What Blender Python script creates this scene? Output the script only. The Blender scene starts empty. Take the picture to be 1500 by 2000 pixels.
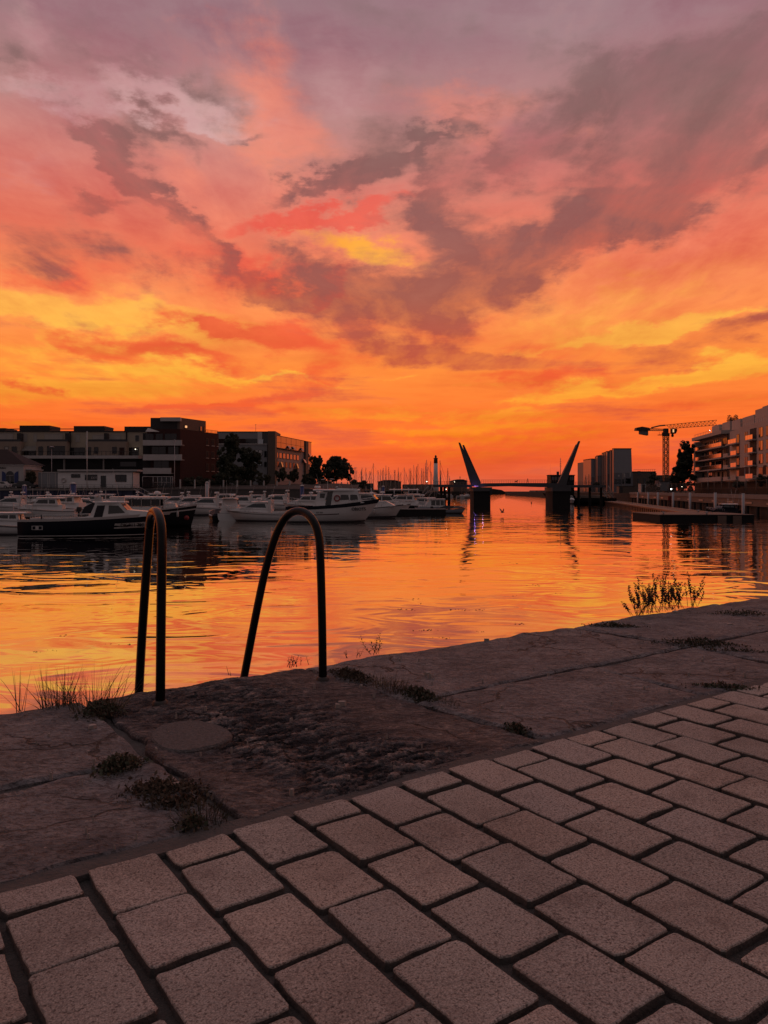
import bpy, bmesh, math, random
from mathutils import Vector, Matrix, noise as mnoise

scene = bpy.context.scene
COL = scene.collection
PI = math.pi
R = math.radians

# ------------------------------------------------------------------ camera
# z = 0 is the water, the old quay lies at 2.15 m, the eye 1.05 m above it
CZ, WATER, QUAY = 3.2, 0.0, 2.15
HOR, CX, F = 957.0, 750.0, 1500.0          # horizon row, centre column and focal length of the photograph
cam_d = bpy.data.cameras.new('camera')
cam_d.sensor_fit = 'VERTICAL'
cam_d.sensor_height = 24.0
cam_d.lens = 18.0
cam_d.shift_y = -43.0 / 2000.0
cam_d.clip_start = 0.05
cam_d.clip_end = 9000.0
cam = bpy.data.objects.new('camera', cam_d)
COL.objects.link(cam)
cam.location = (0, 0, CZ)
cam.rotation_euler = (R(90), 0, 0)
scene.camera = cam

def gp(x, y, z):
    """The place on the level z that is seen at column x, row y of the photograph."""
    Y = (CZ - z) * F / (y - HOR)
    return Vector(((x - CX) / F * Y, Y, z))

def pt(x, y, Y):
    """The place at the distance Y that is seen at column x, row y."""
    return Vector(((x - CX) / F * Y, Y, CZ - (y - HOR) / F * Y))

def lin(r, g, b):
    def f(c):
        c /= 255.0
        return c / 12.92 if c <= 0.04045 else ((c + 0.055) / 1.055) ** 2.4
    return (f(r), f(g), f(b), 1.0)

# ------------------------------------------------------------------ node helpers
class NT:
    """Small writer for node trees: every method adds a node and returns its output socket."""
    def __init__(self, tree):
        self.t = tree
    def new(self, kind, **kw):
        n = self.t.nodes.new(kind)
        for k, v in kw.items():
            setattr(n, k, v)
        return n
    def link(self, a, b):
        self.t.links.new(a, b)
    def put(self, sock, v):
        if isinstance(v, bpy.types.NodeSocket):
            self.t.links.new(v, sock)
        elif v is not None:
            try:
                sock.default_value = v
            except Exception:
                sock.default_value = tuple(v)[:3]
    def m(self, op, a, b=None, c=None, clamp=False):
        n = self.new('ShaderNodeMath', operation=op, use_clamp=clamp)
        self.put(n.inputs[0], a)
        if b is not None: self.put(n.inputs[1], b)
        if c is not None: self.put(n.inputs[2], c)
        return n.outputs[0]
    def v(self, op, a, b=None, scale=None):
        n = self.new('ShaderNodeVectorMath', operation=op)
        self.put(n.inputs[0], a)
        if b is not None: self.put(n.inputs[1], b)
        if scale is not None: self.put(n.inputs['Scale'], scale)
        return n.outputs[1] if op in ('DOT_PRODUCT', 'LENGTH') else n.outputs[0]
    def sep(self, a):
        n = self.new('ShaderNodeSeparateXYZ'); self.put(n.inputs[0], a)
        return n.outputs[0], n.outputs[1], n.outputs[2]
    def comb(self, x, y, z=0.0):
        n = self.new('ShaderNodeCombineXYZ')
        for i, q in enumerate((x, y, z)): self.put(n.inputs[i], q)
        return n.outputs[0]
    def mapping(self, vec, loc=(0,0,0), rot=(0,0,0), scale=(1,1,1), kind='POINT'):
        n = self.new('ShaderNodeMapping', vector_type=kind)
        self.put(n.inputs[0], vec)
        n.inputs[1].default_value = loc
        n.inputs[2].default_value = rot
        n.inputs[3].default_value = scale
        return n.outputs[0]
    def noise(self, vec, scale=5, detail=4, rough=0.5, dist=0.0, lac=2.0, color=False, dim='3D'):
        n = self.new('ShaderNodeTexNoise', noise_dimensions=dim)
        if vec is not None: self.put(n.inputs['Vector'], vec)
        self.put(n.inputs['Scale'], scale); self.put(n.inputs['Detail'], detail)
        self.put(n.inputs['Roughness'], rough); self.put(n.inputs['Distortion'], dist)
        self.put(n.inputs['Lacunarity'], lac)
        return n.outputs['Color'] if color else n.outputs[0]
    def voronoi(self, vec, scale=5, feature='F1', rand=1.0, out=0):
        n = self.new('ShaderNodeTexVoronoi', feature=feature)
        if vec is not None: self.put(n.inputs['Vector'], vec)
        self.put(n.inputs['Scale'], scale); self.put(n.inputs['Randomness'], rand)
        return n.outputs[out]
    def rng(self, a, f0, f1, t0=0.0, t1=1.0, smooth=False):
        n = self.new('ShaderNodeMapRange', interpolation_type='SMOOTHSTEP' if smooth else 'LINEAR')
        self.put(n.inputs[0], a)
        for i, q in enumerate((f0, f1, t0, t1)): self.put(n.inputs[i + 1], q)
        return n.outputs[0]
    def ramp(self, fac, stops, interp='LINEAR'):
        n = self.new('ShaderNodeValToRGB')
        cr = n.color_ramp; cr.interpolation = interp
        while len(cr.elements) < len(stops): cr.elements.new(0.5)
        for e, (p, c) in zip(cr.elements, stops):
            e.position = p; e.color = c if len(c) == 4 else (*c, 1.0)
        self.put(n.inputs[0], fac)
        return n.outputs[0]
    def mix(self, fac, a, b, mode='MIX'):
        n = self.new('ShaderNodeMix', data_type='RGBA', blend_type=mode)
        self.put(n.inputs[0], fac); self.put(n.inputs[6], a); self.put(n.inputs[7], b)
        return n.outputs[2]
    def bump(self, h, strength=1.0, dist=0.01, normal=None):
        n = self.new('ShaderNodeBump')
        n.inputs['Strength'].default_value = strength
        n.inputs['Distance'].default_value = dist
        self.put(n.inputs['Height'], h)
        if normal is not None: self.put(n.inputs['Normal'], normal)
        return n.outputs[0]

# ------------------------------------------------------------------ sky: dusk, afterglow in the west (+Y), thin streaked cloud
def build_sky():
    w = bpy.data.worlds.new('World'); scene.world = w
    w.use_nodes = True
    w.node_tree.nodes.clear()
    T = NT(w.node_tree)
    tc = T.new('ShaderNodeTexCoord')
    d = T.v('NORMALIZE', tc.outputs['Generated'])
    x, y, z = T.sep(d)
    DEG = 180.0 / PI
    el = T.m('MULTIPLY', T.m('ARCSINE', z), DEG)
    az = T.m('MULTIPLY', T.m('ARCTAN2', x, y), DEG)
    # the cloud sheet: directions carried onto a level plane
    hz = T.m('ADD', T.m('MAXIMUM', z, 0.0), 0.10)
    P = T.comb(T.m('DIVIDE', x, hz), T.m('DIVIDE', y, hz), 0.0)
    A = T.comb(az, el, 0.0)
    # slow and fine drift that frays every edge
    w1 = T.v('SUBTRACT', T.noise(P, 1.0, 3, 0.5, color=True, dim='2D'), (0.5, 0.5, 0.5))
    Pw = T.v('ADD', P, T.v('SCALE', w1, scale=0.26))
    streak = T.noise(T.mapping(Pw, rot=(0, 0, R(4)), scale=(1.45, 0.85, 1.0)), 1.75, 8, 0.58, 0.0, dim='2D')
    wisp = T.noise(T.mapping(Pw, loc=(3.1, 7.7, 0), rot=(0, 0, R(14)), scale=(2.5, 1.0, 1.0)), 2.3, 8, 0.62, 0.0, dim='2D')
    puff = T.noise(T.mapping(Pw, loc=(9.0, 2.0, 0), scale=(1.0, 0.8, 1.0)), 1.5, 8, 0.60, 0.0, dim='2D')
    # long level bars low in the sky
    bars = T.noise(T.mapping(A, scale=(0.060, 0.62, 1.0)), 1.0, 7, 0.58, 0.15, dim='2D')
    lowmask = T.rng(el, 4.0, 15.0, 1.0, 0.0, True)
    # level drift of the mid sky, slightly tilted, and how much the edges may wander: little near the horizon
    drift = T.noise(T.v('ADD', T.mapping(A, rot=(0, 0, R(9)), scale=(0.050, 0.150, 1.0)), T.v('SCALE', w1, scale=0.9)), 1.0, 8, 0.62, 0.0, dim='2D')
    free = T.rng(el, 1.5, 20.0, 0.12, 1.0)
    wa = T.v('SUBTRACT', T.noise(T.mapping(A, scale=(0.13, 0.30, 1)), 1.0, 7, 0.6, 0.0, color=True, dim='2D'), (0.5, 0.5, 0.5))
    wa = T.v('ADD', T.v('SCALE', wa, scale=8.0), T.v('MULTIPLY', w1, (3.0, 1.8, 0)))
    wa = T.v('MULTIPLY', wa, T.comb(1.0, free, 0.0))
    Aw = T.v('ADD', T.v('ADD', T.comb(az, el, 1.0), wa), (0, 0, 0))

    def field(blobs):
        acc = None
        for (cx, cy, rx, ry, rot, wt) in blobs:
            gx, gy = (cx - CX) / F, (HOR - cy) / F
            a = math.degrees(math.atan2(gx, 1.0))
            e = math.degrees(math.atan2(gy, math.hypot(1.0, gx)))
            k = DEG / F * math.cos(R(e)) / math.hypot(1, gx)
            ax, ay = rx * k / math.cos(R(e)), ry * k
            ca, sa = math.cos(R(-rot)), math.sin(R(-rot))
            u = T.v('DOT_PRODUCT', Aw, (ca / ax, sa / ax, -(a * ca + e * sa) / ax))
            q = T.v('DOT_PRODUCT', Aw, (-sa / ay, ca / ay, (a * sa - e * ca) / ay))
            g = T.m('POWER', 0.36788, T.m('MULTIPLY_ADD', u, u, T.m('MULTIPLY', q, q)))
            acc = T.m('MULTIPLY', g, wt) if acc is None else T.m('MULTIPLY_ADD', g, wt, acc)
        return acc
    # cloud masses seen from the quay: column, row, half width, half height (pixels of the photograph), turn in degrees, weight
    DARKS = [
        (205, 270, 105, 46, 20, 1.9), (175, 398, 85, 28, 0, 1.8), (330, 385, 190, 16, 36, 0.9), (255, 345, 90, 30, 36, 0.8), (380, 450, 160, 14, 32, 0.8), (420, 500, 170, 20, 26, 0.6), (330, 270, 90, 18, 28, 0.8),
        (120, 75, 260, 50, 12, 0.55), (60, 115, 140, 26, 8, 0.5), (60, 470, 190, 55, 10, 0.9), (300, 150, 160, 22, 14, 0.5), (230, 40, 160, 40, 10, 0.2),
        (1030, 500, 270, 60, -10, 1.05), (1180, 420, 260, 60, -22, 1.0), (1230, 230, 360, 120, -8, 1.1), (1010, 300, 120, 60, 0, 0.7),
        (1350, 330, 240, 60, -16, 0.7), (1420, 120, 300, 90, 0, 0.7), (880, 90, 200, 40, 8, 0.4), (1250, 440, 130, 40, -14, 0.6),
        (560, 560, 240, 24, 8, 1.0), (760, 585, 200, 36, 6, 1.2), (850, 640, 70, 26, 10, 0.7), (790, 680, 120, 24, 10, 1.5), (940, 702, 120, 16, 8, 1.1), (600, 505, 120, 22, 14, 0.7),
        (640, 356, 150, 18, -14, 1.3), (850, 385, 30, 60, 12, 1.0), (945, 285, 20, 50, 0, 0.8), (820, 270, 70, 12, -18, 1.1), (700, 335, 30, 40, 30, 0.7),
        (1440, 655, 170, 22, -12, 1.1), (1280, 690, 90, 18, 20, 0.5), (1180, 805, 260, 18, 0, 0.8), (950, 890, 300, 10, -2, 0.4), (900, 925, 600, 16, 0, 0.4),
        (500, 275, 40, 12, 0, 0.6), (880, 440, 70, 40, 20, 0.7), (700, 20, 200, 30, 0, 0.3),
    ]
    GLOWS = [
        (700, 470, 130, 46, 18, 1.0), (740, 490, 60, 22, 20, 0.5), (300, 630, 300, 46, 4, 1.05), (60, 610, 190, 40, 0, 0.8), (120, 745, 280, 50, 0, 0.95), (420, 730, 260, 14, 2, 0.7),
        (1130, 610, 220, 40, -14, 0.55), (1380, 720, 190, 20, -8, 1.0), (1180, 660, 240, 26, -4, 0.5), (1300, 650, 130, 18, -14, 0.8), (1180, 755, 150, 16, -8, 0.8),
        (1020, 590, 110, 40, -16, 0.4), (760, 830, 360, 40, 0, 0.4), (1020, 805, 110, 9, -6, 0.7), (700, 868, 260, 5, -1, 0.7), (560, 480, 90, 20, -10, 0.3),
        (450, 645, 100, 30, 10, 0.6), (250, 625, 260, 22, 3, 0.6), (560, 738, 240, 5, 0, 0.9), (130, 668, 150, 10, 6, 0.8), (1250, 745, 160, 8, -6, 0.8), (1120, 672, 160, 9, -8, 0.7), (1400, 630, 110, 9, -16, 0.8), (880, 842, 240, 8, -2, 0.7), (650, 815, 200, 8, 2, 0.5), (1050, 780, 120, 6, 4, 0.6), (1400, 560, 150, 40, -20, 0.4),
    ]
    REDS = [
        (640, 418, 200, 28, -8, 1.5), (560, 670, 170, 30, 10, 1.1), (420, 650, 90, 22, 12, 0.9), (660, 560, 60, 14, -28, 1.1), (520, 520, 180, 30, 4, 0.7),
        (190, 680, 180, 18, 8, 0.9), (380, 700, 120, 18, 10, 0.7), (620, 735, 60, 20, -10, 0.8), (60, 755, 60, 12, 22, 0.7), (330, 795, 160, 10, -3, 0.9), (520, 775, 140, 10, -8, 0.7),
        (900, 660, 300, 40, 6, 0.5), (100, 535, 160, 24, 2, 0.6), (1050, 740, 200, 14, 4, 0.6), (240, 520, 200, 30, 8, 0.4), (560, 806, 220, 10, 6, 0.6), (1330, 800, 160, 16, 0, 0.5),
        (750, 905, 700, 30, 0, 0.5),
    ]
    CORALS = [
        (520, 170, 70, 110, 24, 0.9), (560, 250, 60, 60, 0, 0.6), (870, 215, 150, 40, 6, 0.7), (600, 300, 150, 40, -10, 0.6), (400, 390, 100, 30, 40, 0.5),
        (860, 300, 80, 40, 0, 0.6), (360, 30, 80, 20, 0, 0.4), (120, 385, 120, 18, -8, 0.6), (520, 390, 120, 30, -12, 0.6), (1090, 440, 60, 26, 0, 0.5), (1420, 400, 140, 60, -24, 0.7), (950, 455, 120, 16, 0, 0.5),
        (1250, 520, 200, 40, -20, 0.5),
    ]
    LILACS = [
        (360, 205, 170, 40, 6, 1.0), (60, 180, 140, 30, 0, 0.7), (680, 150, 120, 90, 10, 0.5), (30, 40, 60, 40, 0, 0.5), (450, 260, 120, 20, 10, 0.7), (60, 310, 120, 40, 0, 0.4),
    ]
    BASE = [(0, (206, 90, 68)), (1.0, (226, 92, 58)), (2.4, (246, 100, 46)), (5, (254, 116, 46)), (9, (255, 142, 60)), (13, (255, 146, 82)), (17, (244, 130, 96)),
            (21, (222, 128, 112)), (25, (190, 131, 128)), (30, (162, 122, 128)), (35, (148, 116, 126)), (46, (166, 134, 140)), (60, (162, 148, 152))]
    DARK = [(0, (190, 88, 70)), (2.5, (220, 84, 54)), (6, (206, 82, 56)), (10, (182, 78, 62)), (14, (152, 80, 72)), (19, (140, 84, 82)), (25, (130, 90, 89)), (31, (130, 96, 100)), (42, (140, 114, 118)), (60, (146, 132, 136))]
    GLOW = [(0, (250, 116, 50)), (4, (255, 140, 34)), (9, (255, 184, 66)), (13, (255, 178, 80)), (18, (255, 166, 58)), (25, (255, 160, 110)), (40, (200, 130, 120))]
    RED = [(0, (222, 92, 62)), (4, (240, 88, 46)), (9, (238, 84, 50)), (14, (238, 84, 64)), (20, (238, 96, 80)), (30, (214, 110, 106)), (50, (140, 96, 108))]
    DN, D0, D1 = 3.3, 0.10, 1.3
    E = lambda deg: max(0.0, min(1.0, deg / 60.0))
    def by_el(stops):
        return T.ramp(T.m('DIVIDE', el, 60.0), [(E(a), lin(*c)) for a, c in stops])
    base = by_el(BASE)
    darkc = by_el(DARK)
    glowc = by_el(GLOW)
    redc = by_el(RED)
    n0 = T.m('SUBTRACT', streak, 0.5)
    n1 = T.m('SUBTRACT', wisp, 0.5)
    n2 = T.m('SUBTRACT', puff, 0.5)
    n3 = T.m('SUBTRACT', drift, 0.5)
    nb = T.m('MULTIPLY', T.m('SUBTRACT', bars, 0.5), lowmask)
    hi = T.m('SUBTRACT', 1.0, lowmask)
    nn = T.m('MULTIPLY', T.m('MULTIPLY_ADD', n3, 0.9, T.m('MULTIPLY_ADD', n1, 0.45, T.m('MULTIPLY_ADD', n2, 0.5, T.m('MULTIPLY', n0, 0.55)))), hi)
    nn = T.m('MULTIPLY_ADD', nb, 2.0, nn)
    kd = T.rng(T.m('MULTIPLY_ADD', nn, DN, field(DARKS)), D0, D1, 0.0, 1.0, True)
    kd = T.m('MULTIPLY', kd, T.rng(T.m('ADD', n1, n3), -0.24, 0.16, 0.45, 1.0))
    kg = T.rng(T.m('MULTIPLY_ADD', T.m('ADD', T.m('MULTIPLY', nn, -1.0), T.m('MULTIPLY', n1, 0.8)), 1.7, field(GLOWS)), 0.30, 1.25, 0.0, 1.0, True)
    kr = T.rng(T.m('MULTIPLY_ADD', T.m('MULTIPLY_ADD', n1, 0.8, n2), 1.2, field(REDS)), 0.12, 0.95, 0.0, 1.0, True)
    kc = T.rng(T.m('MULTIPLY_ADD', T.m('SUBTRACT', n1, n0), 1.2, field(CORALS)), 0.15, 1.3, 0.0, 1.0, True)
    kl = T.rng(T.m('MULTIPLY_ADD', n2, 1.0, field(LILACS)), 0.15, 1.0, 0.0, 1.0, True)
    c = base
    c = T.mix(T.m('MULTIPLY', kl, 0.8), c, lin(208, 160, 160))
    c = T.mix(T.m('MULTIPLY', kc, 0.62), c, lin(246, 134, 106))
    c = T.mix(T.m('MULTIPLY', kg, 0.95), c, glowc)
    c = T.mix(T.m('MULTIPLY', kr, 0.85), c, redc)
    c = T.mix(T.m('MULTIPLY', kd, 0.95), c, darkc)
    # fine grain of the cloud, lighter and darker by a few per cent
    gr = T.m('MULTIPLY_ADD', nb, 1.2, T.m('MULTIPLY', T.m('MULTIPLY', T.m('ADD', n1, T.m('ADD', n3, n3)), hi), 0.55))
    gr = T.m('MULTIPLY_ADD', T.m('MULTIPLY', n2, hi), 0.35, gr)
    c = T.v('MULTIPLY', c, T.comb(T.m('MULTIPLY_ADD', gr, 0.55, 1.0), T.m('MULTIPLY_ADD', gr, 1.15, 1.0), T.m('MULTIPLY_ADD', gr, 0.9, 1.0)))
    # away from the afterglow the sky sinks into a dim mauve blue
    cosw = T.m('ADD', T.m('MULTIPLY', y, 1.0), T.m('MULTIPLY', z, 0.35))
    east = T.rng(cosw, 0.75, -0.55, 0.0, 1.0, True)
    c = T.mix(T.m('MULTIPLY', east, 0.96), c, EAST)
    # below the horizon the far land and sea: dim
    c = T.mix(T.rng(el, 0.0, -1.5, 0.0, 1.0), c, (0.03, 0.02, 0.02, 1))
    bg = T.new('ShaderNodeBackground'); T.put(bg.inputs[0], c); bg.inputs[1].default_value = SKY_CLOUD
    # the clear air behind the cloud: the physical sky with the sun on the horizon
    sk = T.new('ShaderNodeTexSky', sky_type='NISHITA', sun_disc=False)
    sk.sun_elevation = R(SUN_EL); sk.sun_rotation = R(SUN_AZ)
    bg2 = T.new('ShaderNodeBackground'); T.put(bg2.inputs[0], sk.outputs[0]); bg2.inputs[1].default_value = SKY_AIR
    add = T.new('ShaderNodeAddShader')
    T.link(bg.outputs[0], add.inputs[0]); T.link(bg2.outputs[0], add.inputs[1])
    out = T.new('ShaderNodeOutputWorld')
    T.link(add.outputs[0], out.inputs[0])
    w.cycles.sampling_method = 'MANUAL'
    w.cycles.sample_map_resolution = 1024

SUN_EL, SUN_AZ = 1.0, 2.0
SKY_AIR, SKY_CLOUD = 0.002, 1.0
EAST = (0.108, 0.102, 0.110, 1)
build_sky()
sun_d = bpy.data.lights.new('sun', 'SUN')
sun_d.energy = 0.02
sun_d.angle = R(60)
sun_d.color = (1.0, 0.55, 0.3)
sun = bpy.data.objects.new('sun', sun_d); COL.objects.link(sun)
sun.rotation_euler = Vector((-math.sin(R(SUN_AZ)) * 1, -math.cos(R(SUN_AZ)), -math.tan(R(4)))).to_track_quat('-Z', 'Y').to_euler()
vs = scene.view_settings
vs.view_transform = 'Standard'; vs.look = 'None'; vs.gamma = 1.0; vs.use_curve_mapping = False
vs.exposure = 0.0
scene.cycles.use_denoising = True
scene.cycles.max_bounces = 6
scene.cycles.caustics_reflective = False
scene.cycles.caustics_refractive = False

# ------------------------------------------------------------------ object helpers
def tag(o, label=None, cat=None, group=None, kind=None):
    if label: o['label'] = label
    if cat: o['category'] = cat
    if group: o['group'] = group
    if kind: o['kind'] = kind
    return o

def empty(name, loc=(0, 0, 0), rz=0.0, label=None, cat=None, group=None):
    o = bpy.data.objects.new(name, None)
    COL.objects.link(o)
    o.empty_display_size = 0.2
    o.location = loc; o.rotation_euler = (0, 0, rz)
    return tag(o, label, cat, group)

def link(name, me, parent=None):
    o = bpy.data.objects.new(name, me)
    COL.objects.link(o)
    if parent is not None: o.parent = parent
    return o

class MB:
    """Collects vertices and faces; build() links them as one mesh object."""
    def __init__(self):
        self.v, self.f, self.mi, self.sm = [], [], [], []
    def add(self, vs, fs, mi=0, smooth=False):
        o = len(self.v)
        self.v += [tuple(p) for p in vs]
        for q in fs:
            self.f.append(tuple(i + o for i in q)); self.mi.append(mi); self.sm.append(smooth)
        return self
    def box(self, x0, x1, y0, y1, z0, z1, mi=0, M=None, taper=None):
        vs = [(x0,y0,z0),(x1,y0,z0),(x1,y1,z0),(x0,y1,z0),(x0,y0,z1),(x1,y0,z1),(x1,y1,z1),(x0,y1,z1)]
        if M is not None: vs = [M @ Vector(p) for p in vs]
        return self.add(vs, [(3,2,1,0),(4,5,6,7),(0,1,5,4),(1,2,6,5),(2,3,7,6),(3,0,4,7)], mi)
    def prism(self, pts, h0, h1, mi=0, axis='z'):
        """A polygon pts (2-D) pushed along an axis from h0 to h1."""
        n = len(pts)
        def P(p, h):
            return (p[0], p[1], h) if axis == 'z' else (p[0], h, p[1]) if axis == 'y' else (h, p[0], p[1])
        vs = [P(p, h0) for p in pts] + [P(p, h1) for p in pts]
        fs = [tuple(range(n - 1, -1, -1)), tuple(range(n, 2 * n))] + [(i, (i + 1) % n, n + (i + 1) % n, n + i) for i in range(n)]
        if axis == 'y': fs = [tuple(reversed(q)) for q in fs]
        return self.add(vs, fs, mi)
    def tube(self, pts, r, n=8, mi=0, smooth=True, caps=True):
        """A round bar along pts; r is one radius or one per point."""
        pts = [Vector(p) for p in pts]
        rs = r if isinstance(r, (list, tuple)) else [r] * len(pts)
        vs, prev = [], None
        for i, p in enumerate(pts):
            d = (pts[min(i + 1, len(pts) - 1)] - pts[max(i - 1, 0)]).normalized()
            if prev is None:
                a = d.orthogonal().normalized()
            else:
                a = (prev - d * prev.dot(d)).normalized()
            prev = a
            b = d.cross(a)
            for k in range(n):
                t = 2 * PI * k / n
                vs.append(p + (a * math.cos(t) + b * math.sin(t)) * rs[i])
        fs = []
        for i in range(len(pts) - 1):
            for k in range(n):
                fs.append((i*n+k, i*n+(k+1)%n, (i+1)*n+(k+1)%n, (i+1)*n+k))
        self.add(vs, fs, mi, smooth)
        if caps:
            o = len(self.v) - len(vs)
            self.f += [tuple(o + k for k in range(n - 1, -1, -1)), tuple(o + (len(pts)-1)*n + k for k in range(n))]
            self.mi += [mi, mi]; self.sm += [False, False]
        return self
    def bar(self, a, b, w, mi=0):
        return self.tube([a, b], w * 0.7071, 4, mi, False)
    def loft(self, rings, mi=0, smooth=True, close=True, cap0=True, cap1=True):
        n = len(rings[0]); vs = [p for r in rings for p in r]; fs = []
        for i in range(len(rings) - 1):
            for k in range(n if close else n - 1):
                fs.append((i*n+k, i*n+(k+1)%n, (i+1)*n+(k+1)%n, (i+1)*n+k))
        self.add(vs, fs, mi, smooth)
        o = len(self.v) - len(vs)
        if cap0: self.f.append(tuple(o + k for k in range(n - 1, -1, -1))); self.mi.append(mi); self.sm.append(False)
        if cap1: self.f.append(tuple(o + (len(rings)-1)*n + k for k in range(n))); self.mi.append(mi); self.sm.append(False)
        return self
    def ball(self, c, r, mi=0, seg=8, rings=5, M=None):
        rx, ry, rz = r if isinstance(r, (tuple, list)) else (r, r, r)
        c = Vector(c); rr = []
        for i in range(1, rings):
            th = PI * i / rings
            rr.append([c + Vector((rx*math.sin(th)*math.cos(2*PI*k/seg), ry*math.sin(th)*math.sin(2*PI*k/seg), -rz*math.cos(th))) for k in range(seg)])
        return self.loft(rr, mi, True)
    def mesh(self, name, mats):
        me = bpy.data.meshes.new(name)
        me.from_pydata(self.v, [], self.f)
        mats = mats if isinstance(mats, (list, tuple)) else [mats]
        for m in mats: me.materials.append(m)
        if self.f:
            me.polygons.foreach_set('material_index', self.mi)
            me.polygons.foreach_set('use_smooth', self.sm)
        me.update()
        return me
    def build(self, name, mats, parent=None, loc=None, rz=0.0):
        o = link(name, self.mesh(name, mats), parent)
        if loc is not None: o.location = loc
        if rz: o.rotation_euler = (0, 0, rz)
        return o

def lettering(name, text, size, m, parent, loc, rot, align='CENTER', bold=0.0):
    """Raised letters as a mesh part."""
    tx = bpy.data.curves.new(name, 'FONT'); tx.body = text; tx.size = size; tx.extrude = .008; tx.offset = bold
    tx.align_x = align; tx.align_y = 'CENTER'; tx.resolution_u = 2
    o = bpy.data.objects.new(name, tx); COL.objects.link(o)
    me = bpy.data.meshes.new_from_object(o)
    bpy.data.objects.remove(o); bpy.data.curves.remove(tx)
    me.materials.clear(); me.materials.append(m)
    o = link(name, me, parent); o.location = loc; o.rotation_euler = rot; o['kind'] = 'stuff' if False else 'thing'
    del o['kind']
    return o

def part(name, mats, parent, *boxes):
    b = MB()
    for q in boxes: b.box(*q)
    return b.build(name, mats, parent)

def kids(o):
    return KIDS.get(o.name, [])
KIDS = {}
def copy_tree(o, parent=None):
    c = o.copy(); COL.objects.link(c); c.parent = parent
    for ch in [k for k in o.children]:
        copy_tree(ch, c)
    return c

# ------------------------------------------------------------------ materials
MATS = {}
def mat(name, col=(0.5, 0.5, 0.5), rough=0.6, metal=0.0, var=0.0, vscale=3.0, bump=0.0, bscale=40.0, ior=1.5, emit=None, estr=0.0, noise_obj=True, randv=0.0):
    """A plain painted or weathered surface: colour broken up by noise, relief by bump."""
    m = bpy.data.materials.new(name); m.use_nodes = True
    T = NT(m.node_tree)
    p = m.node_tree.nodes['Principled BSDF']
    c4 = (*col[:3], 1.0)
    p.inputs['Base Color'].default_value = c4
    p.inputs['Roughness'].default_value = rough
    p.inputs['Metallic'].default_value = metal
    p.inputs['IOR'].default_value = ior
    tc = T.new('ShaderNodeTexCoord')
    if var > 0 or randv > 0:
        n = T.noise(tc.outputs['Object'], vscale, 5, 0.6)
        f = T.m('MULTIPLY_ADD', T.m('SUBTRACT', n, 0.5), 2 * var, 1.0)
        if randv > 0:
            oi = T.new('ShaderNodeObjectInfo')
            f = T.m('MULTIPLY', f, T.m('MULTIPLY_ADD', oi.outputs['Random'], 2 * randv, 1 - randv))
        T.put(p.inputs['Base Color'], T.v('SCALE', c4[:3], scale=f))
    if bump > 0:
        T.put(p.inputs['Normal'], T.bump(T.noise(tc.outputs['Object'], bscale, 4, 0.6), 1.0, bump))
    if emit is not None:
        p.inputs['Emission Color'].default_value = (*emit[:3], 1.0)
        p.inputs['Emission Strength'].default_value = estr
    MATS[name] = m
    return m

def granite():
    m = bpy.data.materials.new('granite'); m.use_nodes = True
    T = NT(m.node_tree); p = m.node_tree.nodes['Principled BSDF']
    tc = T.new('ShaderNodeTexCoord'); oi = T.new('ShaderNodeObjectInfo')
    co = T.v('ADD', tc.outputs['Object'], T.v('SCALE', (7.0, 3.0, 5.0), scale=T.m('MULTIPLY', oi.outputs['Random'], 9.0)))
    grain = T.noise(co, 210, 3, 0.7)
    fleck = T.noise(co, 125, 3, 0.65)
    blot = T.noise(co, 9, 5, 0.62, 0.5)
    c = T.ramp(grain, [(0.32, (0.14, 0.124, 0.113)), (0.45, (0.31, 0.279, 0.253)), (0.58, (0.425, 0.387, 0.350)), (0.72, (0.60, 0.55, 0.50))])
    c = T.mix(T.rng(fleck, 0.36, 0.46, 0.8, 0.0), c, (0.07, 0.055, 0.05, 1))
    c = T.mix(T.m('MULTIPLY', T.rng(blot, 0.50, 0.72, 0.0, 1.0, True), 0.45), c, (0.16, 0.13, 0.12, 1))
    gg = T.new('ShaderNodeNewGeometry'); st_ = T.noise(gg.outputs['Position'], 1.6, 5, 0.6, 0.4)
    c = T.mix(1.0, c, T.ramp(st_, [(0.34, (0.72, 0.70, 0.69)), (0.52, (1.0, 1.0, 1.0)), (0.7, (1.06, 1.04, 1.02))]), 'MULTIPLY')
    tint = T.ramp(oi.outputs['Random'], [(0.0, (0.88, 0.85, 0.84)), (0.35, (1.0, 0.97, 0.95)), (0.7, (1.10, 1.0, 0.94)), (1.0, (0.96, 0.94, 0.95))])
    c = T.mix(1.0, c, tint, 'MULTIPLY')
    T.put(p.inputs['Base Color'], c)
    T.put(p.inputs['Roughness'], T.rng(grain, 0.3, 0.7, 0.9, 0.62))
    p.inputs['IOR'].default_value = 1.4
    h = T.m('ADD', T.m('MULTIPLY', grain, 0.8), T.m('MULTIPLY_ADD', blot, 0.8, fleck))
    T.put(p.inputs['Normal'], T.bump(h, 0.7, 0.0035))
    return m

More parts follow.
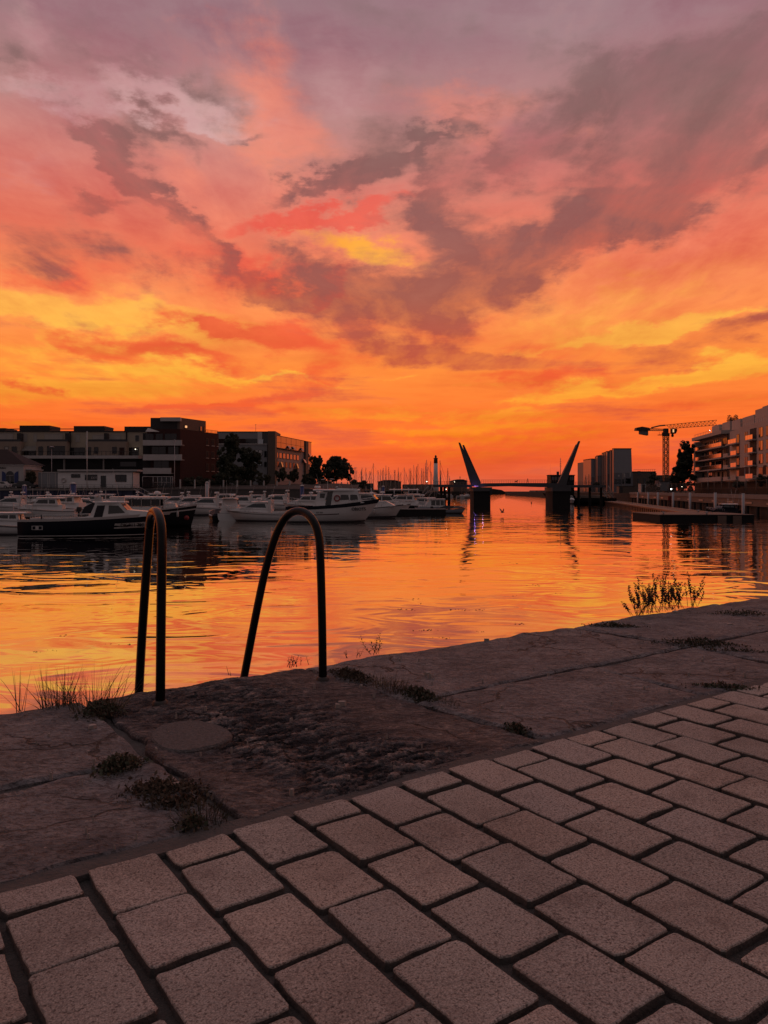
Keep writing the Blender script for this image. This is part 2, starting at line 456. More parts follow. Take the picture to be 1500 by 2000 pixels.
def old_stone(name, c0, c1, c2, flake=0.0):
    m = bpy.data.materials.new(name); m.use_nodes = True
    T = NT(m.node_tree); p = m.node_tree.nodes['Principled BSDF']
    tc = T.new('ShaderNodeTexCoord'); co = tc.outputs['Object']
    oi = T.new('ShaderNodeObjectInfo')
    co = T.v('ADD', co, T.v('SCALE', (5.0, 9.0, 2.0), scale=T.m('MULTIPLY', oi.outputs['Random'], 6.0)))
    big = T.noise(co, 2.3, 6, 0.62, 0.6)
    mid = T.noise(T.mapping(co, scale=(1.0, 1.8, 1)), 11, 6, 0.66, 0.8)
    fine = T.noise(co, 90, 4, 0.7)
    c = T.ramp(T.m('MULTIPLY_ADD', T.m('SUBTRACT', mid, 0.5), 0.7, big), [(0.28, c0), (0.5, c1), (0.72, c2)])
    c = T.mix(T.rng(fine, 0.36, 0.50, 0.65, 0.0), c, (c0[0]*0.4, c0[1]*0.4, c0[2]*0.4, 1))
    c = T.mix(T.rng(T.noise(T.mapping(co, scale=(1, 2.6, 1)), 42, 4, 0.65, 0.4), 0.33, 0.40, 0.75, 0.0), c, (0.022, 0.020, 0.021, 1))
    c = T.mix(T.rng(T.noise(co, 5, 5, 0.65, 0.8), 0.50, 0.66, 0.0, 0.55), c, (c0[0]*0.55, c0[1]*0.55, c0[2]*0.6, 1))
    pale = T.noise(co, 26, 2, 0.5)
    c = T.mix(T.rng(pale, 0.70, 0.74, 0.0, 0.7), c, (0.34, 0.28, 0.25, 1))
    # hair cracks
    cw = T.v('ADD', co, T.v('SCALE', T.v('SUBTRACT', T.noise(co, 3.5, 4, 0.6, color=True), (0.5, 0.5, 0.5)), scale=0.35))
    cr = T.voronoi(cw, 1.7, 'DISTANCE_TO_EDGE')
    cm = T.m('MULTIPLY', T.rng(cr, 0.004, 0.016, 1.0, 0.0), T.rng(T.noise(co, 1.4, 2, 0.5), 0.48, 0.60, 0.0, 1.0))
    c = T.mix(T.m('MULTIPLY', cm, 0.85), c, (0.02, 0.017, 0.016, 1))
    if flake:                                   # the hollows the flakes have left are coloured darker and bluer, the flakes themselves are paler
        at = T.new('ShaderNodeAttribute', attribute_name='relief'); rl = T.m('ADD', at.outputs['Fac'], T.m('MULTIPLY', T.m('SUBTRACT', mid, 0.5), 0.5))
        chip = T.noise(T.mapping(co, scale=(1.0, 2.0, 1)), 34, 4, 0.6, 0.6)
        rl = T.m('ADD', rl, T.m('MULTIPLY', T.m('SUBTRACT', chip, 0.5), 0.75))
        c = T.mix(1.0, c, T.ramp(rl, [(0.20, (0.10, 0.10, 0.125)), (0.40, (0.55, 0.54, 0.57)), (0.58, (1.0, 0.97, 0.95)), (0.80, (2.4, 2.05, 1.85))]), 'MULTIPLY')
    T.put(p.inputs['Base Color'], c)
    T.put(p.inputs['Roughness'], T.rng(mid, 0.3, 0.7, 0.85, 0.6))
    p.inputs['IOR'].default_value = 1.4
    pits = T.rng(T.noise(T.mapping(co, scale=(1, 2.2, 1)), 30, 5, 0.65, 0.5), 0.30, 0.46, -1.0, 0.0)
    h = T.m('ADD', T.m('MULTIPLY', pits, 0.5), T.m('MULTIPLY_ADD', fine, 0.22, T.m('MULTIPLY', mid, 0.9)))
    h = T.m('SUBTRACT', h, T.m('MULTIPLY', cm, 0.7))
    if flake:
        fl = T.noise(T.mapping(co, scale=(1.0, 2.2, 1)), 20, 7, 0.72, 1.2)
        q = T.m('DIVIDE', T.m('FLOOR', T.m('MULTIPLY', fl, 9.0)), 9.0)
        h = T.m('ADD', h, T.m('MULTIPLY', q, flake))
    T.put(p.inputs['Normal'], T.bump(h, 1.0, 0.020))
    return m

def water_mat():
    m = bpy.data.materials.new('harbour_water'); m.use_nodes = True
    T = NT(m.node_tree); m.node_tree.nodes.remove(m.node_tree.nodes['Principled BSDF'])
    out = m.node_tree.nodes['Material Output']
    tc = T.new('ShaderNodeTexCoord'); co = tc.outputs['Object']
    a = T.noise(T.mapping(co, rot=(0, 0, R(6)), scale=(0.62, 1.0, 1)), 0.60, 2, 0.42, 0.9, dim='2D')
    b = T.noise(T.mapping(co, rot=(0, 0, R(-8)), scale=(0.6, 1.0, 1)), 0.17, 2, 0.4, 0.3, dim='2D')
    c = T.noise(T.mapping(co, rot=(0, 0, R(3)), scale=(0.5, 1.0, 1)), 1.9, 2, 0.45, 0.5, dim='2D')
    gust = T.rng(T.noise(T.mapping(co, scale=(0.5, 1.0, 1)), 0.045, 3, 0.5, 0.5, dim='2D'), 0.35, 0.65, 0.25, 1.0, True)
    h = T.m('MULTIPLY_ADD', b, 0.07, T.m('MULTIPLY_ADD', c, T.m('MULTIPLY', gust, 0.0034), T.m('MULTIPLY', a, 0.027)))
    nrm = T.bump(h, 1.0, 0.80)
    lw = T.new('ShaderNodeLayerWeight'); lw.inputs['Blend'].default_value = 0.5
    T.put(lw.inputs['Normal'], nrm)
    fac = T.m('MULTIPLY_ADD', T.m('POWER', lw.outputs['Facing'], 1.5), 0.86, 0.12)
    g = T.new('ShaderNodeBsdfGlossy'); g.inputs['Roughness'].default_value = 0.02
    g.inputs['Color'].default_value = (1, 0.985, 0.96, 1); T.put(g.inputs['Normal'], nrm)
    d = T.new('ShaderNodeBsdfDiffuse'); d.inputs['Color'].default_value = (0.014, 0.012, 0.011, 1)
    mx = T.new('ShaderNodeMixShader')
    T.put(mx.inputs[0], fac); T.link(d.outputs[0], mx.inputs[1]); T.link(g.outputs[0], mx.inputs[2])
    T.link(mx.outputs[0], out.inputs[0])
    return m

# ------------------------------------------------------------------ water
b = MB(); b.add([(-3000, -40, 0), (3000, -40, 0), (3000, 7000, 0), (-3000, 7000, 0)], [(0, 1, 2, 3)])
water = tag(b.build('water', water_mat()), kind='structure')

# ------------------------------------------------------------------ the old quay: frame of its edge
TH = R(54.5)
Q = Vector((math.sin(TH), math.cos(TH), 0)); NQ = Vector((-math.cos(TH), math.sin(TH), 0))
def st(s, t, z=0.0):
    return Q * s + NQ * t + Vector((0, 0, QUAY + z))
def to_px(p):
    return (CX + F * p.x / p.y, HOR + F * (CZ - p.z) / p.y)

M_granite = granite()
M_slab = old_stone('worn_limestone', (0.092, 0.091, 0.096), (0.172, 0.165, 0.170), (0.245, 0.230, 0.228))
M_flaky = old_stone('flaking_stone', (0.068, 0.067, 0.072), (0.128, 0.122, 0.126), (0.20, 0.180, 0.172), flake=1.0)
M_mortar = mat('old_mortar', (0.108, 0.101, 0.100), 0.95, var=0.9, vscale=75, bump=0.016, bscale=80)
M_sand = mat('joint_sand', (0.060, 0.054, 0.050), 0.95, var=0.5, vscale=25, bump=0.012, bscale=90)
M_flank = mat('dark_granite_flank', (0.085, 0.076, 0.070), 0.95, var=0.5, vscale=40, bump=0.006, bscale=120)
M_wallstone = mat('quay_wall_stone', (0.09, 0.08, 0.075), 0.85, var=0.4, vscale=2, bump=0.03, bscale=6)

# quay: the wall and the core under the slabs
b = MB()
def strip(b, s0, s1, t0, t1, z0, z1):
    vs = [st(s, t, z) for z in (z0, z1) for (s, t) in ((s0, t0), (s1, t0), (s1, t1), (s0, t1))]
    b.add(vs, [(0,1,2,3), (7,6,5,4), (4,5,1,0), (5,6,2,1), (6,7,3,2), (7,4,0,3)])
strip(b, -14, 60, 2.20, 3.98, -3.6, -0.045)
quay = tag(b.build('quay', M_wallstone), kind='structure')
b = MB(); strip(b, -14, 60, -22, 2.22, -1.2, -0.022)
pavement = tag(b.build('pavement', M_sand), kind='structure')

def fbm(x, y, z=0.0, o=4):
    return mnoise.fractal(Vector((x, y, z)), 0.75, 2.1, o)

def slab(corners, res, seed, amp=0.006, outer=False, flaky=0.0, zoff=0.0, jag=0.012, mat_=None, name='stone_slab'):
    """A worn stone slab from four (s, t) corners: near-left, near-right, far-right, far-left."""
    A, B_, C, D = [Vector((*c, 0)) for c in corners]
    L = max((B_ - A).length, (C - D).length); W = max((D - A).length, (C - B_).length)
    nu, nv = max(4, int(L / res)), max(4, int(W / res))
    vs, fs, rel = [], [], []
    for j in range(nv + 1):
        for i in range(nu + 1):
            u, v = i / nu, j / nv
            p = (A * (1 - u) + B_ * u) * (1 - v) + (D * (1 - u) + C * u) * v
            s, t = p.x, p.y
            du, dv = min(u, 1 - u) * L, min(v, 1 - v) * W
            e = min(du, dv)
            k = max(0.0, 1 - e / 0.08)
            s += k * jag * mnoise.noise(Vector((s * 6 + seed, t * 6, 1.3))) * (1 if du < 0.08 else 0.3)
            t += k * jag * mnoise.noise(Vector((s * 6, t * 6 + seed, 7.7)))
            z = amp * fbm(s * 1.6 + seed, t * 1.6, 0.0, 5)
            rd = 0.018
            if e < rd: z -= 0.016 * (1 - math.sqrt(max(0.0, 1 - (1 - e / rd) ** 2))) * (0.7 + 0.6 * mnoise.noise(Vector((s * 9, t * 9, seed))))
            if outer and v > 0.5:
                ed = (1 - v) * W
                wr = 0.10 + 0.07 * mnoise.noise(Vector((s * 2.3, seed, 0)))
                if ed < wr:
                    z -= 0.085 * (1 - math.sqrt(max(0.0, 1 - (1 - ed / wr) ** 2)))
                if ed < 0.3:
                    t += 0.035 * fbm(s * 1.7, seed * 2.0, 0, 4) * (1 - ed / 0.3)
                    z += 0.010 * fbm(s * 5, t * 5, 3.0, 3) * (1 - ed / 0.3)
            if flaky:
                zone = max(0.0, min(1.0, 0.55 + 1.5 * mnoise.noise(Vector((s * 1.3, t * 1.3, 4.4)))))
                zone *= max(0.0, min(1.0, min(u, 1 - u) * 5 + 0.25)) * max(0.0, min(1.0, (1.02 - v) * 4))
                zone = zone * (1.0 if u < 0.62 else max(0.15, 1 - (u - 0.62) * 3.2))
                h = 0.7 * fbm(s * 6 + seed, t * 12, 2.0, 6) + 0.35 * mnoise.cell(Vector((s * 30 + 2 * mnoise.noise(Vector((s * 9, t * 9, 0))), t * 52 + 2 * mnoise.noise(Vector((s * 9, t * 9, 5))), 5.0))) - .1
                q = math.floor(h * 4.0) / 4.0
                dz = zone * (0.85 * q + 0.15 * h)
                z += flaky * dz - 0.12 * flaky * zone
                rl = 0.5 + 0.9 * dz
            else:
                rl = 0.5
            rel.append(rl)
            vs.append(st(s, t, z + zoff))
            if i and j:
                a = j * (nu + 1) + i
                fs.append((a - nu - 2, a - nu - 1, a, a - 1))
    # sides
    ring = [i for i in range(nu + 1)] + [j * (nu + 1) + nu for j in range(1, nv + 1)] + [nv * (nu + 1) + i for i in range(nu - 1, -1, -1)] + [j * (nu + 1) for j in range(nv - 1, 0, -1)]
    o = len(vs)
    for r in ring: vs.append(vs[r] - Vector((0, 0, 0.30 if outer else 0.16)))
    n = len(ring)
    for k in range(n): fs.append((ring[k], o + k, o + (k + 1) % n, ring[(k + 1) % n]))
    b = MB(); b.add([tuple(p) for p in vs], fs, 0, not flaky)
    ob = b.build(name, mat_ or M_slab, quay)
    if flaky:
        at = ob.data.attributes.new('relief', 'FLOAT', 'POINT')
        at.data.foreach_set('value', rel + [0.3] * (len(vs) - len(rel)))
    if not flaky: ob.data.set_sharp_from_angle(angle=R(40))
    return ob

TE, TJ, TB = 4.05, 3.02, 2.245
slab([(-0.62, TJ + .02), (1.00, TJ - .03), (0.99, TE), (-0.60, TE)], 0.016, 1.0, outer=True, amp=0.012)
slab([(-0.70, TB), (1.02, TB + .02), (1.00, TJ - .06), (-0.70, TJ - .015)], 0.016, 2.0, amp=0.012, jag=0.03)
slab([(1.045, TB), (2.39, TB), (2.235, TE), (1.03, TE)], 0.0062, 3.0, outer=True, flaky=0.022, amp=0.012, mat_=M_flaky, jag=0.04)
slab([(2.31, TJ + .018), (4.62, TJ + .012), (4.56, TE - .02), (2.26, TE)], 0.018, 4.0, outer=True, amp=0.010)
slab([(2.43, TB), (3.60, TB), (3.64, TJ - .02), (2.335, TJ - .02)], 0.018, 5.0, amp=0.007, zoff=0.004)
slab([(3.635, TB), (4.60, TB), (4.66, TJ - .02), (3.66, TJ - .02)], 0.020, 6.0, amp=0.010, zoff=-0.003, jag=0.03)
slab([(4.66, TJ + .01), (6.60, TJ + .01), (6.62, TE), (4.62, TE - .02)], 0.025, 7.0, outer=True, amp=0.010, zoff=0.004)
slab([(4.64, TB), (6.1, TB), (6.1, TJ - .02), (4.70, TJ - .02)], 0.025, 8.0, amp=0.008)
slab([(6.65, TJ + .01), (9.2, TJ + .01), (9.2, TE), (6.66, TE)], 0.04, 9.0, outer=True, amp=0.010)
slab([(6.14, TB), (8.2, TB), (8.2, TJ - .02), (6.14, TJ - .02)], 0.04, 10.0, amp=0.008)
slab([(-2.7, TJ + .02), (-0.64, TJ + .02), (-0.64, TE), (-2.7, TE)], 0.04, 11.0, outer=True)
slab([(-2.6, TB), (-0.73, TB), (-0.73, TJ - .02), (-2.6, TJ - .02)], 0.04, 12.0)
# the round mortar repair on the broken corner of the flaking slab
b = MB(); ring = []
cs, ct = 1.235, 3.12
top = [st(cs, ct, 0.014)]
for k in range(26):
    a = 2 * PI * k / 26
    rr = 0.152 * (1 + 0.30 * mnoise.noise(Vector((math.cos(a) * .8, math.sin(a) * .8, 0.5))) + .03 * mnoise.noise(Vector((a * 2, 0, 0))))
    ring.append((rr * 1.12 * math.cos(a), rr * 1.45 * math.sin(a)))
vs = [st(cs, ct, 0.013)] + [st(cs + x * .96, ct + y * .96, 0.012 + .002 * mnoise.noise(Vector((x * 9, y * 9, 0)))) for x, y in ring] + [st(cs + x, ct + y, 0.004) for x, y in ring] + [st(cs + x * 1.02, ct + y * 1.02, -0.05) for x, y in ring]
n = 26
fs = [(0, 1 + k, 1 + (k + 1) % n) for k in range(n)] + [(1 + r * n + k, 1 + (r + 1) * n + k, 1 + (r + 1) * n + (k + 1) % n, 1 + r * n + (k + 1) % n) for r in (0, 1) for k in range(n)]
b.add(vs, fs, 0, False)
b.build('mortar_patch', M_mortar, quay)
# dirt and mortar in the joints between slabs
b = MB()
strip(b, -3, 9.3, TJ - 0.05, TJ + 0.05, -0.2, -0.022)
strip(b, -3, 9.3, TB - 0.055, TB + 0.03, -0.2, -0.004)
strip(b, 0.96, 1.08, TB, TE - 0.1, -0.2, -0.028)
b.build('joint_filling', mat('joint_mortar', (0.085, 0.077, 0.073), 0.95, var=0.5, vscale=18, bump=0.012, bscale=70), quay)

# ------------------------------------------------------------------ granite pavers
def paver_mesh(L, W, seed):
    rnd = random.Random(seed)
    pts = []
    c = 0.007
    def side(a, b_, n):
        for k in range(n):
            u = (k + 0.5) / n
            pts.append((a[0] + (b_[0] - a[0]) * u, a[1] + (b_[1] - a[1]) * u))
    P4 = [(-W/2, -L/2), (W/2, -L/2), (W/2, L/2), (-W/2, L/2)]
    for k in range(4):
        a, d = P4[k], P4[(k + 1) % 4]
        ln = math.hypot(d[0]-a[0], d[1]-a[1])
        ux, uy = (d[0]-a[0]) / ln, (d[1]-a[1]) / ln
        pts.append((a[0] + ux * c, a[1] + uy * c))
        side((a[0] + ux * c, a[1] + uy * c), (d[0] - ux * c, d[1] - uy * c), max(3, int(ln / 0.042)))
        pts.append((d[0] - ux * c, d[1] - uy * c))
    ph = [rnd.uniform(0, 6.3) for _ in range(4)]
    pts = [(x * (1 + .004 * math.sin(y * 40 + ph[0])) + rnd.gauss(0, 0.0013), y * (1 + .004 * math.sin(x * 45 + ph[1])) + rnd.gauss(0, 0.0013)) for x, y in pts]
    if rnd.random() < .5:                       # a chipped corner
        kx, ky = rnd.choice(P4); pts = [(x - (kx * .05 if math.hypot(x - kx, y - ky) < .022 else 0), y - (ky * .04 if math.hypot(x - kx, y - ky) < .022 else 0)) for x, y in pts]
    n = len(pts)
    vs, fs = [], []
    for (inset, z) in ((-0.003, -0.075), (0.0, -0.0045), (0.0012, -0.0015), (0.004, 0.0)):
        for x, y in pts:
            k = 1 - inset / max(0.03, math.hypot(x, y))
            vs.append((x * k, y * k, z + (rnd.gauss(0, 0.0004) if z > -0.05 else 0)))
    for r in range(3):
        for k in range(n): fs.append((r*n+k, r*n+(k+1)%n, (r+1)*n+(k+1)%n, (r+1)*n+k))
    fs.append(tuple(3*n + k for k in range(n)))
    b = MB(); b.add(vs, fs, 0, False)
    for k in range(n): b.mi[k] = 1              # the flanks in the joint get a darker granite, for crisp dark edges
    return b.mesh('paver', [M_granite, M_flank])

PITCH_S, S0 = 0.2185, 0.545
PITCH_T = 0.2805
PL, PW = 0.2605, 0.1925
full = [paver_mesh(PL, PW, 100 + k) for k in range(9)]
halfm = [paver_mesh(0.118, PW, 200 + k) for k in range(4)]
edge = [paver_mesh(0.262, PW, 300 + k) for k in range(3)]
rnd = random.Random(5)
spots = []
for r in range(-16, 46):
    sc = S0 + PITCH_S * (r + 0.5)
    odd = r % 2
    t = 2.205
    seq = []
    if odd:
        seq.append(('h', t - 0.059)); t -= 0.118 + 0.022
    while t > -3.0:
        seq.append(('f', t - PL / 2)); t -= PITCH_T
    for kind, tc_ in seq:
        spots.append((kind, sc, tc_))
near, rest = [], []
for kind, s, t in spots:
    p = st(s, t)
    if p.y > 0.4:
        x, y = to_px(p)
        if -150 < x < 1680 and y < 2190 and y > 1200: near.append((y, kind, s, t)); continue
    rest.append((kind, s, t))
near.sort(reverse=True)
rest += [q[1:] for q in near[300:]]
def paver_M(s, t):
    return Matrix.Translation(st(s + rnd.gauss(0, .0022), t + rnd.gauss(0, .003), rnd.gauss(0, 0.0022))) @ Matrix.Rotation(-TH + PI / 2 + rnd.gauss(0, R(0.55)), 4, 'Z') @ Matrix.Rotation(rnd.gauss(0, R(0.6)), 4, 'X') @ Matrix.Rotation(rnd.gauss(0, R(0.6)), 4, 'Y')
# local x of a paver runs along the quay, local y towards the water
for _, kind, s, t in near[:300]:
    o = link('paver', rnd.choice(halfm if kind == 'h' else full), pavement)
    o.matrix_world = paver_M(s, t)
bm = bmesh.new()
for kind, s, t in rest:
    if s < -2.2 or s > 9: continue
    k = len(bm.verts)
    bm.from_mesh(rnd.choice(halfm if kind == 'h' else full))
    bm.verts.ensure_lookup_table()
    bmesh.ops.transform(bm, matrix=paver_M(s, t), verts=bm.verts[k:])
me = bpy.data.meshes.new('pavers_beyond'); bm.to_mesh(me); bm.free(); me.materials.append(M_granite); me.materials.append(M_flank)
tag(link('paver_field', me, pavement), kind='stuff')

# ------------------------------------------------------------------ ladder over the edge of the quay
M_pipe = mat('black_painted_steel', (0.005, 0.0045, 0.0045), 0.24, var=0.3, vscale=30, bump=0.0012, bscale=60, ior=1.33)
M_rustpipe = mat('wet_steel', (0.03, 0.025, 0.022), 0.6)

def ray_t(x, y, t):
    """The place seen at (x, y) on the upright plane that runs along the quay at the distance t."""
    d = Vector(((x - CX) / F, 1.0, -(y - HOR) / F))
    k = t / d.dot(NQ)
    return Vector((0, 0, CZ)) + d * k

def smooth_path(pts, n=6):
    """Catmull-Rom through pts."""
    P = [pts[0] * 2 - pts[1]] + pts + [pts[-1] * 2 - pts[-2]]
    out = []
    for i in range(1, len(P) - 2):
        for k in range(n):
            u = k / n
            a, b_, c, d = P[i-1], P[i], P[i+1], P[i+2]
            out.append(0.5 * ((2*b_) + (c-a)*u + (2*a-5*b_+4*c-d)*u*u + (3*b_-a-3*c+d)*u**3))
    out.append(P[-2])
    return out

ladder = empty('quay_ladder', st(1.75, 3.9), 0, 'black steel ladder with two hooped handrails over the stone quay edge', 'ladder')
def rail(keys, foot_s):
    p = [ray_t(*k) for k in keys]
    base = p[0].copy(); base.z = QUAY - 0.05
    low = p[-1]
    tail = [low + (low - p[-2]).normalized() * 0.12, Vector((low.x, low.y, 1.2)) + NQ * 0.05, Vector((low.x, low.y, -0.6)) + NQ * 0.06]
    path = [base] + smooth_path(p, 7) + tail
    b = MB(); b.tube(path, 0.0232, 14)
    o = b.build('handrail', M_pipe, ladder)
    o.location = -ladder.location
    # collar of grout where the pipe enters the stone
    b = MB(); c = Vector((base.x, base.y, QUAY))
    b.tube([c + Vector((0, 0, -0.03)), c + Vector((0, 0, 0.012)), c + Vector((0, 0, 0.018))], [0.042, 0.036, 0.024], 12)
    f = b.build('foot', M_rustpipe, o)
    return tail[-2], tail[-1]
L1 = rail([(313, 1378, 3.71), (314.5, 1220, 3.71), (316, 1090, 3.71), (316, 1046, 3.725), (313.5, 1019, 3.765), (308, 1003, 3.83), (301.5, 999, 3.90), (296, 1006, 3.965), (293, 1024, 4.005), (290.5, 1052, 4.025), (279, 1215, 4.06), (271.5, 1350, 4.10)], 1.3)
L2 = rail([(630.5, 1327, 3.66), (629, 1210, 3.66), (625.5, 1085, 3.665), (621.5, 1043, 3.68), (611.5, 1017, 3.72), (596, 1001.5, 3.79), (577, 999, 3.86), (560, 1009, 3.92), (546, 1030, 3.96), (533, 1063, 3.99), (517, 1120, 4.03), (498, 1210, 4.06), (478, 1316, 4.10)], 2.2)
for k in range(7):
    u = k / 6
    a = L1[0].lerp(L1[1], u); c = L2[0].lerp(L2[1], u)
    b = MB(); b.tube([a, c], 0.014, 8)
    o = b.build('rung', M_rustpipe, ladder); o.location = -ladder.location

# ------------------------------------------------------------------ weeds and grasses in the joints
M_blade = mat('dry_grass', (0.17, 0.13, 0.075), 0.8, randv=0.2)
M_green = mat('dark_leaf', (0.045, 0.050, 0.026), 0.75, randv=0.25)
M_stem = mat('weed_stem', (0.060, 0.042, 0.028), 0.8)
M_dry = mat('dead_weed', (0.085, 0.060, 0.040), 0.9, randv=0.2)

def blade(b, root, d, L, w, droop, rnd, mi=0, n=4):
    d = d.normalized(); side = d.cross(Vector((0, 0, 1)))
    if side.length < 1e-3: side = Vector((1, 0, 0))
    side = (Matrix.Rotation(rnd.uniform(0, PI), 3, d) @ side.normalized())
    vs = []
    p = Vector(root); h = Vector((d.x, d.y, 0))
    for i in range(n + 1):
        u = i / n
        ww = w * (1 - u) ** 0.7 * 0.5
        vs += [p - side * ww, p + side * ww]
        dd = (d + h * droop * u * 1.6 - Vector((0, 0, droop * u * u * 1.2))).normalized()
        p = p + dd * (L / n)
    fs = [(2*i, 2*i+1, 2*i+3, 2*i+2) for i in range(n)]
    b.add(vs, fs, mi, False)

def tuft(name, s, t, n, hgt, spread, label, seed, lean=(0, 0), base_r=0.06, rs=None, mats=None, group=None, w=0.0035):
    rnd = random.Random(seed)
    b = MB()
    for k in range(n):
        a = rnd.uniform(0, 2 * PI); rr = base_r * math.sqrt(rnd.random())
        sx, tx = rr * math.cos(a), rr * math.sin(a)
        if rs: sx *= rs[0]; tx *= rs[1]
        root = Q * sx + NQ * tx
        tilt = abs(rnd.gauss(0, spread))
        a2 = a + rnd.gauss(0, 0.7)
        d = Vector((math.sin(tilt) * math.cos(a2) + lean[0], math.sin(tilt) * math.sin(a2) + lean[1], math.cos(tilt)))
        L = hgt * rnd.uniform(0.35, 1.0)
        blade(b, root - Vector((0, 0, 0.02)), d, L, w * rnd.uniform(0.6, 1.3), rnd.uniform(0.0, 0.5), rnd, 0 if rnd.random() < 0.6 else 1)
    o = b.build(name, mats or [M_blade, M_green], None, st(s, t, -0.005))
    return tag(o, label, 'grass', group)

def mat_of_weeds(s, t, ls, lt, rot, n, hgt, label, seed, leaf=0.012, mats=None):
    """A low cushion of small leaves and stalks that fills a stretch of joint."""
    rnd = random.Random(seed); b = MB()
    for k in range(n):
        u, v = rnd.gauss(0, 0.5), rnd.gauss(0, 0.5)
        cr, sr = math.cos(rot), math.sin(rot)
        sx, tx = u * ls * cr - v * lt * sr, u * ls * sr + v * lt * cr
        h = hgt * math.exp(-(u * u + v * v) * 1.1) * rnd.uniform(0.15, 1.0)
        p = Q * sx + NQ * tx + Vector((0, 0, h))
        d = Vector((rnd.gauss(0, 1), rnd.gauss(0, 1), rnd.uniform(0.0, 1.2))).normalized()
        e = d.orthogonal().normalized(); e = Matrix.Rotation(rnd.uniform(0, 6.3), 3, d) @ e
        L = leaf * rnd.uniform(0.6, 1.9); w = L * rnd.uniform(0.18, 0.42)
        f = d.cross(e)
        b.add([p, p + e * L * 0.5 + f * w, p + e * L, p + e * L * 0.5 - f * w], [(0, 1, 2, 3)], 0 if rnd.random() < 0.6 else 1)
        if k % 9 == 0:
            blade(b, Q * sx + NQ * tx - Vector((0, 0, 0.01)), Vector((rnd.gauss(0, .6), rnd.gauss(0, .6), 1)), hgt * rnd.uniform(0.8, 1.9), 0.0022, 0.5, rnd, 1)
    o = b.build('weed_patch', mats or [M_green, M_dry], None, st(s, t, -0.004))
    return tag(o, label, 'weeds', 'weeds growing in the joints of the quay stones', 'stuff')

def g_st(x, y):
    p = gp(x, y, QUAY); return (p.dot(Q), p.dot(NQ))

s, t = g_st(110, 1375); tuft('grass_tuft', s, t - .02, 120, 0.25, 0.34, 'upright spiky grass tuft on the stone edge, farther left of two big tufts', 1, base_r=0.075, group='grass tufts at the quay edge')
s, t = g_st(188, 1385); tuft('grass_tuft', s, t, 150, 0.28, 0.50, 'widest grass tuft, sprawling over the joint left of the ladder', 2, base_r=0.11, rs=(1, 1.1), group='grass tufts at the quay edge')
s, t = g_st(44, 1381); tuft('grass_tuft', s, t, 9, 0.25, 0.35, 'few thin dry stalks alone on the stone edge beside the spiky tuft', 3, base_r=0.03, group='grass tufts at the quay edge', w=0.0042)
s, t = g_st(760, 1345); tuft('grass_tuft', s, t, 280, 0.125, 0.55, 'low dry grass in the joint right of the ladder', 4, base_r=0.13, rs=(0.5, 1.0), mats=[M_dry, M_blade], w=0.003)
s, t = g_st(870, 1374); tuft('grass_tuft', s, t, 150, 0.08, 0.6, 'small pale dry grass tuft lower down the same joint as the low dry grass', 5, base_r=0.09, rs=(0.4, 1.2), mats=[M_dry, M_blade], w=0.003)
s, t = g_st(395, 1600); tuft('grass_tuft', s, t, 260, 0.095, 0.62, 'short thick grass tuft where the joint meets the pavers', 6, base_r=0.075, mats=[M_dry, M_green], w=0.003)
s, t = g_st(232, 1500); mat_of_weeds(s, t, 0.085, 0.06, 0.4, 1000, 0.055, 'dark bushy weed left of the round mortar patch', 11)
s, t = g_st(195, 1395); mat_of_weeds(s, t, 0.10, 0.09, 0.4, 600, 0.075, 'dark weed under the sprawling grass tuft', 12)
s, t = g_st(320, 1545); mat_of_weeds(s, t, 0.10, 0.13, 0.9, 1300, 0.026, 'flat dead weeds and litter below the round mortar patch', 13, mats=[M_dry, M_stem])
s, t = g_st(345, 1570); mat_of_weeds(s, t, 0.06, 0.10, 0.9, 700, 0.026, 'flat dead weeds in the joint just above the short thick grass', 131, mats=[M_dry, M_stem])
s, t = g_st(375, 1612); mat_of_weeds(s, t, 0.05, 0.04, 0.9, 300, 0.04, 'dark weed at the foot of the short thick grass', 14)
s, t = g_st(690, 1323); mat_of_weeds(s, t, 0.07, 0.18, 0.0, 1100, 0.045, 'reddish creeping weed at the foot of the splayed handrail', 15, mats=[M_stem, M_dry])
s, t = g_st(820, 1360); mat_of_weeds(s, t, 0.06, 0.13, 0.0, 900, 0.045, 'dark weed between the two dry grass tufts of the middle joint', 16)
s, t = g_st(1008, 1426); mat_of_weeds(s, t, 0.05, 0.06, 0.0, 260, 0.03, 'small weed where the middle joint ends at the pavers', 17)
s, t = g_st(1200, 1224); mat_of_weeds(s, t, 0.20, 0.05, -0.9, 600, 0.035, 'dark weed near the water edge below the flowering bush', 18)
s, t = g_st(1365, 1258); mat_of_weeds(s, t, 0.25, 0.09, -0.85, 900, 0.045, 'largest dark weed cushion in the long joint near the far slab', 19)
s, t = g_st(1450, 1272); mat_of_weeds(s, t, 0.30, 0.03, -0.95, 300, 0.02, 'thin trail of weeds running on from the largest cushion', 20)
s, t = g_st(1450, 1202); mat_of_weeds(s, t, 0.28, 0.09, -0.75, 600, 0.05, 'weed on the water edge to the right of the flowering bush', 21)
s, t = g_st(1415, 1343); mat_of_weeds(s, t, 0.16, 0.05, -0.9, 500, 0.025, 'dark weed between the far inner slab and the pavers', 22)

